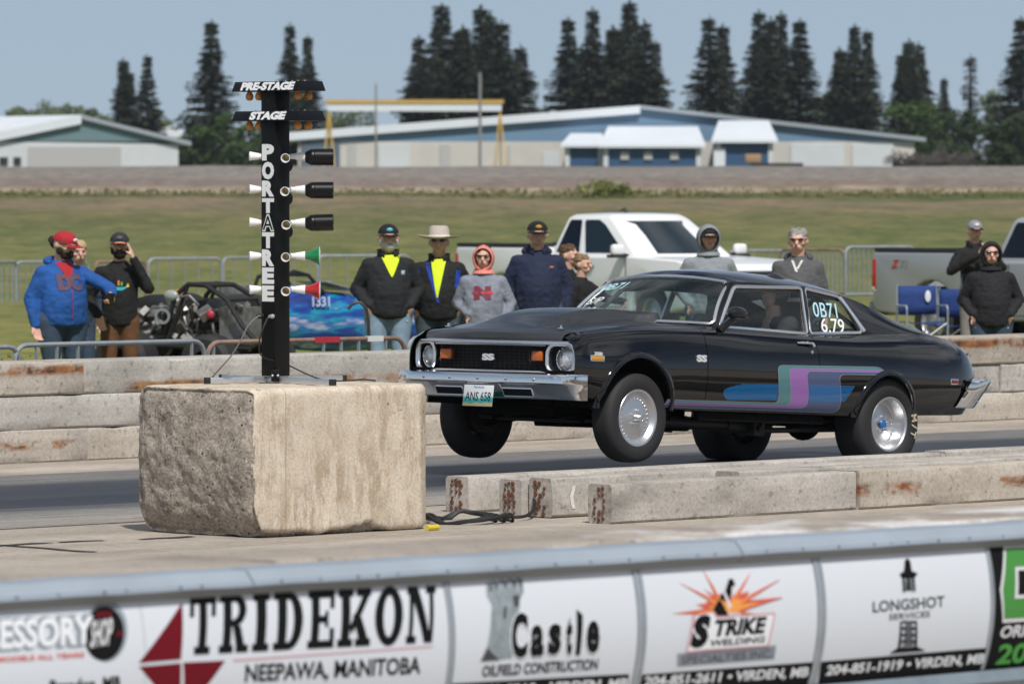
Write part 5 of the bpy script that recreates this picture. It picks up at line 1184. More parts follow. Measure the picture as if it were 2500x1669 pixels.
# ---- underside
mb = MB(); mb.grid([[Vector((x, y, .372)) for y in (-.84,-.42,.42,.84)] for x in (.45,.9,1.5,2.0,2.46)]); mb.grid([[Vector((x, y, .40)) for y in (-.41,0,.41)] for x in (-1.1,-.4,.2,.5)]); mb.grid([[Vector((x, y, .42)) for y in (-.41,0,.41)] for x in (2.4,2.8,3.2,3.5)]); mb.build('floor_pan', DARK, car)
mb = MB()
for sg in (1,-1):
    mb.bar((2.1,sg*.78,.33),(.7,sg*.78,.33),.05,.06); mb.bar((3.45,sg*.36,.40),(2.0,sg*.40,.33),.07,.09)
mb.build('frame_rail', DARK, car)
mb = MB(); mb.tube([(0,-.62,.318),(0,.62,.318)], .045, 14); mb.ball((0,0,.318), (.15,.14,.15), 16, 10); mb.build('rear_axle', DARK, car)
for sg in (1,-1):
    mb = MB(); mb.tube([(.06,sg*.50,.27),(1.05,sg*.46,.235)], .022, 10); mb.tube([(.05,sg*.50,.34),(1.0,sg*.47,.30)], .014, 8); mb.box((1.07,sg*.47,.255), (.12,.06,.12)); mb.lathe([(.022,0),(.022,.03),(.0005,.032)], (1.09,sg*.505,.25), Matrix.Rotation(-sg*pi/2,3,'X'), 10); mb.lathe([(.018,0),(.018,.02),(.0005,.022)], (1.06,sg*.505,.28), Matrix.Rotation(-sg*pi/2,3,'X'), 10); mb.build('ladder_bar', STL, car, bevel=.003)
    mb = MB(); mb.tube([(2.75,sg*.28,.30),(2.80,sg*.68,.235)], [.035,.03], 10); mb.tube([(3.05,sg*.30,.30),(2.82,sg*.68,.235)], .022, 8); mb.tube([(2.78,sg*.38,.48),(2.82,sg*.64,.40)], .024, 8); mb.tube([(2.82,sg*.66,.20),(2.82,sg*.64,.46)], .032, 10); mb.build('control_arm', DARK, car)
    mb = MB(); pts = [Vector((2.80+.055*cos(k*.7), sg*.46+.055*sin(k*.7), .28+.0042*k)) for k in range(60)]; mb.tube(pts, .009, 6); mb.build('coil_spring', STL, car)
    mb = MB(); mb.tube([(2.6,sg*.25,.33),(2.2,sg*.30,.29),(1.7,sg*.34,.275),(1.25,sg*.34,.27)], [.04,.05,.045,.045], 12); mb.tube([(1.3,sg*.34,.268),(.95,sg*.36,.268)], .06, 14); mb.build('exhaust_pipe', STL, car)
mb = MB(); mb.tube([(2.95,-.62,.27),(2.97,-.2,.26),(2.97,.2,.26),(2.95,.62,.27)], .013, 8); mb.build('tie_rod', STL, car)
mb = MB(); mb.box((2.62,0,.30), (.5,.26,.17), taper=1.15); mb.box((3.22,0,.33), (.12,.7,.08)); mb.tube([(3.25,-.45,.36),(3.25,.45,.36)], .03, 10); mb.build('oil_pan', DARK, car, bevel=.02)
mb = MB(); mb.box((1.85,0,.33), (.7,.28,.14)); mb.build('gearbox', DARK, car, bevel=.03)
# ---- cabin
INT = mat('cabin_black', (.012,.012,.013), .7); CAGE = mat('cage_grey', (.055,.06,.065), .35)
mb = MB(); mb.grid([[Vector((x, y, z)) for y in (-.74,-.3,.3,.74)] for x, z in ((2.0,.985),(1.82,.99),(1.66,.975),(1.60,.90),(1.62,.72))]); mb.build('dashboard', INT, car)
mb = MB(); mb.box((1.1,0,.42), (1.3,1.4,.04)); mb.box((-.1,0,.66), (.9,1.2,.50)); mb.build('cabin_floor', INT, car)
mb = MB(); R = [[Vector((x+.0, ry(x)*a*.96, rz_(x)-.03+(rc(x)-rz_(x))*.8*(1-abs(a)**2.6))) for a in [-1+.2*k for k in range(11)]] for x in [.12+.1*i for i in range(15)]]; mb.grid(R); mb.build('headliner', mat('headliner_grey', (.05,.055,.06), .9), car)
def seat(y):
    mb = MB(); mb.box((.92,y,.60), (.50,.46,.16)); mb.box((.68,y,.86), (.13,.46,.52), Matrix.Rotation(-.22,3,'Y')); mb.box((.60,y,1.14), (.09,.28,.17), Matrix.Rotation(-.22,3,'Y')); return mb.build('seat', mat('seat_black', (.014,.014,.016), .65), car, bevel=.05, seg=3)
seat(.36); seat(-.36)
mb = MB(); A_ = [Vector((1.40,.36,.905))+Matrix.Rotation(.45,3,'Y') @ Vector((0,.165*cos(2*pi*k/36),.165*sin(2*pi*k/36))) for k in range(36)]; mb.tube(A_, .015, 8, closed=True); mb.tube([(1.40,.36,.905),(1.64,.36,.84)], .02, 8); mb.bar((1.4,.21,.9),(1.4,.51,.9),.03,.012); mb.build('steering_wheel', INT, car)
mb = MB()
for sg in (1,-1):
    mb.tube([(.50,sg*.60,.44),(.49,sg*.585,1.0),(.47,sg*.54,1.22),(.46,sg*.45,1.30)], .022, 10); mb.tube([(.48,sg*.57,1.12),(1.3,sg*.66,.72)], .02, 10); mb.tube([(.46,sg*.52,1.24),(-.55,sg*.50,.80)], .02, 10)
    mb.tube([(.46,sg*.50,1.285),(1.1,sg*.535,1.295),(1.5,sg*.56,1.27),(1.82,sg*.66,.98)], .018, 10)
mb.tube([(.46,.46,1.30),(.46,-.46,1.30)], .022, 10); mb.tube([(.49,.56,.98),(.49,-.56,.98)], .02, 10); mb.tube([(.47,.50,1.26),(.52,-.58,.5)], .02, 10); mb.build('roll_cage', CAGE, car)
mb = MB(); c = Vector((1.78,-.02,1.04)); mb.lathe([(.042,-.05),(.048,-.045),(.048,.0),(.036,.01),(.036,.03),(.055,.035),(.055,.055),(.05,.06),(.0005,.06)], c, Matrix.Rotation(pi/2,3,'X') @ Matrix.Rotation(.3,3,'Y'), 24); mb.tube([c,c+Vector((0,0,-.07))], .012, 8); mb.build('tachometer', mat('gauge_pale', (.45,.60,.62), .3, .3), car)
mb = MB(); mb.box((1.62,.0,1.31), (.02,.22,.06)); mb.tube([(1.62,0,1.31),(1.66,0,1.35)], .01, 6); mb.build('rear_view_mirror', INT, car, bevel=.008)
# ================================================================ PEOPLE
SKIN = mat('skin', (.60,.355,.27), .55, var=.12, vscale=14); SKIN2 = mat('skin_tan', (.36,.20,.14), .55, var=.12, vscale=14)
LIP_ = mat('lip', (.30,.11,.09), .5); SHADE = mat('dark_lens', (.008,.008,.009), .12, coat=.6)
def cloth(name, col, v=.22): return mat(name, col, .85, var=v, vscale=7, bump=.5, bscale=9, bdist=.03)
def hand(mb, w_, d, nrm, curl=.5, k=1.0):
    d = Vector(d).normalized(); n = Vector(nrm); n = (n-d*n.dot(d)).normalized(); t = d.cross(n)
    for j in range(4): q = w_+t*((j-1.5)*.019); mb.caps(q*1.0+d*.005, .016, q+d*.08*k, .0125, 8, 2)
    for j in range(4):
        b = w_+t*((j-1.5)*.020)+d*.085; L = (.036,.042,.039,.030)[j]; dd = (d*cos(curl)+n*sin(curl)); e = b+dd*L; mb.caps(b, .0095, e, .0085, 8, 2)
        d2 = (d*cos(curl*2.2)+n*sin(curl*2.2)); mb.caps(e, .0088, e+d2*L*.8, .0075, 8, 2)
    b = w_+t*.030+d*.025; d3 = (d*.6+t*.55+n*.5).normalized(); mb.caps(b, .012, b+d3*.042, .0105, 8, 2); mb.caps(b+d3*.042, .0105, b+d3*.042+(d*.8+n*.5).normalized()*.03, .0085, 8, 2)
def person(px, Y, h, label, rz=0.0, top=None, legs=None, arms=None, head=(0,0), girth=1.00, gear=(), skin=SKIN, hem=.85, X=None, z0=0.0, group='spectators behind the far wall'):
    k = h/1.78; X = (px-CX)/FPX*Y if X is None else X
    r = thing('person', (X, Y, z0), rz, label, 'person', group); wd = 1.06+(girth-1)*.45; r.scale = (k*wd, k*wd, k)
    arms = arms or [((-.30,.03,1.13),(-.22,-.16,.98)), ((.30,.03,1.13),(.22,-.16,.98))]
    HR = Matrix.Rotation(head[0], 3, 'Z') @ Matrix.Rotation(head[1], 3, 'X'); HC = Vector((0,.0,1.56))
    Hp = lambda p: HC+Vector((0,-.008,-.018))+(HR @ (Vector(p)-HC))*1.06
    mb = MB(); mb.ball(Hp((0,.004,1.672)), (.081,.101,.112), 20, 14, HR); mb.ball(Hp((0,-.034,1.605)), (.056,.058,.058), 14, 10, HR)
    mb.caps(Hp((0,-.092,1.672)), .011, Hp((0,-.112,1.634)), .017, 8, 3); mb.ball(Hp((0,-.085,1.69)), (.05,.02,.014), 10, 6, HR)
    mb.ball(Hp((0,-.084,1.598)), (.026,.018,.014), 10, 6, HR)
    for s in (-1,1): mb.ball(Hp((s*.080,.012,1.655)), (.012,.024,.034), 8, 6, HR); mb.ball(Hp((s*.04,-.06,1.640)), (.026,.03,.026), 8, 6, HR)
    mb.caps((0,.022,1.44), .060, Hp((0,.004,1.58)), .059, 14, 3); mb.caps((0,.01,1.0), .07, (0,.015,1.38), .06, 12, 3); mb.caps((-.15,.01,1.39), .035, (.15,.01,1.39), .035, 10, 2)
    for s, (el, wr) in zip((-1,1), arms):
        mb.caps((s*.16,.005,1.39), .04, el, .034, 10, 2); mb.caps(el, .034, wr, .028, 10, 2); d = (Vector(wr)-Vector(el)).normalized()
        hd = [g for g in gear if g[0] == 'hand' and g[1] == s]
        if hd: hand(mb, Vector(wr)+d*.01, hd[0][2], hd[0][3], hd[0][4])
        else: hand(mb, Vector(wr)+d*.01, d if Vector(wr).z < .9 else Vector((-s*.25,.35,-.8)), (0,-1,.2) if abs(d.y) < .8 else (0,0,1), .45)
    for s in (-1,1): mb.caps((s*.09,0,.92), .07, (s*.10,-.01,.50), .048, 10, 2); mb.caps((s*.10,-.01,.50), .048, (s*.105,.01,.09), .036, 10, 2); mb.caps((s*.105,.0,.06), .036, (s*.12,-.15,.035), .03, 8, 2)
    body = blob(mb, 'body', skin, r, .0085, 2)
    # trousers, shoes
    mb = MB(); mb.caps((-.06*girth,.005,.95), .112*girth, (.06*girth,.005,.95), .112*girth, 14, 4)
    for s in (-1,1): mb.caps((s*.088*girth,0,.90), .100*girth, (s*.10,-.012,.50), .074, 14, 3); mb.caps((s*.10,-.012,.50), .074, (s*.105,.01,.10), .062, 12, 3)
    blob(mb, 'trousers', legs or cloth('denim', (.035,.06,.10)), r, .016, 3)
    for s in (-1,1): mb = MB(); mb.caps((s*.105,.02,.05), .046, (s*.125,-.15,.04), .042, 10, 3); blob(mb, 'shoe', mat('shoe', (.03,.028,.027), .7), r, .014, 2)
    # top
    g = girth; mb = MB(); R = []
    for z, rx_, ry_, gy, cy in ((hem-.02,.10,.07,1,0),(hem,.160,.112,1,0),(hem+.06,.166,.118,1,-.004),(1.08,.164,.122,1,-.010),(1.18,.168,.122,.8,-.008),(1.28,.176,.116,.5,0),(1.35,.184,.108,.3,.006),(1.405,.170,.094,.15,.010),(1.445,.120,.080,0,.014),(1.48,.078,.070,0,.016),(1.50,.058,.06,0,.016)):
        gg = 1+(g-1)*gy; R.append([Vector((rx_*gg*cos(b), cy+ry_*gg*1.02*sin(b)*(1 if sin(b) > 0 else 1+(g-1)*gy*.7), z)) for b in [2*pi*j/32 for j in range(32)]])
    mb.loft(R)
    for s, (el, wr) in zip((-1,1), arms):
        e, w_ = Vector(el), Vector(wr); w2 = w_+(e-w_).normalized()*.015; mb.caps((s*.165,.008,1.380), .068, e, .058, 14, 4); mb.caps(e, .058, w2, .043, 14, 3)
    coat = blob(mb, 'top', top or BCL, r, .015, 3)
    # wrinkle the cloth a little
    for v in coat.data.vertices:
        q = v.co*11; v.co += v.normal*(.006*noise.noise(Vector((q.x*1.6, q.y*1.6, q.z*.7+q.x)))-.011*abs(noise.noise(Vector((q.x*1.3-q.z*.9, q.y*1.3, q.z*1.5+q.x*.6))))-.007*abs(noise.noise(Vector((q.x*2.6+q.z, q.y*2.6, q.z*2.2))))+.006)
    tris = coat.data
    from mathutils.bvhtree import BVHTree
    bvh = BVHTree.FromPolygons([v.co for v in tris.vertices], [p.vertices for p in tris.polygons])
    def front(x, z, off=.004):
        h_ = bvh.ray_cast(Vector((x, -1, z)), Vector((0,1,0)))[0]; return Vector((x, (h_.y if h_ else -.1)-off, z))
    def patch(nm, poly_rows, m, parent=coat, off=.004):      # rows of (xL, xR, z): cloth lying on the chest
        mb = MB(); mb.grid([[front(xa+(xb-xa)*i/8, z, off) for i in range(9)] for xa, xb, z in poly_rows]); return mb.build(nm, m, parent)
    for gi in gear:
        t = gi[0]
        if t == 'collar':
            mb = MB(); R = []
            for z, q in ((1.44,.085),(1.50,.080),(1.535,.084)): R.append([Vector((q*1.05*cos(a), .012+q*sin(a), z-.030*max(0,-sin(a)))) for a in [-pi/2+.45+ (2*pi-.9)*i/20 for i in range(21)]])
            mb.loft(R, ringclosed=False, cap=False); o = mb.build('collar', gi[1], coat); sd = o.modifiers.new('t', 'SOLIDIFY'); sd.thickness = .012
        if t == 'hood_down':
            mb = MB(); mb.tube([Vector((.105*cos(a), .045+.075*sin(a), 1.475+.02*sin(a))) for a in [-.55+ (pi+1.1)*i/16 for i in range(17)]], [.022+.022*sin(pi*i/16) for i in range(17)], 10); mb.build('hood', gi[1], coat)
        if t == 'vneck': patch('shirt', [(-gi[2]*(1-i/8)**.9-.004+gi[4], gi[2]*(1-i/8)**.9+.004+gi[4], 1.475-gi[3]*i/8) for i in range(9)], gi[1], off=.007)
        if t == 'stripe': patch(gi[1], [(a+(c-a)*i/8, b+(d-b)*i/8, z0_+(z1_-z0_)*i/8) for i in range(9)] if False else [(gi[3]+(gi[5]-gi[3])*i/8, gi[4]+(gi[6]-gi[4])*i/8, gi[7]+(gi[8]-gi[7])*i/8) for i in range(9)], gi[2], off=.006)
        if t == 'print':
            me = text_me(gi[1], 1, gi[2], bold=gi[7] if len(gi) > 7 else .04, ext=.0); xs = [v.co.x for v in me.vertices]; ys = [v.co.y for v in me.vertices]; a, b, c, d = min(xs), max(xs), min(ys), max(ys)
            for v in me.vertices: v.co = front(gi[3]+gi[5]*((v.co.x-a)/(b-a)-.5), gi[4]+gi[6]*((v.co.y-c)/(d-c)-.5), .009)
            me.materials.clear(); me.materials.append(gi[2]); o = bpy.data.objects.new('print', me); S.collection.objects.link(o); o.parent = coat
        if t == 'cap':
            mb = MB(); R = []
            for i in range(8):
                a = pi/2*i/7; R.append([Hp((.087*cos(a)*cos(b)+0, .006+.108*cos(a)*sin(b), 1.700+.092*sin(a))) for b in [2*pi*j/22 for j in range(22)]])
            mb.loft(R); c = mb.build('cap', gi[1], r)
            mb = MB(); R = []
            for dz in (0,-.008): R.append([Hp((.075*sin(b)*(1.0), -.085-.085*cos(b)**.8 if abs(cos(b)) > 1e-6 else -.085, 1.704-.018*cos(b)-.022*sin(b)**2+dz)) for b in [-pi/2+pi*j/16 for j in range(17)]]+[Hp((.05,-.08,1.708+dz)), Hp((-.05,-.08,1.708+dz))])
            mb.loft(R); mb.build('cap_bill', gi[2] if len(gi) > 2 else gi[1], c)
            if len(gi) > 3: mb = MB(); mb.ball(Hp((0,-.100,1.735)), (.028,.008,.020), 10, 6, HR); mb.build('cap_badge', gi[3], c)
        if t == 'sunhat':
            mb = MB(); R = []
            for q, z, u in ((.088,1.70,0),(.088,1.715,0),(.086,1.78,0),(.078,1.815,0),(.05,1.825,0),(.01,1.822,0)): R.append([Hp((q*cos(b), .004+1.12*q*sin(b), z)) for b in [2*pi*j/26 for j in range(26)]])
            mb.loft(R); c = mb.build('hat', gi[1], r)
            mb = MB(); R = []
            for q, dz in ((.085,.0),(.12,-.006),(.165,-.004),(.185,.004),(.184,-.002),(.12,-.016),(.085,-.008)): R.append([Hp((q*cos(b), .004+1.05*q*sin(b), 1.708+dz+ (q-.085)*.22*abs(cos(b)))) for b in [2*pi*j/30 for j in range(30)]])
            mb.loft(R, cap=False); mb.build('hat_brim', gi[1], c); mb = MB(); mb.tube([Hp((.0885*cos(b), .004+.0985*sin(b), 1.722)) for b in [2*pi*j/26 for j in range(26)]], .010, 6, closed=True); mb.build('hat_band', gi[2], c)
        if t == 'hood':
            mb = MB(); R = []
            for y, q, dz in ((-.052,.80,.0),(-.066,.87,-.004),(-.060,.95,-.004),(-.02,1.04,0),(.04,1.07,.004),(.09,.93,.0),(.12,.66,-.01),(.135,.30,-.02)):
                R.append([Hp((.098*q*cos(b), y-.022*max(0,sin(b)), 1.655+dz+(.128 if sin(b) > 0 else .145)*q*sin(b))) for b in [2*pi*j/26 for j in range(26)]])
            mb.loft(R, cap=False); o = mb.build('hood', gi[1], coat); sd = o.modifiers.new('t', 'SOLIDIFY'); sd.thickness = .010
            mb = MB(); R = []
            for z, q in ((1.545,.80),(1.52,.92),(1.49,1.12),(1.465,1.2)): R.append([Vector((.092*q*cos(b), .012+.088*q*sin(b), z)) for b in [2*pi*j/22 for j in range(22)]])
            mb.loft(R, cap=False); mb.build('hood_neck', gi[1], coat)
        if t == 'shades':
            mb = MB()
            for s in (-1,1): mb.ball(Hp((s*.034,-.094,1.678)), (.026,.011,.016), 12, 8, HR); mb.bar(Hp((s*.060,-.085,1.685)), Hp((s*.080,.0,1.680)), .006)
            mb.bar(Hp((-.02,-.104,1.682)), Hp((.02,-.104,1.682)), .007); mb.build('sunglasses', gi[1], r)
        if t == 'eyes':
            mb = MB()
            for s in (-1,1): mb.ball(Hp((s*.034,-.088,1.672)), (.014,.008,.007), 8, 6, HR)
            mb.build('eyes', mat('eye_dark', (.03,.02,.015), .3), r)
        if t == 'beard':
            mb = MB(); mb.ball(Hp((0,-.048,1.580)), (.062,.058,.052), 14, 10, HR); mb.ball(Hp((0,-.100,1.622)), (.036,.014,.012), 10, 6, HR)
            for s in (-1,1): mb.ball(Hp((s*.062,-.018,1.615)), (.020,.036,.045), 10, 8, HR)
            blob(mb, 'beard', gi[1], r, .008, 1)
        if t == 'hair':
            mb = MB(); mb.ball(Hp((0,.020,1.712)), (.084,.100,.084), 16, 10, HR); mb.ball(Hp((0,.052,1.665)), (.082,.062,.085), 14, 10, HR)
            if gi[2]: mb.ball(Hp((0,.05,1.58)), (.088,.06,.13), 14, 10, HR); mb.ball(Hp((0,.0,1.72)), (.092,.104,.075), 14, 10, HR)
            for q in range(44): a = rnd.uniform(0,2*pi); zq = rnd.uniform(-.005,.075); kq = sqrt(max(.05,1-(zq/.088)**2)); mb.ball(Hp((.076*kq*cos(a), .018+.090*kq*sin(a), 1.715+zq)), rnd.uniform(.010,.017), 8, 6)
            blob(mb, 'hair', gi[1], r, .009, 1)
        if t == 'bun': mb = MB(); mb.ball(Hp((0,.135,1.672)), (.038,.045,.042), 10, 8); mb.ball(Hp((0,.09,1.655)), (.06,.05,.06), 10, 8); blob(mb, 'hair_bun', gi[1], r, .01, 1)
        if t == 'cuff':
            mb = MB(); mb.ball(gi[1], gi[2], 10, 8); mb.build('pocket', gi[3], coat)
    mb = MB(); mb.ball(Hp((0,-.0995,1.601)), (.021,.006,.0045), 10, 6, HR); mb.build('mouth', LIP_, r)
    return r
hang = lambda s: ((s*.225,.03,1.12),(s*.235,-.05,.86))
pock = lambda s: ((s*.275,.07,1.13),(s*.175,-.105,.955))
NEON = cloth('neon_shirt', (.62,.80,.02), .05); BCL = cloth('black_cloth', (.0055,.0055,.0065)); DEN = cloth('denim', (.035,.06,.10)); LDN = cloth('light_denim', (.21,.30,.40)); NAVY = cloth('navy_cloth', (.008,.0145,.045)); CHARC = cloth('charcoal_jacket', (.009,.0105,.0135)); GREYH = cloth('grey_sweat', (.20,.215,.265)); DGRY = cloth('dark_grey_hoodie', (.085,.085,.090))
BEARD = mat('beard_dark', (.018,.011,.008), .9); WBEARD = mat('beard_white', (.55,.52,.48), .9); ORL = mat('orange_lens', (.65,.11,.01), .12, coat=.6)
BLU = cloth('royal_blue_hoodie', (.008,.075,.29)); REDC = cloth('red_cloth', (.36,.012,.020), .1)
p = person(150, 55.0, 1.735, 'bearded man in red cap and royal blue zip hoodie holding a phone', radians(32), BLU, DEN, [((-.26,.05,1.12),(-.25,-.02,.84)), ((.33,-.22,1.22),(.22,-.47,1.16))], head=(.35,.28), girth=1.3, gear=[('hood_down',BLU), ('vneck',REDC,.075,.20,0), ('print','DC',mat('print_mauve',(.10,.055,.085),.8),0,1.28,.22,.17,.09), ('stripe','zip',mat('zip_red',(.25,.02,.05),.6),-.004,.004,-.004,.004,1.2,.92), ('cap',REDC,REDC,mat('cap_white',(.75,.75,.75),.6)), ('bun',BEARD), ('beard',BEARD), ('shades',SHADE), ('hand',1,(-.35,-.6,-.5),(-.6,.2,-.5),.9)])
mb = MB(); mb.box((0,0,0), (.075,.010,.15), rotm(.5,.1,.2)); o = mb.build('mobile_phone', mat('phone_black', (.01,.01,.012), .2, coat=.5), None, p.matrix_basis @ Vector((.155,-.535,1.11)) if False else (0,0,0), bevel=.004)
bpy.context.view_layer.update(); o.location = p.matrix_world @ Vector((.165,-.55,1.11)); tag(o, 'black mobile phone held by the man in the red cap', 'phone')
person(190, 56.4, 1.64, 'blonde woman in a dark denim jacket half hidden behind the red capped man', radians(20), cloth('dark_denim', (.018,.035,.06)), DEN, [hang(-1), ((.24,.02,1.12),(.22,-.10,.88))], gear=[('hair',mat('hair_blonde',(.42,.30,.17),.8),1), ('eyes',), ('stripe','placket',mat('pale_pink',(.55,.38,.36),.8),-.05,-.02,-.05,-.02,1.42,.95)])
person(292, 55.4, 1.72, 'man in black sweater and brown trousers with orange sunglasses, one hand on his cheek', radians(4), BCL, cloth('brown_trousers', (.115,.050,.018)), [((-.30,.05,1.12),(-.20,-.12,.94)), ((.27,-.13,1.22),(.13,-.165,1.52))], girth=1.02, gear=[('cap',cloth('cap_dark',(.02,.022,.024)),cloth('cap_dark',(.02,.022,.024)),mat('cap_grey',(.10,.10,.11),.7)), ('beard',BEARD), ('shades',ORL), ('hand',1,(-.25,.10,.96),(-.9,.2,0),.15),
   ('stripe','print',mat('print_cyan',(.01,.35,.45),.6),-.09,.08,-.11,.02,1.235,1.20), ('stripe','print',mat('print_orange',(.6,.16,.02),.6),-.02,.0,-.02,.0,1.30,1.25), ('stripe','print',mat('print_green',(.10,.40,.05),.6),.01,.03,.01,.03,1.285,1.25), ('stripe','print',mat('print_yellow',(.55,.42,.03),.6),.07,.085,.06,.09,1.27,1.235)])
person(948, 57.6, 1.79, 'grey bearded man in black cap and black jacket over a neon shirt, hands in pockets', radians(8), CHARC, LDN, [pock(-1), pock(1)], girth=1.20, gear=[('collar',CHARC), ('vneck',NEON,.085,.22,.015), ('cap',BCL,BCL,mat('badge_cyan',(.10,.45,.60),.6)), ('beard',WBEARD), ('shades',SHADE), ('stripe','chest_logo',mat('logo_pale',(.30,.40,.46),.7),.10,.135,.10,.13,1.32,1.28)])
BLK2 = cloth('black_shell', (.0075,.0075,.009)); RBL = cloth('royal_trim', (.008,.045,.33))
person(1072, 58.0, 1.735, 'man in a cream wide brimmed sun hat and black jacket with blue trim', radians(-4), BLK2, cloth('dark_jeans',(.06,.085,.105)), [pock(-1), pock(1)], girth=1.24, gear=[('collar',BLK2), ('vneck',NEON,.065,.40,.0), ('stripe','blue_trim',RBL,-.125,-.088,.0,.02,1.44,1.02), ('stripe','blue_panel',RBL,.16,.20,.15,.19,1.36,1.18), ('stripe','blue_panel',RBL,-.215,-.17,-.20,-.165,1.36,1.20), ('sunhat',cloth('hat_cream',(.50,.44,.38),.08),cloth('hat_band_white',(.68,.66,.62),.05)), ('shades',SHADE)])
PINKC = cloth('coral_hood', (.72,.24,.20), .08)
p6 = person(1180, 57.4, 1.575, 'woman in coral pink hood and grey sweatshirt with a big maroon N', radians(-3), GREYH, DEN, [((-.26,.06,1.13),(-.13,-.13,1.0)), ((.27,.06,1.13),(.20,-.06,.88))], girth=1.2, gear=[('hood',PINKC), ('shades',SHADE), ('hair',mat('hair_black',(.012,.010,.010),.7),0), ('print','N',mat('print_maroon',(.15,.01,.035),.7),0,1.25,.17,.15,.10), ('stripe','print_band',mat('print_red',(.50,.04,.04),.7),-.105,.105,-.105,.105,1.265,1.238)])
person(1312, 58.8, 1.815, 'tall man in a navy hooded jacket and black cap with a yellow badge', radians(6), NAVY, DEN, [((-.27,.04,1.13),(-.25,-.02,.88)), ((.27,.04,1.13),(.25,-.02,.88))], girth=1.24, gear=[('hood_down',NAVY), ('collar',NAVY), ('cap',BCL,BCL,mat('badge_gold',(.45,.25,.03),.6)), ('shades',SHADE), ('stripe','chest_logo',mat('logo_orange',(.5,.14,.05),.7),.095,.13,.095,.13,1.33,1.315)])
person(1388, 59.6, 1.57, 'brown haired boy in a black jacket turned to the right beside the navy jacket man', radians(65), BCL, DEN, [hang(-1), hang(1)], gear=[('hair',mat('hair_brown',(.09,.045,.025),.8),0), ('eyes',), ('stripe','patch',mat('patch_pink',(.55,.30,.34),.7),-.03,.05,-.03,.05,1.12,1.09)])
person(1421, 59.2, 1.475, 'fair haired boy in a black jacket leaning on the white pickup side', radians(60), BCL, DEN, [hang(-1), ((.30,-.16,1.22),(.34,-.40,1.18))], gear=[('hair',mat('hair_fair',(.20,.12,.065),.8),0), ('eyes',)])
HGR = cloth('pale_grey_jacket', (.23,.25,.27), .12)
person(1730, 59.2, 1.775, 'man in a pale grey hooded jacket with white chest blocks, hood up', radians(5), HGR, DEN, [pock(-1), pock(1)], girth=1.2, gear=[('hood',HGR), ('cap',BCL), ('shades',SHADE), ('stripe','chest_block',cloth('white_block',(.70,.71,.73),.04),-.155,-.02,-.155,-.02,1.23,1.15), ('stripe','chest_block',cloth('white_block',(.70,.71,.73),.04),.02,.155,.02,.155,1.23,1.15)])
person(1948, 58.4, 1.745, 'grey haired man in a dark grey hoodie with white laces at the neck', radians(-8), DGRY, DEN, [hang(-1), hang(1)], girth=1.22, gear=[('hood_down',DGRY), ('hair',mat('hair_grey',(.24,.23,.22),.8),0), ('shades',SHADE), ('stripe','lace',mat('lace_white',(.62,.60,.58),.8),-.055,-.035,-.01,.012,1.45,1.33), ('stripe','lace',mat('lace_white',(.62,.60,.58),.8),.035,.055,-.005,.017,1.45,1.36)])
person(2379, 70.5, 1.785, 'man in grey cap and black jacket clapping his hands near the silver pickup', radians(10), BCL, cloth('grey_trousers',(.21,.19,.18)), [((-.30,-.06,1.16),(-.02,-.30,1.36)), ((.32,-.06,1.20),(.07,-.30,1.36))], gear=[('collar',BCL), ('cap',cloth('cap_grey_cloth',(.22,.23,.26)),BCL,mat('cap_white',(.75,.75,.75),.6)), ('hand',-1,(.3,-.2,.9),(.9,.2,0),.15), ('hand',1,(-.3,-.2,.9),(-.9,.2,0),.15), ('stripe','side_panel',cloth('slate',(.06,.065,.075)),-.20,-.11,-.19,-.10,1.12,.88)])
PUR = cloth('black_plum_coat', (.0085,.0075,.011))
person(2420, 58.0, 1.61, 'person in a black hooded rain coat with dark glasses, hands in pockets, at the right', radians(0), PUR, DEN, [pock(-1), pock(1)], girth=1.20, hem=.84, gear=[('hood',PUR), ('shades',SHADE)])
# the driver, seated in the car behind the wheel
bpy.context.view_layer.update()
drv = bpy.data.objects.new('person', None); S.collection.objects.link(drv); tag(drv, 'driver in a dark jacket and helmet gripping the steering wheel of the black car', 'person'); drv.matrix_world = CARM @ Matrix.Translation((.80,.36,.62)) @ Matrix.Rotation(pi/2,4,'Z')
# local: faces -Y... after the turn -Y points forward
mb = MB(); mb.ball((0,-.02,.66), (.075,.095,.11), 18, 12); mb.ball((0,-.055,.60), (.055,.055,.055), 12, 8); mb.caps((0,-.10,.66), .012, (0,-.122,.635), .016, 8, 2); mb.caps((0,.0,.44), .06, (0,-.01,.58), .055, 12, 3); mb.caps((0,0,.1), .11, (0,0,.40), .10, 12, 3)
for s in (-1,1):
    mb.caps((s*.17,0,.42), .045, (s*.24,-.26,.24), .04, 10, 2); mb.caps((s*.24,-.26,.24), .04, (s*.15,-.54,.30), .03, 10, 2); hand(mb, Vector((s*.15,-.55,.31)), (-s*.2,-.8,.35), (-s*.3,-.2,-.8), .9)
    mb.caps((s*.09,0,.06), .08, (s*.12,-.42,.10), .06, 10, 2); mb.caps((s*.12,-.42,.10), .06, (s*.12,-.75,-.12), .045, 10, 2)
blob(mb, 'body', SKIN, drv, .0085, 2)
mb = MB(); mb.caps((-.12,0,.40), .09, (.12,0,.40), .09, 14, 3); mb.caps((-.07,0,.2), .14, (.07,0,.2), .14, 14, 3); mb.caps((-.06,0,.08), .14, (.06,0,.08), .14, 14, 3)
for s in (-1,1): mb.caps((s*.17,0,.42), .075, (s*.24,-.26,.24), .06, 12, 3); mb.caps((s*.24,-.26,.24), .06, (s*.16,-.50,.29), .045, 12, 3)
blob(mb, 'top', cloth('driver_jacket', (.03,.03,.034)), drv, .015, 3)
mb = MB(); mb.ball((0,.0,.68), (.115,.135,.13), 20, 14); he = mb.build('helmet', mat('helmet_black', (.012,.012,.014), .25, coat=.5), drv)
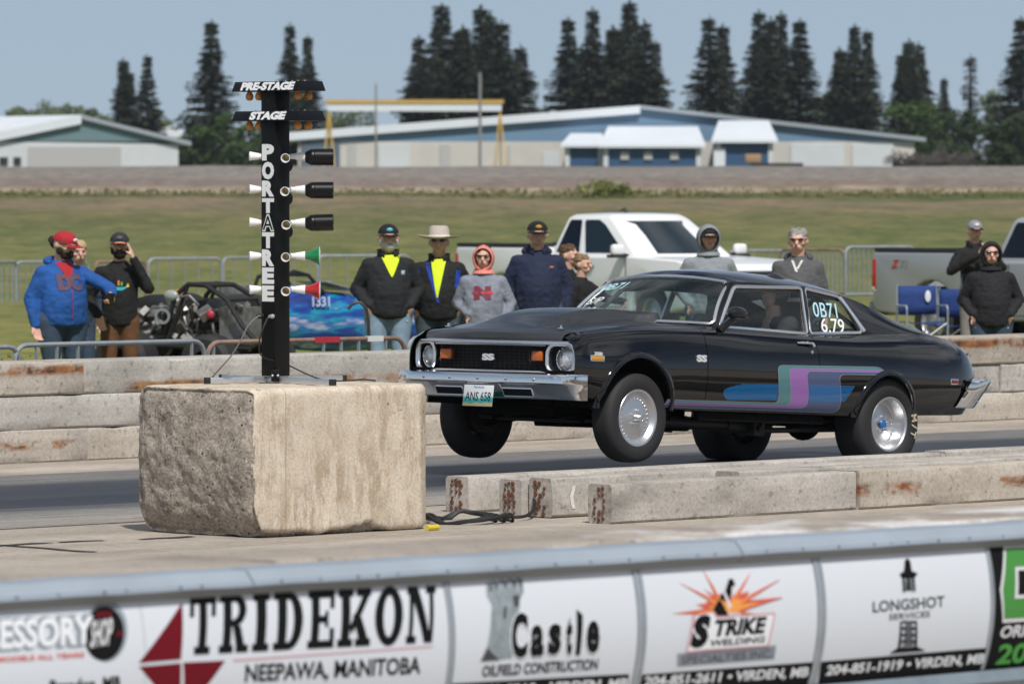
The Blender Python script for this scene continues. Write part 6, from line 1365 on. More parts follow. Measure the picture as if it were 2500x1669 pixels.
he.data.transform(Matrix.Identity(4)); bm = bmesh.new(); bm.from_mesh(he.data); bmesh.ops.delete(bm, geom=[f for f in bm.faces if f.calc_center_median().y < -.06 and .58 < f.calc_center_median().z < .73], context='FACES'); bm.to_mesh(he.data); bm.free()
# ================================================================ BARRICADES
GALV = mat('barricade_galvanised', (.34,.37,.40), .5, .5, var=.18, vscale=9); RUSTY = mat('barricade_rusty', (.26,.17,.13), .7, .2, var=.4, vscale=5)
def barricade(p0, p1, zt, zb, bars, label, m=GALV, r=.02, group='crowd barriers', tape=None, z0=0.0, feet=True):
    p0, p1 = Vector(p0), Vector(p1); d = (p1-p0); L = d.length; rz = math.atan2(d.y, d.x)
    t = thing('crowd_barrier', (p0.x, p0.y, z0), rz, label, 'barricade', group)
    c = .12; pts = [(0,0,zb),(0,0,zt-c)]+[(c-c*cos(a), 0, zt-c+c*sin(a)) for a in [pi/8*k for k in range(1,4)]]+[(c,0,zt),(L-c,0,zt)]+[(L-c+c*sin(a), 0, zt-c+c*cos(a)) for a in [pi/8*k for k in range(1,4)]]+[(L,0,zt-c),(L,0,zb)]
    mb = MB(); mb.tube(pts, r, 8, closed=True); mb.build('frame', m, t)
    for x in bars: mb = MB(); mb.bar((x*L,0,zb),(x*L,0,zt), .026,.014); mb.build('bar', GALV, t)
    if feet:
        for x in (.1*L,.9*L): mb = MB(); mb.bar((x,-.3,.02),(x,.3,.02),.03); mb.bar((x,0,.02),(x,0,zb+.01),.03); mb.build('foot', GALV, t)
    if tape:
        for a, b, col in tape: mb = MB(); mb.bar((a*L,0,zt),(b*L,0,zt), r*2.25); mb.build('tape', col, t)
    return t
def sx(px, n, th=TH):
    u = (px-CX)/FPX; Y = n/(cos(th)-sin(th)*u); return T(u*Y*cos(th)+Y*sin(th), n, 0, th)
n = 34.15
barricade(sx(-300,n), sx(47,n), .875, .14, [.15,.3,.5,.7,.85], 'near crowd barrier cut off by the left picture edge')
barricade(sx(36,n), sx(499,n), .885, .14, [.11,.215,.325,.93], 'near crowd barrier with pale grey tube in front of the two men on the left')
TR_, TW_ = mat('tape_red', (.42,.02,.03), .5), mat('tape_white', (.62,.62,.60), .5)
barricade(sx(506,n), sx(988,n), .87, .14, [.03,.58,.67,.76,.90], 'near crowd barrier with rusty top rail and red and white tape', RUSTY, tape=[(.53,.655,TR_), (.80,.88,TW_)])
barricade(sx(996,n), sx(1500,n), .87, .14, [.1,.3,.5,.7,.9], 'near crowd barrier mostly hidden behind the nose of the black car')
def far(px0, px1, Y0, Y1, yt, yb, nb, label, m=GALV, r=.028):
    p0, p1 = Vector(((px0-CX)/FPX*Y0, Y0, 0)), Vector(((px1-CX)/FPX*Y1, Y1, 0)); Ym = (Y0+Y1)/2; g = terr(Ym)
    zt, zb = EYE-(yt-HOR)*Ym/FPX-g, EYE-(yb-HOR)*Ym/FPX-g
    return barricade(p0, p1, zt, zb, [(k+.7)/(nb+.4) for k in range(nb)], label, m, r, 'distant crowd barriers in the field', z0=g, feet=False)
far(-60, 40, 108, 110, 640, 745, 7, 'distant barred barrier at the left picture edge'); far(38, 215, 110, 111, 639, 742, 11, 'distant barred barrier behind the man in the red cap')
far(232, 355, 110, 111, 638, 742, 6, 'distant barrier mostly hidden behind the man in the black sweater', RUSTY)
far(362, 540, 104, 105, 631, 735, 5, 'distant barrier with wide open middle left of the start light post'); far(545, 780, 108, 110, 628, 740, 6, 'distant barrier behind the start light post')
far(775, 1000, 106, 107, 624, 735, 5, 'distant barrier left of the man in the sun hat'); far(1780, 1945, 100, 101, 612, 735, 6, 'distant barrier behind the nose of the white pickup')
far(1905, 2062, 98, 97, 609, 715, 14, 'distant barred barrier with rusty rail between the pickups', RUSTY, .022); far(2064, 2232, 92, 93, 603, 718, 14, 'distant barrier with sloping end post left of the silver pickup')
mb = MB(); mb.tube([(0,0,0),(.02,0,.7),(.035,0,.80),(.09,0,.86),(.16,0,.85),(.20,0,.80)], .014, 8)
hp = sx(905, 35.6); o = mb.build('pipe_handle', mat('pipe_dark', (.05,.045,.042), .5, .4), None); o.location = (hp.x, hp.y, .28); o.rotation_euler = (0,0,.1); o.data.transform(Matrix.Scale(-1,4,(1,0,0))); tag(o, 'bent dark pipe handle standing left of the grey bearded man', 'handle')
# ================================================================ PICKUPS
def pickup(loc, fwd, m, label, group='pickups parked behind the spectators', bedrail=None, wheels=True, flip=False, ext=True, badge=None, deco=None):
    t = thing('pickup_truck', loc, math.atan2(fwd.y, fwd.x), label, 'pickup', group)
    W = 1.0; arch = lambda cx, r, z0, a, b, n=12: [(cx+r*cos(a+(b-a)*k/n), z0+r*sin(a+(b-a)*k/n)) for k in range(n+1)]
    poly = [(2.92,.50),(2.97,.62),(2.96,.98),(2.90,1.12),(2.6,1.19),(1.55,1.24),(-.60,1.24),(-.60,1.20)]
    poly += [(-.62,.42)]+[(1.50,.42)]+arch(1.96,.46,.42,pi,0)[1:]+[(2.45,.46)]
    mb = MB(); mb.prism(poly[:8]+[(-.60,.42)]+arch(1.96,.46,.42,pi,0)+[(2.6,.46)], lambda p: Vector((p[0], W, p[1])), lambda p: Vector((p[0], -W, p[1]))); body = mb.build('body', m, t, bevel=.10, seg=4, angle=40)
    bp = [(-.66,1.36),(-2.86,1.36),(-2.89,1.30),(-2.90,.62),(-2.84,.52)]+arch(-1.72,.50,.46,pi,0)+[(-.66,.42)]
    mb = MB()
    for s in (1,-1): mb.prism(bp, lambda p: Vector((p[0], s*W, p[1])), lambda p: Vector((p[0], s*(W-.22), p[1])))
    mb.box((-2.82,0,.98), (.10,1.6,.72)); mb.box((-1.75,0,.80), (2.1,1.6,.08)); mb.box((-.70,0,1.0), (.08,1.6,.66)); bed = mb.build('bed', m, t, bevel=.035, seg=3, angle=50)
    mb = MB()
    for s in (1,-1): mb.bar((-.70,s*(W-.10),1.385),(-2.86,s*(W-.10),1.385),.20,.05)
    mb.bar((-2.83,-.9,1.375),(-2.83,.9,1.375),.10,.05); mb.build('bed_rail', mat('rail_black', (.02,.022,.024), .6), bed)
    lo = [(1.52,.90),(1.60,.55),(1.62,0),(1.60,-.55),(1.52,-.90),(-.56,-.93),(-.60,0),(-.56,.93)]; hi = [(.62,.70),(.70,.4),(.72,0),(.70,-.4),(.62,-.70),(-.36,-.72),(-.40,0),(-.36,.72)]
    R = []
    for q, z in ((0,1.20),(.03,1.24),(.5,1.53),(.90,1.77),(1.0,1.815)): R.append([Vector((a[0]+(b[0]-a[0])*q, a[1]+(b[1]-a[1])*q, z)) for a, b in zip(lo, hi)])
    R.append([Vector((p.x*.9+.02, p.y*.88, 1.85)) for p in R[-1]]); R.append([Vector((p.x*.5+.1, p.y*.4, 1.87)) for p in R[-1]])
    mb = MB(); mb.loft(R); cab = mb.build('cab', m, t, bevel=.035, seg=3, angle=25)
    GL = mat('truck_glass', (.012,.022,.026), .06, coat=1.0); GT = mat('truck_glass_dark', (.004,.006,.008), .06, coat=1.0)
    def P(i, j, u, q, off):
        a0, b0 = Vector((lo[i][0], lo[i][1], 1.20)), Vector((hi[i][0], hi[i][1], 1.815)); a1, b1 = Vector((lo[j][0], lo[j][1], 1.20)), Vector((hi[j][0], hi[j][1], 1.815))
        p = a0.lerp(a1, u).lerp(b0.lerp(b1, u), q); nrm = (a1-a0).cross(b0-a0).normalized(); c = Vector((.4,0,1.5))
        if nrm.dot(p-c) < 0: nrm = -nrm
        return p+nrm*off
    def pane(nm, i, j, pl, gm, off=.012):
        mb = MB(); A = [P(i, j, u, q, off) for u, q in pl]; B = [P(i, j, u, q, -.01) for u, q in pl]; mb.loft([B, A]); return mb.build(nm, gm, cab)
    rd = lambda u0, u1, q0, q1, du=0.0, c=.05: [(u0+du*0,q0),(u1,q0),(u1-du*.6,q1-c*1.4),(u1-du-c*.6,q1),(u0+c*.4,q1),(u0,q1-c*1.4)]
    for i, j in ((0,7),(4,5)):
        pane('door_window', i, j, [(.10,.13),(.58,.13),(.59,.86),(.565,.92),(.26,.92),(.18,.80)], GL); pane('rear_window', i, j, [(.66,.14),(.95,.14),(.925,.86),(.90,.92),(.67,.92),(.66,.88)], GT)
    mb = MB(); fr = [(4,.03,0),(3,0,1),(2,0,2),(1,0,3),(0,.03,4)]
    rows = []
    for q in (.10,.3,.6,.88):
        row = []
        for k in range(5): a, b = Vector((lo[k][0], lo[k][1]*.93, 1.20)), Vector((hi[k][0], hi[k][1]*.93, 1.815)); row.append(a.lerp(b, q)+Vector((.018,0,.012)))
        rows.append(row)
    mb.grid(rows); mb.build('windscreen', GL, cab)
    for s in (1,-1):
        mb = MB(); mb.bar((1.40,s*(W+.001),.55),(1.40,s*(W+.001),1.20),.016,.006); mb.bar((.30,s*(W+.001),.50),(.30,s*(W+.001),1.20),.016,.006); mb.bar((-.20,s*(W+.001),.50),(-.20,s*(W+.001),1.20),.016,.006); mb.bar((-.60,s*(W+.001),.50),(1.42,s*(W+.001),.50),.012,.006); mb.build('door_seam', mat('seam_dark', (.03,.03,.032), .7), body)
        mb = MB(); mb.bar((.40,s*(W+.02),1.08),(.62,s*(W+.02),1.08),.035,.04); mb.build('door_handle', mat('handle_dark', (.05,.05,.055), .4), body, bevel=.006)
    mb = MB(); mb.tube([(.1,0,1.86),(.06,0,1.93),(-.06,0,1.90)], [.03,.025,.012], 8); mb.build('aerial', mat('rail_black', (.02,.022,.024), .6), cab)
    for s in (1,-1):
        mb = MB(); mb.box((1.38,s*1.14,1.33), (.12,.22,.17)); mi = mb.build('side_mirror', m, t, bevel=.05, seg=3); mb = MB(); mb.bar((1.38,s*.95,1.24),(1.36,s*1.10,1.27),.06); mb.box((1.38,s*1.15,1.24),(.13,.27,.05)); mb.build('mirror_base', mat('rail_black', (.02,.022,.024), .6), mi)
        mb = MB(); mb.box((-2.865,s*.93,1.03), (.10,.16,.46)); tl = mb.build('tail_light', mat('taillight_red', (.40,.012,.018), .2, coat=.5), t, bevel=.03); mb = MB(); mb.box((-2.868,s*.93,.84), (.10,.162,.10)); mb.build('reverse_lens', mat('lens_clear', (.6,.6,.6), .25), tl, bevel=.03)
        mb = MB(); mb.box((2.93,s*.72,.90), (.10,.42,.24)); mb.build('headlight', mat('lens_clear', (.6,.6,.6), .25), t, bevel=.03)
        for x in (1.96,-1.72):
            mb = MB(); A = Matrix.Rotation(-s*pi/2,3,'X'); mb.lathe([(.20,-.12),(.36,-.13),(.40,-.08),(.405,0),(.40,.08),(.36,.13),(.24,.12)], (x,s*.84,.40), A, 28, cap=False); wh = mb.build('wheel', TYRE, t)
            mb = MB(); mb.lathe([(.25,.10),(.23,.06),(.10,.07),(.06,.10),(.0005,.10)], (x,s*.84,.40), A, 24, cap=False); mb.build('wheel_rim', mat('truck_rim', (.5,.5,.5), .35, .8), wh)
            mb = MB(); mb.box((x,s*.45,.62),(.86,.5,.5)); mb.build('wheel_well', DARK, t)
    mb = MB(); mb.box((3.0,0,.56), (.14,1.96,.20)); mb.build('front_bumper', mat('bumper_grey', (.35,.36,.37), .3, .8), t, bevel=.04); mb = MB(); mb.box((-2.96,0,.56), (.16,1.90,.20)); mb.build('tail_bumper', mat('bumper_grey2', (.25,.25,.25), .4, .6), t, bevel=.04)
    mb = MB(); mb.box((2.95,0,.90), (.06,1.1,.26)); mb.build('radiator_grille', mat('rail_black', (.02,.022,.024), .6), t, bevel=.02)
    if badge: badge(t, bed, body)
    return t
WHT = mat('white_truck_paint', (.78,.79,.80), .25, coat=.4); SIL = mat('silver_truck_paint', (.36,.38,.41), .32, .25, coat=.4)
a = radians(54); f = Vector((cos(a), -sin(a), 0)); Yw = 85.0
# placed so the tail corner and nose sit where the photograph has them
pickup(Vector(((1520-CX)/FPX*Yw, Yw, -.02)), f, WHT, 'white extended cab pickup parked behind the spectators and the black car')
def offroad(t, bed, body):
    M_ = frame((-2.30,-1.004,1.185), (1,0,0), (0,0,1))
    for txt, u, m_, w_ in (('4x4', 0, mat('decal_red', (.42,.03,.035), .5), .34),):
        me = text_me('Z', 1, m_, bold=.05, shear=.4, ext=.002); 
        car_text('decal', 'Z', .17, .12, m_, bed, frame((-2.43,-1.004,1.185), (1,0,0), (0,0,1)), bold=.05, shear=.4, ext=.002); car_text('decal', '71', .16, .11, mat('decal_silver', (.22,.23,.25), .5), bed, frame((-2.25,-1.004,1.185), (1,0,0), (0,0,1)), bold=.03, shear=.3, ext=.002)
a = radians(50); f = Vector((cos(a), -sin(a), 0)); Ys = 78.5
pickup(Vector(((2613-CX)/FPX*Ys, Ys, -.04)), f, SIL, 'silver pickup with red tail light at the right edge, behind the folding chairs', badge=offroad)
# ================================================================ FOLDING CHAIRS
def chair(loc, rz, label):
    t = thing('folding_chair', loc, rz, label, 'folding chair', 'folding chairs by the silver pickup'); CB_ = cloth('chair_blue', (.012,.04,.17), .1); AL = mat('chair_tube', (.45,.48,.50), .4, .7)
    mb = MB(); mb.grid([[Vector((x, .24+.03*z+.02*cos(x*5), .52+z)) for z in (0,.12,.25,.38)] for x in [-.26+.065*i for i in range(9)]]); o = mb.build('backrest', CB_, t); o.modifiers.new('t','SOLIDIFY').thickness = .012
    mb = MB(); mb.grid([[Vector((x, y, .44-.03*cos(x*5))) for y in (-.22,0,.22)] for x in [-.26+.065*i for i in range(9)]]); o = mb.build('seat', CB_, t); o.modifiers.new('t','SOLIDIFY').thickness = .012
    for s in (-1,1):
        mb = MB(); mb.tube([(s*.28,.24,.02),(s*.28,.25,.62),(s*.27,.28,.92)], .013, 8); mb.build('back_post', AL, t); mb = MB(); mb.tube([(s*.28,-.24,.02),(s*.28,-.24,.60),(s*.28,-.20,.64),(s*.28,.26,.64)], .013, 8); mb.build('arm_rest', AL, t)
        mb = MB(); mb.tube([(s*.28,-.24,.03),(-s*.28,-.23,.42)], .010, 8); mb.tube([(s*.28,.24,.03),(-s*.28,.23,.42)], .010, 8); mb.build('cross_brace', AL, t)
    return t
c1 = chair(Vector(((2252-CX)/FPX*75.5, 75.5, 0)), radians(12), 'blue folding chair with a white mark, in front of the silver pickup wheel'); mb = MB(); mb.ball((.14,.218,.76), (.04,.006,.08), 12, 8); mb.build('white_mark', mat('mark_white', (.65,.67,.70), .7), c1)
chair(Vector(((2322-CX)/FPX*75.9, 75.9, -.05)), radians(-25), 'second blue folding chair, darker, half hidden behind the clapping man')
# ================================================================ DRAGSTER and BUGGY
def buggy():
    Y0 = 61.0; t = thing('race_buggy', ((470-CX)/FPX*Y0, Y0, 0), radians(-28), 'black open frame race buggy with exposed engine and roll hoop', 'race buggy')
    K = mat('buggy_black', (.014,.014,.015), .45); ENG = mat('engine_alloy', (.24,.23,.22), .45, .7, var=.5, vscale=14); P = lambda px, py: ((px-480)/228.0, EYE-(py-490)/228.0)
    mb = MB()
    for s in (-.32,.32):
        mb.tube([(-.15,s,.62),(-.02,s,1.02),(.12,s*.9,1.14),(.34,s*.9,1.13),(.62,s,.98),(.80,s,.72),(1.0,s,.52)], .028, 8); mb.tube([(-.9,s,.42),(-.15,s,.48),(.9,s,.46)], .028, 8); mb.tube([(-.15,s,.48),(.12,s*.9,1.13)], .022, 8)
    for x, z in ((.12,1.14),(.34,1.13),(.62,.98),(-.15,.62)): mb.tube([(x,-.3,z),(x,.3,z)], .024, 8)
    mb.build('roll_frame', K, t)
    mb = MB(); mb.box((.22,0,.84), (.16,.34,.30)); mb.box((.24,0,.70), (.30,.36,.10)); mb.build('seat', K, t, bevel=.05)
    mb = MB(); mb.box((-.35,0,.62), (.46,.40,.30)); mb.box((-.35,.18,.80), (.40,.16,.10), rotm(.5)); mb.box((-.35,-.18,.80), (.40,.16,.10), rotm(-.5)); mb.box((.62,0,.70), (.3,.46,.40)); mb.lathe([(.09,0),(.10,.06),(.06,.14)], (-.15,-.1,.90), None, 14); 
    qq = random.Random(3)
    for _ in range(46): c = Vector((qq.uniform(-.55,.75), qq.uniform(-.34,.1), qq.uniform(.42,.90))); mb.box(c, (qq.uniform(.05,.16), qq.uniform(.05,.14), qq.uniform(.04,.14)), rotm(qq.uniform(-1,1), qq.uniform(-1,1), qq.uniform(-1,1)))
    for _ in range(16): a_ = Vector((qq.uniform(-.55,.7), qq.uniform(-.36,.0), qq.uniform(.45,.95))); b_ = a_+Vector((qq.uniform(-.3,.3), qq.uniform(-.1,.1), qq.uniform(-.2,.2))); mb.tube([a_, a_.lerp(b_,.5)+Vector((0,0,.06)), b_], .018, 6)
    mb.build('engine', ENG, t, bevel=.008, seg=1)
    for k, (x, y, z) in enumerate(((-.52,-.30,.66),(-.42,-.32,.58),(-.30,-.34,.54))): mb = MB(); mb.tube([(x+.1,y+.14,z+.06),(x,y-.02,z+.02),(x-.08+.02*k,y-.14,z-.01)], .035, 10); mb.build('exhaust_pipe', ENG, t)
    mb = MB(); mb.lathe([(.055,0),(.085,.02),(.085,.05),(.058,.05),(.05,-.1)], (-.12,-.40,.80), Matrix.Rotation(pi/2,3,'X') @ rotm(0,.3), 20, cap=False); mb.tube([(-.14,-.3,.80),(-.5,-.1,.80)], .045, 10); mb.build('intake_pipe', mat('pipe_alloy', (.45,.46,.47), .35, .8), t)
    mb = MB(); mb.bar((-.55,-.1,.85),(-1.05,-.15,.93),.05,.06); mb.box((-.55,-.05,.92),(.32,.30,.14),rotm(0,-.25)); mb.build('wheelie_bar', K, t, bevel=.01)
    mb = MB(); mb.box((-.12,-.1,.98),(.07,.07,.20)); mb.build('battery_tag', mat('orange_tape', (.55,.20,.02), .5), t, bevel=.01); mb = MB(); mb.ball((-.06,-.34,1.02),(.09,.04,.06),12,8); mb.build('mirror', mat('mirror_grey', (.30,.34,.32), .3), t); mb = MB(); mb.ball((.40,-.30,.82),(.05,.03,.05),10,8); mb.build('red_cap', mat('cap_crimson', (.42,.03,.06), .5), t)
    for x, y, r, w_ in ((-.45,-.62,.33,.36),(-.45,.62,.33,.36),(.58,-.60,.31,.30),(.58,.60,.31,.30)):
        mb = MB(); mb.lathe([(.14,-w_/2),(r-.05,-w_/2),(r,-w_/2+.05),(r,w_/2-.05),(r-.05,w_/2),(.14,w_/2)], (x,y,r), Matrix.Rotation(pi/2,3,'X'), 26, cap=False); w1 = mb.build('wheel', TYRE, t); mb = MB(); mb.lathe([(.145,-.06),(.12,.0),(.0005,.02)], (x,y,r), Matrix.Rotation(pi/2,3,'X') if y < 0 else Matrix.Rotation(-pi/2,3,'X'), 20, cap=False); mb.build('wheel_rim', STL, w1)
buggy()
def dragster():
    Y0 = 72.5; t = thing('dragster', ((600-CX)/FPX*Y0, Y0, 0), radians(44), 'blue dragster with turquoise flames and fat black rear slicks behind the start lights', 'dragster')
    m, nt, b = _m('dragster_paint'); b.inputs['Roughness'].default_value = .2; b.inputs['Coat Weight'].default_value = .6
    o = objco(nt, (.9,.9,5), False); nz = noise_(nt, o, 1.1, 3, .5); nt.links.new(ramp(nt, nz, [(.36, (.010,.028,.17)), (.47, (.008,.07,.34)), (.52, (.01,.30,.42)), (.55, (.012,.10,.40)), (.60, (.40,.46,.60)), (.66, (.02,.06,.32))]), b.inputs['Base Color'])
    R = []
    for x, zb, zt, w_ in ((.35,.30,.78,.30),(.8,.12,.95,.33),(1.3,.09,.86,.33),(2.2,.10,.80,.30),(3.2,.13,.72,.26),(4.4,.17,.60,.21),(5.6,.20,.48,.16),(6.2,.24,.40,.10)):
        R.append([Vector((x, w_*cos(a)*(1 if abs(cos(a)) < .9 else 1), (zb+zt)/2+(zt-zb)/2*max(-1,min(1,1.25*sin(a))))) for a in [2*pi*j/16 for j in range(16)]])
    mb = MB(); mb.loft(R); mb.build('body', m, t, angle=60)
    mb = MB()
    for s in (-.28,.28): mb.tube([(.30,s,.70),(.42,s*.85,1.06),(.62,s*.8,1.13),(.85,s*.85,1.08),(1.10,s,.84)], .024, 8)
    mb.tube([(.42,-.24,1.06),(.42,.24,1.06)], .022, 8); mb.tube([(.85,-.24,1.08),(.85,.24,1.08)], .022, 8); mb.tube([(-.7,-.25,.40),(.4,-.28,.45)], .022, 8); mb.tube([(-.7,.25,.40),(.4,.28,.45)], .022, 8); mb.build('roll_cage', mat('buggy_black', (.014,.014,.015), .45), t)
    mb = MB(); mb.grid([[Vector((1.12+.5*u, -.30+.6*v, .88+.12*(1-u))) for v in (0,.5,1)] for u in (0,.5,1)]); o = mb.build('windscreen', mat('visor_grey', (.22,.25,.28), .3), t); o.modifiers.new('t','SOLIDIFY').thickness = .01
    mb = MB(); mb.box((-.15,0,.62), (.6,.5,.36)); mb.box((-.15,0,.86), (.4,.3,.2)); mb.build('engine', mat('engine_alloy', (.24,.23,.22), .45, .7, var=.5, vscale=14), t, bevel=.03)
    car_text('lettering', '1331', .30, .13, mat('lettering_pale', (.45,.55,.72), .5), t, frame((.98,-.345,.74), (1,0,0), (0,0,1)), bold=.03, ext=.003)
    for y in (-.62,.62):
        mb = MB(); mb.lathe([(.21,-.20),(.36,-.215),(.43,-.17),(.435,0),(.43,.17),(.36,.215),(.21,.20)], (-.55,y,.43), Matrix.Rotation(pi/2,3,'X'), 30, cap=False); w1 = mb.build('rear_wheel', TYRE, t); mb = MB(); mb.lathe([(.22,.12),(.18,.02),(.0005,.04)], (-.55,y,.43), Matrix.Rotation(pi/2,3,'X') if y < 0 else Matrix.Rotation(-pi/2,3,'X'), 24, cap=False); mb.build('wheel_rim', STL, w1)
        mb = MB(); mb.lathe([(.10,-.05),(.26,-.05),(.27,0),(.26,.05),(.10,.05)], (5.9,y*.55,.27), Matrix.Rotation(pi/2,3,'X'), 24, cap=False); mb.build('front_wheel', TYRE, t)
dragster()
# ================================================================ FAR BUILDINGS
def zp(py, Y): return EYE-(py-HOR)*Y/FPX
def xp(px, Y): return (px-CX)/FPX*Y
WALLW = mat('wall_cream', (.52,.50,.46), .8, var=.06, vscale=.8); WALLB = mat('gable_blue', (.135,.235,.345), .6, var=.06, vscale=.5); ROOFW = mat('roof_white', (.66,.70,.74), .5, var=.05, vscale=.3); BLUE_W = mat('annex_blue', (.022,.075,.165), .6, var=.1); TEALW = mat('gable_teal', (.13,.215,.23), .6, var=.05, vscale=.5); ROOF_UNLIT = mat('roof_unlit_grey', (.30,.34,.38), .6); PLW = mat('wall_pale', (.55,.58,.60), .8, var=.05, vscale=.8)
def hall(pxl, pxr, pxa, yl, yr, ya, ysplit, Y, length, yaw, label, gm, wm, rm, panels=(), over=.8, fascia=.60):
    xl, xr, xa = xp(pxl,Y), xp(pxr,Y), xp(pxa,Y); zl, zr, za, zs = zp(yl,Y), zp(yr,Y), zp(ya,Y), zp(ysplit,Y)
    t = thing('metal_hall', (xl, Y, 0), 0, label, 'building', 'low metal buildings beyond the field')
    ax = Vector((sin(yaw)*length, cos(yaw)*length, 0)); Wd = xr-xl; A = xa-xl; L = lambda x, z, k=0, d=0: Vector((x, d, z))+ax*k
    mb = MB(); mb.add([L(0,0),L(Wd,0),L(Wd,zs),L(0,zs)]+[L(0,0,1),L(Wd,0,1),L(Wd,zr,1),L(0,zl,1)]+[L(Wd,zr),L(0,zl)], [(0,1,2,3),(5,4,7,6),(4,0,9,7),(1,5,6,8)]); mb.build('wall', wm, t, smooth=False)
    mb = MB(); mb.add([L(0,zs),L(Wd,zs),L(Wd,zr),L(A,za),L(0,zl)], [(0,1,2,3,4)]); mb.build('gable', gm, t, smooth=False)
    o = over; sl, sr = (za-zl)/A, (za-zr)/(Wd-A)
    fr_ = -ax.normalized()*.45
    def slab(x0, z0, x1, z1, th_, nm):
        mb = MB(); q = []
        for z_ in (0, th_): q += [L(x0,z0+z_)+fr_, L(x1,z1+z_)+fr_, L(x1,z1+z_,1), L(x0,z0+z_,1)]
        mb.add(q, [(3,2,1,0),(4,5,6,7),(0,1,5,4),(1,2,6,5),(2,3,7,6),(3,0,4,7)]); return mb.build(nm, rm if nm == 'roof' else ROOF_UNLIT, t, smooth=False)  # light put in colour: left slope sunlit white, right slope greyed
    slab(-o, zl-sl*o-.30, A, za-.30, fascia, 'roof'); slab(A+.01, za+.03, Wd+o, zr-sr*o+.03, .28, 'roof_far_side')
    for a, b, y0, y1, mm, nm in panels:
        xa_, xb_ = xp(a,Y)-xl, xp(b,Y)-xl; mb = MB(); mb.box(((xa_+xb_)/2,-.06,(zp(y0,Y)+zp(y1,Y))/2), (xb_-xa_,.12,abs(zp(y0,Y)-zp(y1,Y)))); mb.build(nm, mm, t, smooth=False)
    return t
GREYP = mat('panel_grey', (.42,.42,.41), .7); DKW = mat('opening_dark', (.02,.022,.026), .5)
big = hall(728, 2232, 1562, 332, 344, 268, 346, 420, 30, radians(-2), 'long low metal hall with blue gable and white roof edge beyond the bank', WALLB, WALLW, ROOFW,
    panels=[(850,870,352,412,GREYP,'wall_rib'), (925,1000,352,412,PLW,'panel'), (1075,1100,352,412,GREYP,'wall_rib'), (1240,1246,352,412,GREYP,'wall_rib'), (1930,2060,352,412,PLW,'panel'), (2080,2180,352,412,PLW,'panel'), (1325,1365,372,408,PLW,'door'), (735,830,347,412,mat('dark_blue_wall',(.09,.13,.17),.7),'panel')])  # leftmost panel is a darker blue than the wall
def annex(px0, px1, yr0, yr1, yb, Y, dep, label, doors=()):
    x0, x1 = xp(px0,Y), xp(px1,Y); t = thing('annex', (x0, Y, 0), 0, label, 'building', 'annexes in front of the blue hall'); W_ = x1-x0; z0, z1 = zp(yr1,Y), zp(yr0,Y)
    mb = MB(); mb.box((W_/2,dep/2,z0/2), (W_-.7,dep,z0)); mb.build('wall', BLUE_W, t, smooth=False)
    mb = MB(); mb.add([Vector((0,-.6,z0)),Vector((W_,-.6,z0)),Vector((W_-.3,dep+1.0,z1)),Vector((.3+.5,dep+1.0,z1))]+[Vector((0,-.6,z0+.2)),Vector((W_,-.6,z0+.2)),Vector((W_-.3,dep+1.0,z1+.2)),Vector((.8,dep+1.0,z1+.2))], [(3,2,1,0),(4,5,6,7),(0,1,5,4),(1,2,6,5),(2,3,7,6),(3,0,4,7)]); mb.build('roof', ROOFW, t, smooth=False)
    for x in (.5, W_-.5): mb = MB(); mb.box((x,-.05,z0/2),(.35,.2,z0)); mb.build('corner_post', PLW, t, smooth=False)
    for a, b, y0, y1, mm, nm in doors: xa, xb = xp(a,Y)-x0, xp(b,Y)-x0; mb = MB(); mb.box(((xa+xb)/2,-.08,(zp(y0,Y)+zp(y1,Y))/2),(xb-xa,.16,abs(zp(y0,Y)-zp(y1,Y)))); mb.build(nm, mm, t, smooth=False)
annex(1368, 1482, 330, 360, 405, 414, 4.5, 'small blue annex with white roof, leftmost of three')
annex(1462, 1722, 312, 361, 405, 412, 6.5, 'long blue annex with white roof and three windows', doors=[(1515,1535,371,390,GREYP,'window'),(1572,1592,371,390,GREYP,'window'),(1636,1656,371,390,GREYP,'window')])
annex(1736, 1898, 298, 349, 405, 411, 6.5, 'tall blue annex with white roof and white door', doors=[(1742,1770,362,410,ROOFW,'door')])
barn = hall(-70, 436, 190, 345, 352, 292, 346, 380, 26, radians(-38), 'low barn with teal gable and white roof at the far left', TEALW, PLW, ROOFW, panels=[(0,20,384,402,DKW,'window'),(34,52,384,402,DKW,'window'),(70,296,358,410,GREYP,'big_door')], over=.6)
mb = MB(); Yf = 520; x0, x1 = xp(392,Yf), xp(445,Yf); mb.prism([(x0,0),(x1,0),(x1,zp(326,Yf)),((x0+x1)/2,zp(306,Yf)),(x0,zp(318,Yf))], lambda p: Vector((p[0],Yf,p[1])), lambda p: Vector((p[0],Yf+8,p[1]))); tag(mb.build('far_shed', ROOFW, None, smooth=False), 'small pale shed far away between the barn and the spruces', 'shed')
# gantry
Yg = 395; YEL = mat('gantry_yellow', (.52,.33,.07), .6); g = thing('gantry_crane', (xp(795,Yg), Yg, 0), 0, 'yellow travelling gantry crane with white girder before the blue hall', 'gantry crane'); Lg = xp(1230,Yg)-xp(795,Yg); zt = zp(246,Yg)
mb = MB(); mb.box((Lg/2,0,zt-.08), (Lg,.5,.26)); mb.build('top_rail', YEL, g, smooth=False); mb = MB(); mb.box((Lg/2,0,zt-.48), (Lg-.3,.35,.52)); mb.build('girder', ROOFW, g, smooth=False)
for x in (.25, Lg-.25):
    for dx, dy in ((-.8,-1.5),(.1,1.5),(.9,-1.2)): mb = MB(); mb.bar((x,0,zt-.7),(x+dx*.9,dy,.5),.10); mb.build('leg', YEL, g)
    mb = MB(); mb.bar((x-.8,-1.3,1.2),(x+.8,-1.1,1.2),.10); mb.build('leg_tie', YEL, g)
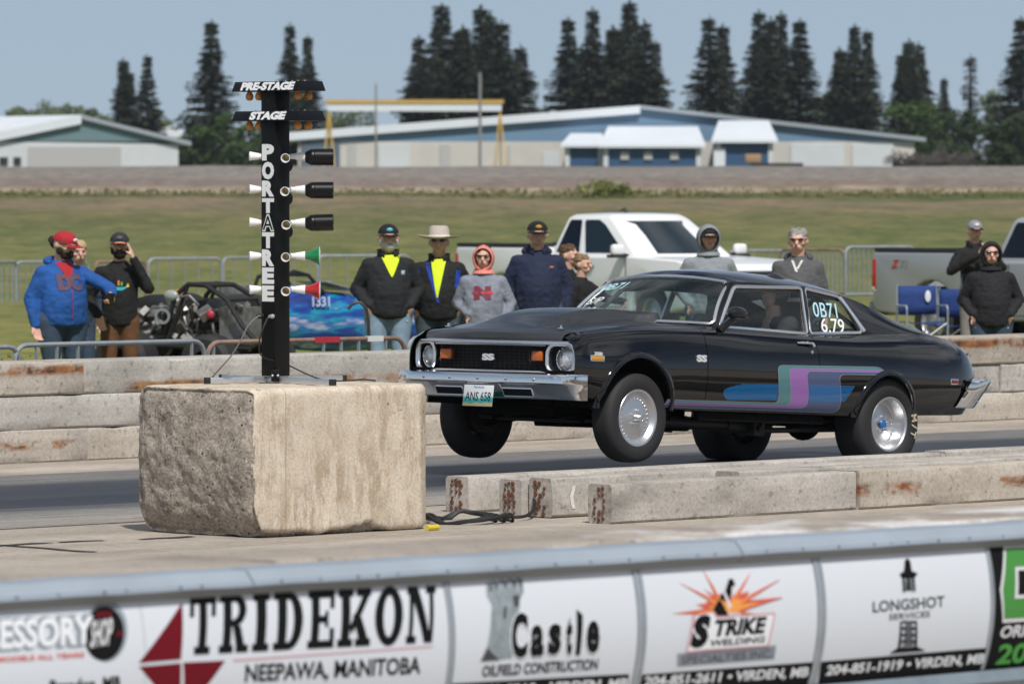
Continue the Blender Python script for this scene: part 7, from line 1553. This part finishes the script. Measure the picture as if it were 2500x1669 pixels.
def pole(px, yt, Y, r, label):
    mb = MB(); mb.tube([(0,0,0),(0,0,zp(yt,Y))], [r,r*.7], 8); o = mb.build('utility_pole', mat('pole_wood', (.24,.235,.23), .9), None); o.location = (xp(px,Y), Y, 0); tag(o, label, 'utility pole', 'utility poles')
pole(918, 205, 390, .09, 'slim grey utility pole left of the tallest spruce clump'); pole(1172, 178, 385, .13, 'thicker utility pole in front of the blue hall under the gantry')
# parked trailer and brush piles by the hall
t = thing('flat_trailer', (xp(1890,400), 400, 0), 0, 'black loaded flat trailer parked before the tall blue annex', 'trailer'); mb = MB(); mb.box((0,0,3.9),(4.6,1.8,.9)); mb.box((.2,0,4.5),(3.6,1.6,.35)); mb.build('load', mat('tarp_black', (.010,.010,.012), .7), t, bevel=.1); mb = MB(); mb.box((0,0,3.35),(5,2,.25)); mb.build('deck', mat('deck_dark', (.03,.03,.03), .8), t); mb = MB(); mb.box((-1.5,0,5.0),(1.1,1.2,.6)); mb.build('crate', mat('crate_tan', (.35,.22,.12), .8), t, bevel=.05)
for x in (-1.2,1.2): mb = MB(); mb.lathe([(.12,-.1),(.4,-.1),(.4,.1),(.12,.1)], (x,-.8,3.1), Matrix.Rotation(pi/2,3,'X'), 16); mb.build('wheel', TYRE, t)
# ================================================================ TREES
def leafmat(name, a, b, rough=.8):
    if name in MATS: return MATS[name]
    m, nt, bs = _m(name); bs.inputs['Roughness'].default_value = rough; bs.inputs['Specular IOR Level'].default_value = .2
    nt.links.new(ramp(nt, noise_(nt, objco(nt), .9, 5, .65), [(.3, a), (.7, b)]), bs.inputs['Base Color']); MATS[name] = m; return m
SPR = leafmat('spruce_needles', (.028,.038,.026), (.064,.080,.050)); SPG = leafmat('sparse_needles', (.09,.088,.08), (.15,.145,.13)); BARK = mat('bark', (.05,.04,.032), .95)
def spruce_mesh(seed, H, Rb, tops=1, sparse=False):
    q = random.Random(seed); V = []; F = []
    def frond(p, d, L, w_):
        # a drooping branch: a toothed ribbon of small needle sprays on both sides
        side = Vector((-d.y, d.x, 0)).normalized(); n = max(4, int(L/.34))
        for k in range(n):
            t0, t1 = k/n, (k+1)/n; c0 = p+d*L*t0+Vector((0,0,-.32*L*t0*t0)); 
            for s in (-1,1):
                wd = w_*(1-t0*.5)*q.uniform(.55,1.25); tip = c0+side*s*wd+d*L*.16+Vector((0,0,-q.uniform(.12,.42)*wd)); i = len(V)
                V.extend([c0, c0+d*L/n*1.25+Vector((0,0,-.1*L/n)), tip, tip+d*.16-Vector((0,0,.16))]); F.append((i,i+1,i+3,i+2))
    heads = [(0,0,H)]
    for k in range(tops-1): heads.append((q.uniform(-.35,.35)*Rb*1.3, q.uniform(-.2,.2)*Rb, H*q.uniform(.84,.95)))
    for hx_, hy_, hh in heads:
        z = .6
        while z < hh-.15:
            t = z/hh; R_ = Rb*1.3*((1-t)**1.0)*(.86+.14*sin(z*2.1+seed))*(1.0 if t > .08 else .8)
            nb = q.randint(9,12) if not sparse else 4
            for b in range(nb):
                a = q.uniform(0,2*pi); L = max(.22, R_*q.uniform(.62,1.15)); d = Vector((cos(a), sin(a), .22-.50*(1-t)*.5+.35*t)).normalized(); p = Vector((hx_*(1-.0), hy_, z+q.uniform(-.12,.12)))
                frond(p, d, L, .24+.30*L*(.5 if sparse else 1))
            z += .30+.16*(1-t)
        for k in range(14): a = q.uniform(0,2*pi); zz_ = hh-q.uniform(0,1.4); i = len(V); c = Vector((hx_,hy_,zz_)); d = Vector((cos(a),sin(a),.5))*.28*(hh-zz_+.25); V.extend([c, c+d+Vector((0,0,.12)), c+Vector((0,0,.4))]); F.append((i,i+1,i+2))
    me = bpy.data.meshes.new('crown'); me.from_pydata(V, [], F); me.materials.append(SPG if sparse else SPR)
    mb = MB()
    for hx_, hy_, hh in heads: mb.tube([(hx_*.3,hy_*.3,0),(hx_,hy_,hh*.4),(hx_,hy_,hh-.2)], [.26,.17,.03], 8)
    return me, mb.me('trunk', BARK)
KINDS = [spruce_mesh(1,18,2.7), spruce_mesh(2,17,2.9,2), spruce_mesh(3,18,2.5), spruce_mesh(4,18,3.0,3), spruce_mesh(5,17,2.3,2), spruce_mesh(6,16,1.7,1,True)]
def spruce(px, yt, k, wide, Y, label, rz):
    H_ = (18,17,18,18,17,16)[k]; h = zp(yt, Y)-.2; s = h/H_
    t = thing('spruce_tree', (xp(px,Y), Y, 0), rz, label, 'tree', 'spruces behind the buildings'); t.scale = (s*wide, s*wide, s)
    for nm, me in (('crown', KINDS[k][0]), ('trunk', KINDS[k][1])):
        o = bpy.data.objects.new(nm, me); S.collection.objects.link(o); o.parent = t
TS = [(302,141,4,1.0,'shorter spruce right of the teal barn'),(360,132,0,.85,'slim dark spruce second from the left beyond the barn'),(517,50,0,1.05,'tall lone spruce left of the start lights'),(708,58,2,.85,'pale topped spruce straight behind the STAGE sign'),(752,86,2,.8,'shorter spruce just right of the start light post'),
 (1023,88,2,1.1,'left flank spruce of the big clump above the gantry'),(1078,8,3,1.1,'tallest spruce of the big clump above the gantry girder'),(1130,62,1,1.0,'spruce filling the middle of the big clump'),(1174,14,4,1.0,'spruce behind the thick utility pole'),(1198,30,1,.95,'twin topped spruce on the right of the big clump'),(1226,52,2,1.15,'right flank spruce of the big clump'),
 (1387,43,0,1.0,'spruce left of the gap over the hall roof'),(1446,20,2,.95,'narrow spruce with a bare spire above the hall'),(1420,110,1,.9,'low spruce in front of two taller ones above the hall'),(1537,2,3,1.0,'tallest spruce above the ridge of the blue hall'),(1572,50,1,1.05,'broad spruce right of the hall ridge'),(1600,100,2,.9,'spruce on the right shoulder of the ridge clump'),
 (1731,41,0,1.05,'spruce with feathery left side above the tall annex'),(1764,60,2,1.0,'round shouldered spruce above the tall annex'),(1853,26,2,1.0,'first of three spires right of the annex'),(1881,42,4,.95,'middle of three spires right of the annex'),(1906,30,2,.9,'thin third spire right of the annex'),(1952,47,0,1.05,'dense spruce standing right of the three spires'),
 (2086,60,3,.85,'spruce behind the right eave of the blue hall'),(2117,72,2,.85,'spruce leaning its top right of the hall eave'),(2218,95,4,1.0,'blunt spruce left of the bright green tree'),(2243,103,1,.9,'blunt spruce behind the bright green tree'),(2304,188,2,.8,'small spruce right of the bright green tree'),(2368,129,5,1.1,'sparse grey dying spruce near the right edge'),(2492,42,0,1.1,'big spruce cut by the right picture edge'),(2545,90,3,1.1,'spruce just outside the right picture edge')]
for i, (px, yt, k, wd, lb) in enumerate(TS): spruce(px, yt, k, wd*1.95, 470+ (i*37 % 23), lb, i*1.37)
def leafy(px, yt, hw, Y, label, m, seed, yb=420, n=1500, dens=.5, name='leafy_tree', group='green trees and bushes beyond the field', leaf=.34):
    q = random.Random(seed); s = Y/FPX; R_ = hw*s; H_ = zp(yt,Y); zb = max(.3, zp(yb,Y)); t = thing(name, (xp(px,Y), Y, 0), 0, label, 'tree' if name != 'field_shrub' else 'shrub', group)
    lumps = [(Vector((q.uniform(-1,1)*R_*.75, q.uniform(-.6,.6)*R_, zb+(H_-zb)*q.uniform(.15,.86))), R_*q.uniform(.26,.44)) for _ in range(15)]+[(Vector((q.uniform(-.2,.2)*R_, 0, H_-R_*.34)), R_*.34)]
    V = []; F = []
    for _ in range(n):
        c, r = q.choice(lumps); d = Vector((q.gauss(0,1), q.gauss(0,1), q.gauss(0,1))).normalized(); p = c+Vector((d.x*r, d.y*r, d.z*r*.85))*q.uniform(.45,1.12); a = Vector((q.gauss(0,1), q.gauss(0,1), q.gauss(0,1))).normalized(); b = a.cross(d).normalized(); e = leaf*q.uniform(.5,1.2); i = len(V)
        V.extend([p-a*e*.5, p+b*e*.42, p+a*e*.6, p-b*e*.42]); F.append((i,i+1,i+2,i+3))
    me = bpy.data.meshes.new('crown'); me.from_pydata(V, [], F); me.materials.append(m); o = bpy.data.objects.new('crown', me); S.collection.objects.link(o); o.parent = t
    mb = MB(); mb.tube([(0,0,0),(.05*R_,0,zb*.8),(0,0,H_*.6)], [R_*.07+.05,R_*.05+.04,.03], 8)
    for k in range(4): c, r = lumps[k]; mb.tube([(0,0,zb*.7),c*.6+Vector((0,0,zb*.3)),c], [R_*.03+.03,R_*.02+.02,.012], 6)
    mb.build('trunk', BARK, t)
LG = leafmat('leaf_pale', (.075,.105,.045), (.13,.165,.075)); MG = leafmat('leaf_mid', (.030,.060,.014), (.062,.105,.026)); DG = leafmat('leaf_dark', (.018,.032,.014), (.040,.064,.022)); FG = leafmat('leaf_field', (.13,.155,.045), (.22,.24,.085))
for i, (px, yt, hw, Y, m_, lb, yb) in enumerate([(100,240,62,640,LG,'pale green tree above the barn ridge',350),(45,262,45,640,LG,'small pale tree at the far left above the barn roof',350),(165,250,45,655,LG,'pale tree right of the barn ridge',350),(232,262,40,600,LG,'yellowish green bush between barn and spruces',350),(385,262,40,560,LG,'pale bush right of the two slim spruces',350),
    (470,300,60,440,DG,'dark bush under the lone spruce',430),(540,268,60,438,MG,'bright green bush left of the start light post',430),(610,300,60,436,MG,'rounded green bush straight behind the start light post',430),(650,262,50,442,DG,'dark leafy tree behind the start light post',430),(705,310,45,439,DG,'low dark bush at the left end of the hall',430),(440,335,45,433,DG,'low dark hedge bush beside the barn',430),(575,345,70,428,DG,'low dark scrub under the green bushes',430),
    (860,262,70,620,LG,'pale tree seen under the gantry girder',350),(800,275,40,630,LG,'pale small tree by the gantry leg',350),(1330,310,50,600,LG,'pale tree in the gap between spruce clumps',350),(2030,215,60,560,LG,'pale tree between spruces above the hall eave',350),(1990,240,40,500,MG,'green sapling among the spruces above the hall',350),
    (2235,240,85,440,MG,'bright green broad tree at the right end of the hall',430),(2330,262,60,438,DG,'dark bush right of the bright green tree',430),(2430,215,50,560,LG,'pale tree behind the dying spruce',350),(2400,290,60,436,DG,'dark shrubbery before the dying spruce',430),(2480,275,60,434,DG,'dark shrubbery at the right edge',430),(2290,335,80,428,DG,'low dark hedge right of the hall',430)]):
    leafy(px, yt, hw, Y, lb, m_, 50+i, yb)
leafy(1452, 438, 44, 199, 'loose yellow green shrub on the bank in front of the hall', FG, 90, 500, 420, name='field_shrub', leaf=.16); leafy(1506, 446, 40, 200, 'second loose shrub on the bank, right of its twin', FG, 91, 500, 330, name='field_shrub', leaf=.16)
# brush piles at the right end of the hall
for px, yt, w_, lb in ((2240,386,60,'grey brush pile past the right end of the hall'),(2320,380,50,'higher grey brush pile near the dark hedge')):
    q = random.Random(px); mb = MB(); Yb = 405; x = xp(px,Yb); s = Yb/FPX
    for k in range(90): a = Vector((x+q.uniform(-1,1)*w_*s, Yb+q.uniform(-1,1), zp(402,Yb)+q.uniform(0,1)*(zp(yt,Yb)-zp(402,Yb)))); d = Vector((q.gauss(0,1),q.gauss(0,.5),q.gauss(0,.4))).normalized()*q.uniform(.4,1.1); mb.bar(a-d, a+d, .06)
    mb.box((x, Yb+.3, zp(402,Yb)-1.2), (w_*s*2, 1.6, 2.6)); tag(mb.build('brush_pile', mat('brush_grey', (.085,.075,.068), .95, var=.4, vscale=3), None, smooth=False), lb, 'brush pile')
# dry weeds and stubble along the foot of the bank and in the field (nobody could count them)
q = random.Random(5); V = []; F = []
for _ in range(3200):
    y = q.choice((q.uniform(196,204), q.uniform(198,206), q.uniform(60,75))); x = q.uniform(-.10,.10)*y*1.0; z = terr(y); h = q.uniform(.05,.13)*(1.0 if y > 100 else .5); a = q.uniform(0,pi); w_ = q.uniform(.02,.06)*(2 if y > 190 else 1); i = len(V); l = q.uniform(-.1,.1)
    V.extend([Vector((x-w_*cos(a), y-w_*sin(a), z-.02)), Vector((x+w_*cos(a), y+w_*sin(a), z-.02)), Vector((x+l, y, z+h))]); F.append((i,i+1,i+2))
me = bpy.data.meshes.new('field_weeds'); me.from_pydata(V, [], F); me.materials.append(leafmat('weed', (.09,.10,.04), (.19,.165,.08))); o = bpy.data.objects.new('field_weeds', me); S.collection.objects.link(o); tag(o, kind='stuff')
# ================================================================ thin summer haze
m = bpy.data.materials.new('haze_air'); m.use_nodes = True; nt = m.node_tree; nt.nodes.clear(); out = nt.nodes.new('ShaderNodeOutputMaterial'); pv = nt.nodes.new('ShaderNodeVolumePrincipled')
pv.inputs['Color'].default_value = (.80,.88,.97,1); pv.inputs['Density'].default_value = .00009; nt.links.new(pv.outputs[0], out.inputs['Volume'])
mb = MB(); mb.box((0, 3050, 14.0), (6400, 7300, 31)); hz_o = mb.build('haze', m, None, smooth=False); tag(hz_o, kind='stuff')
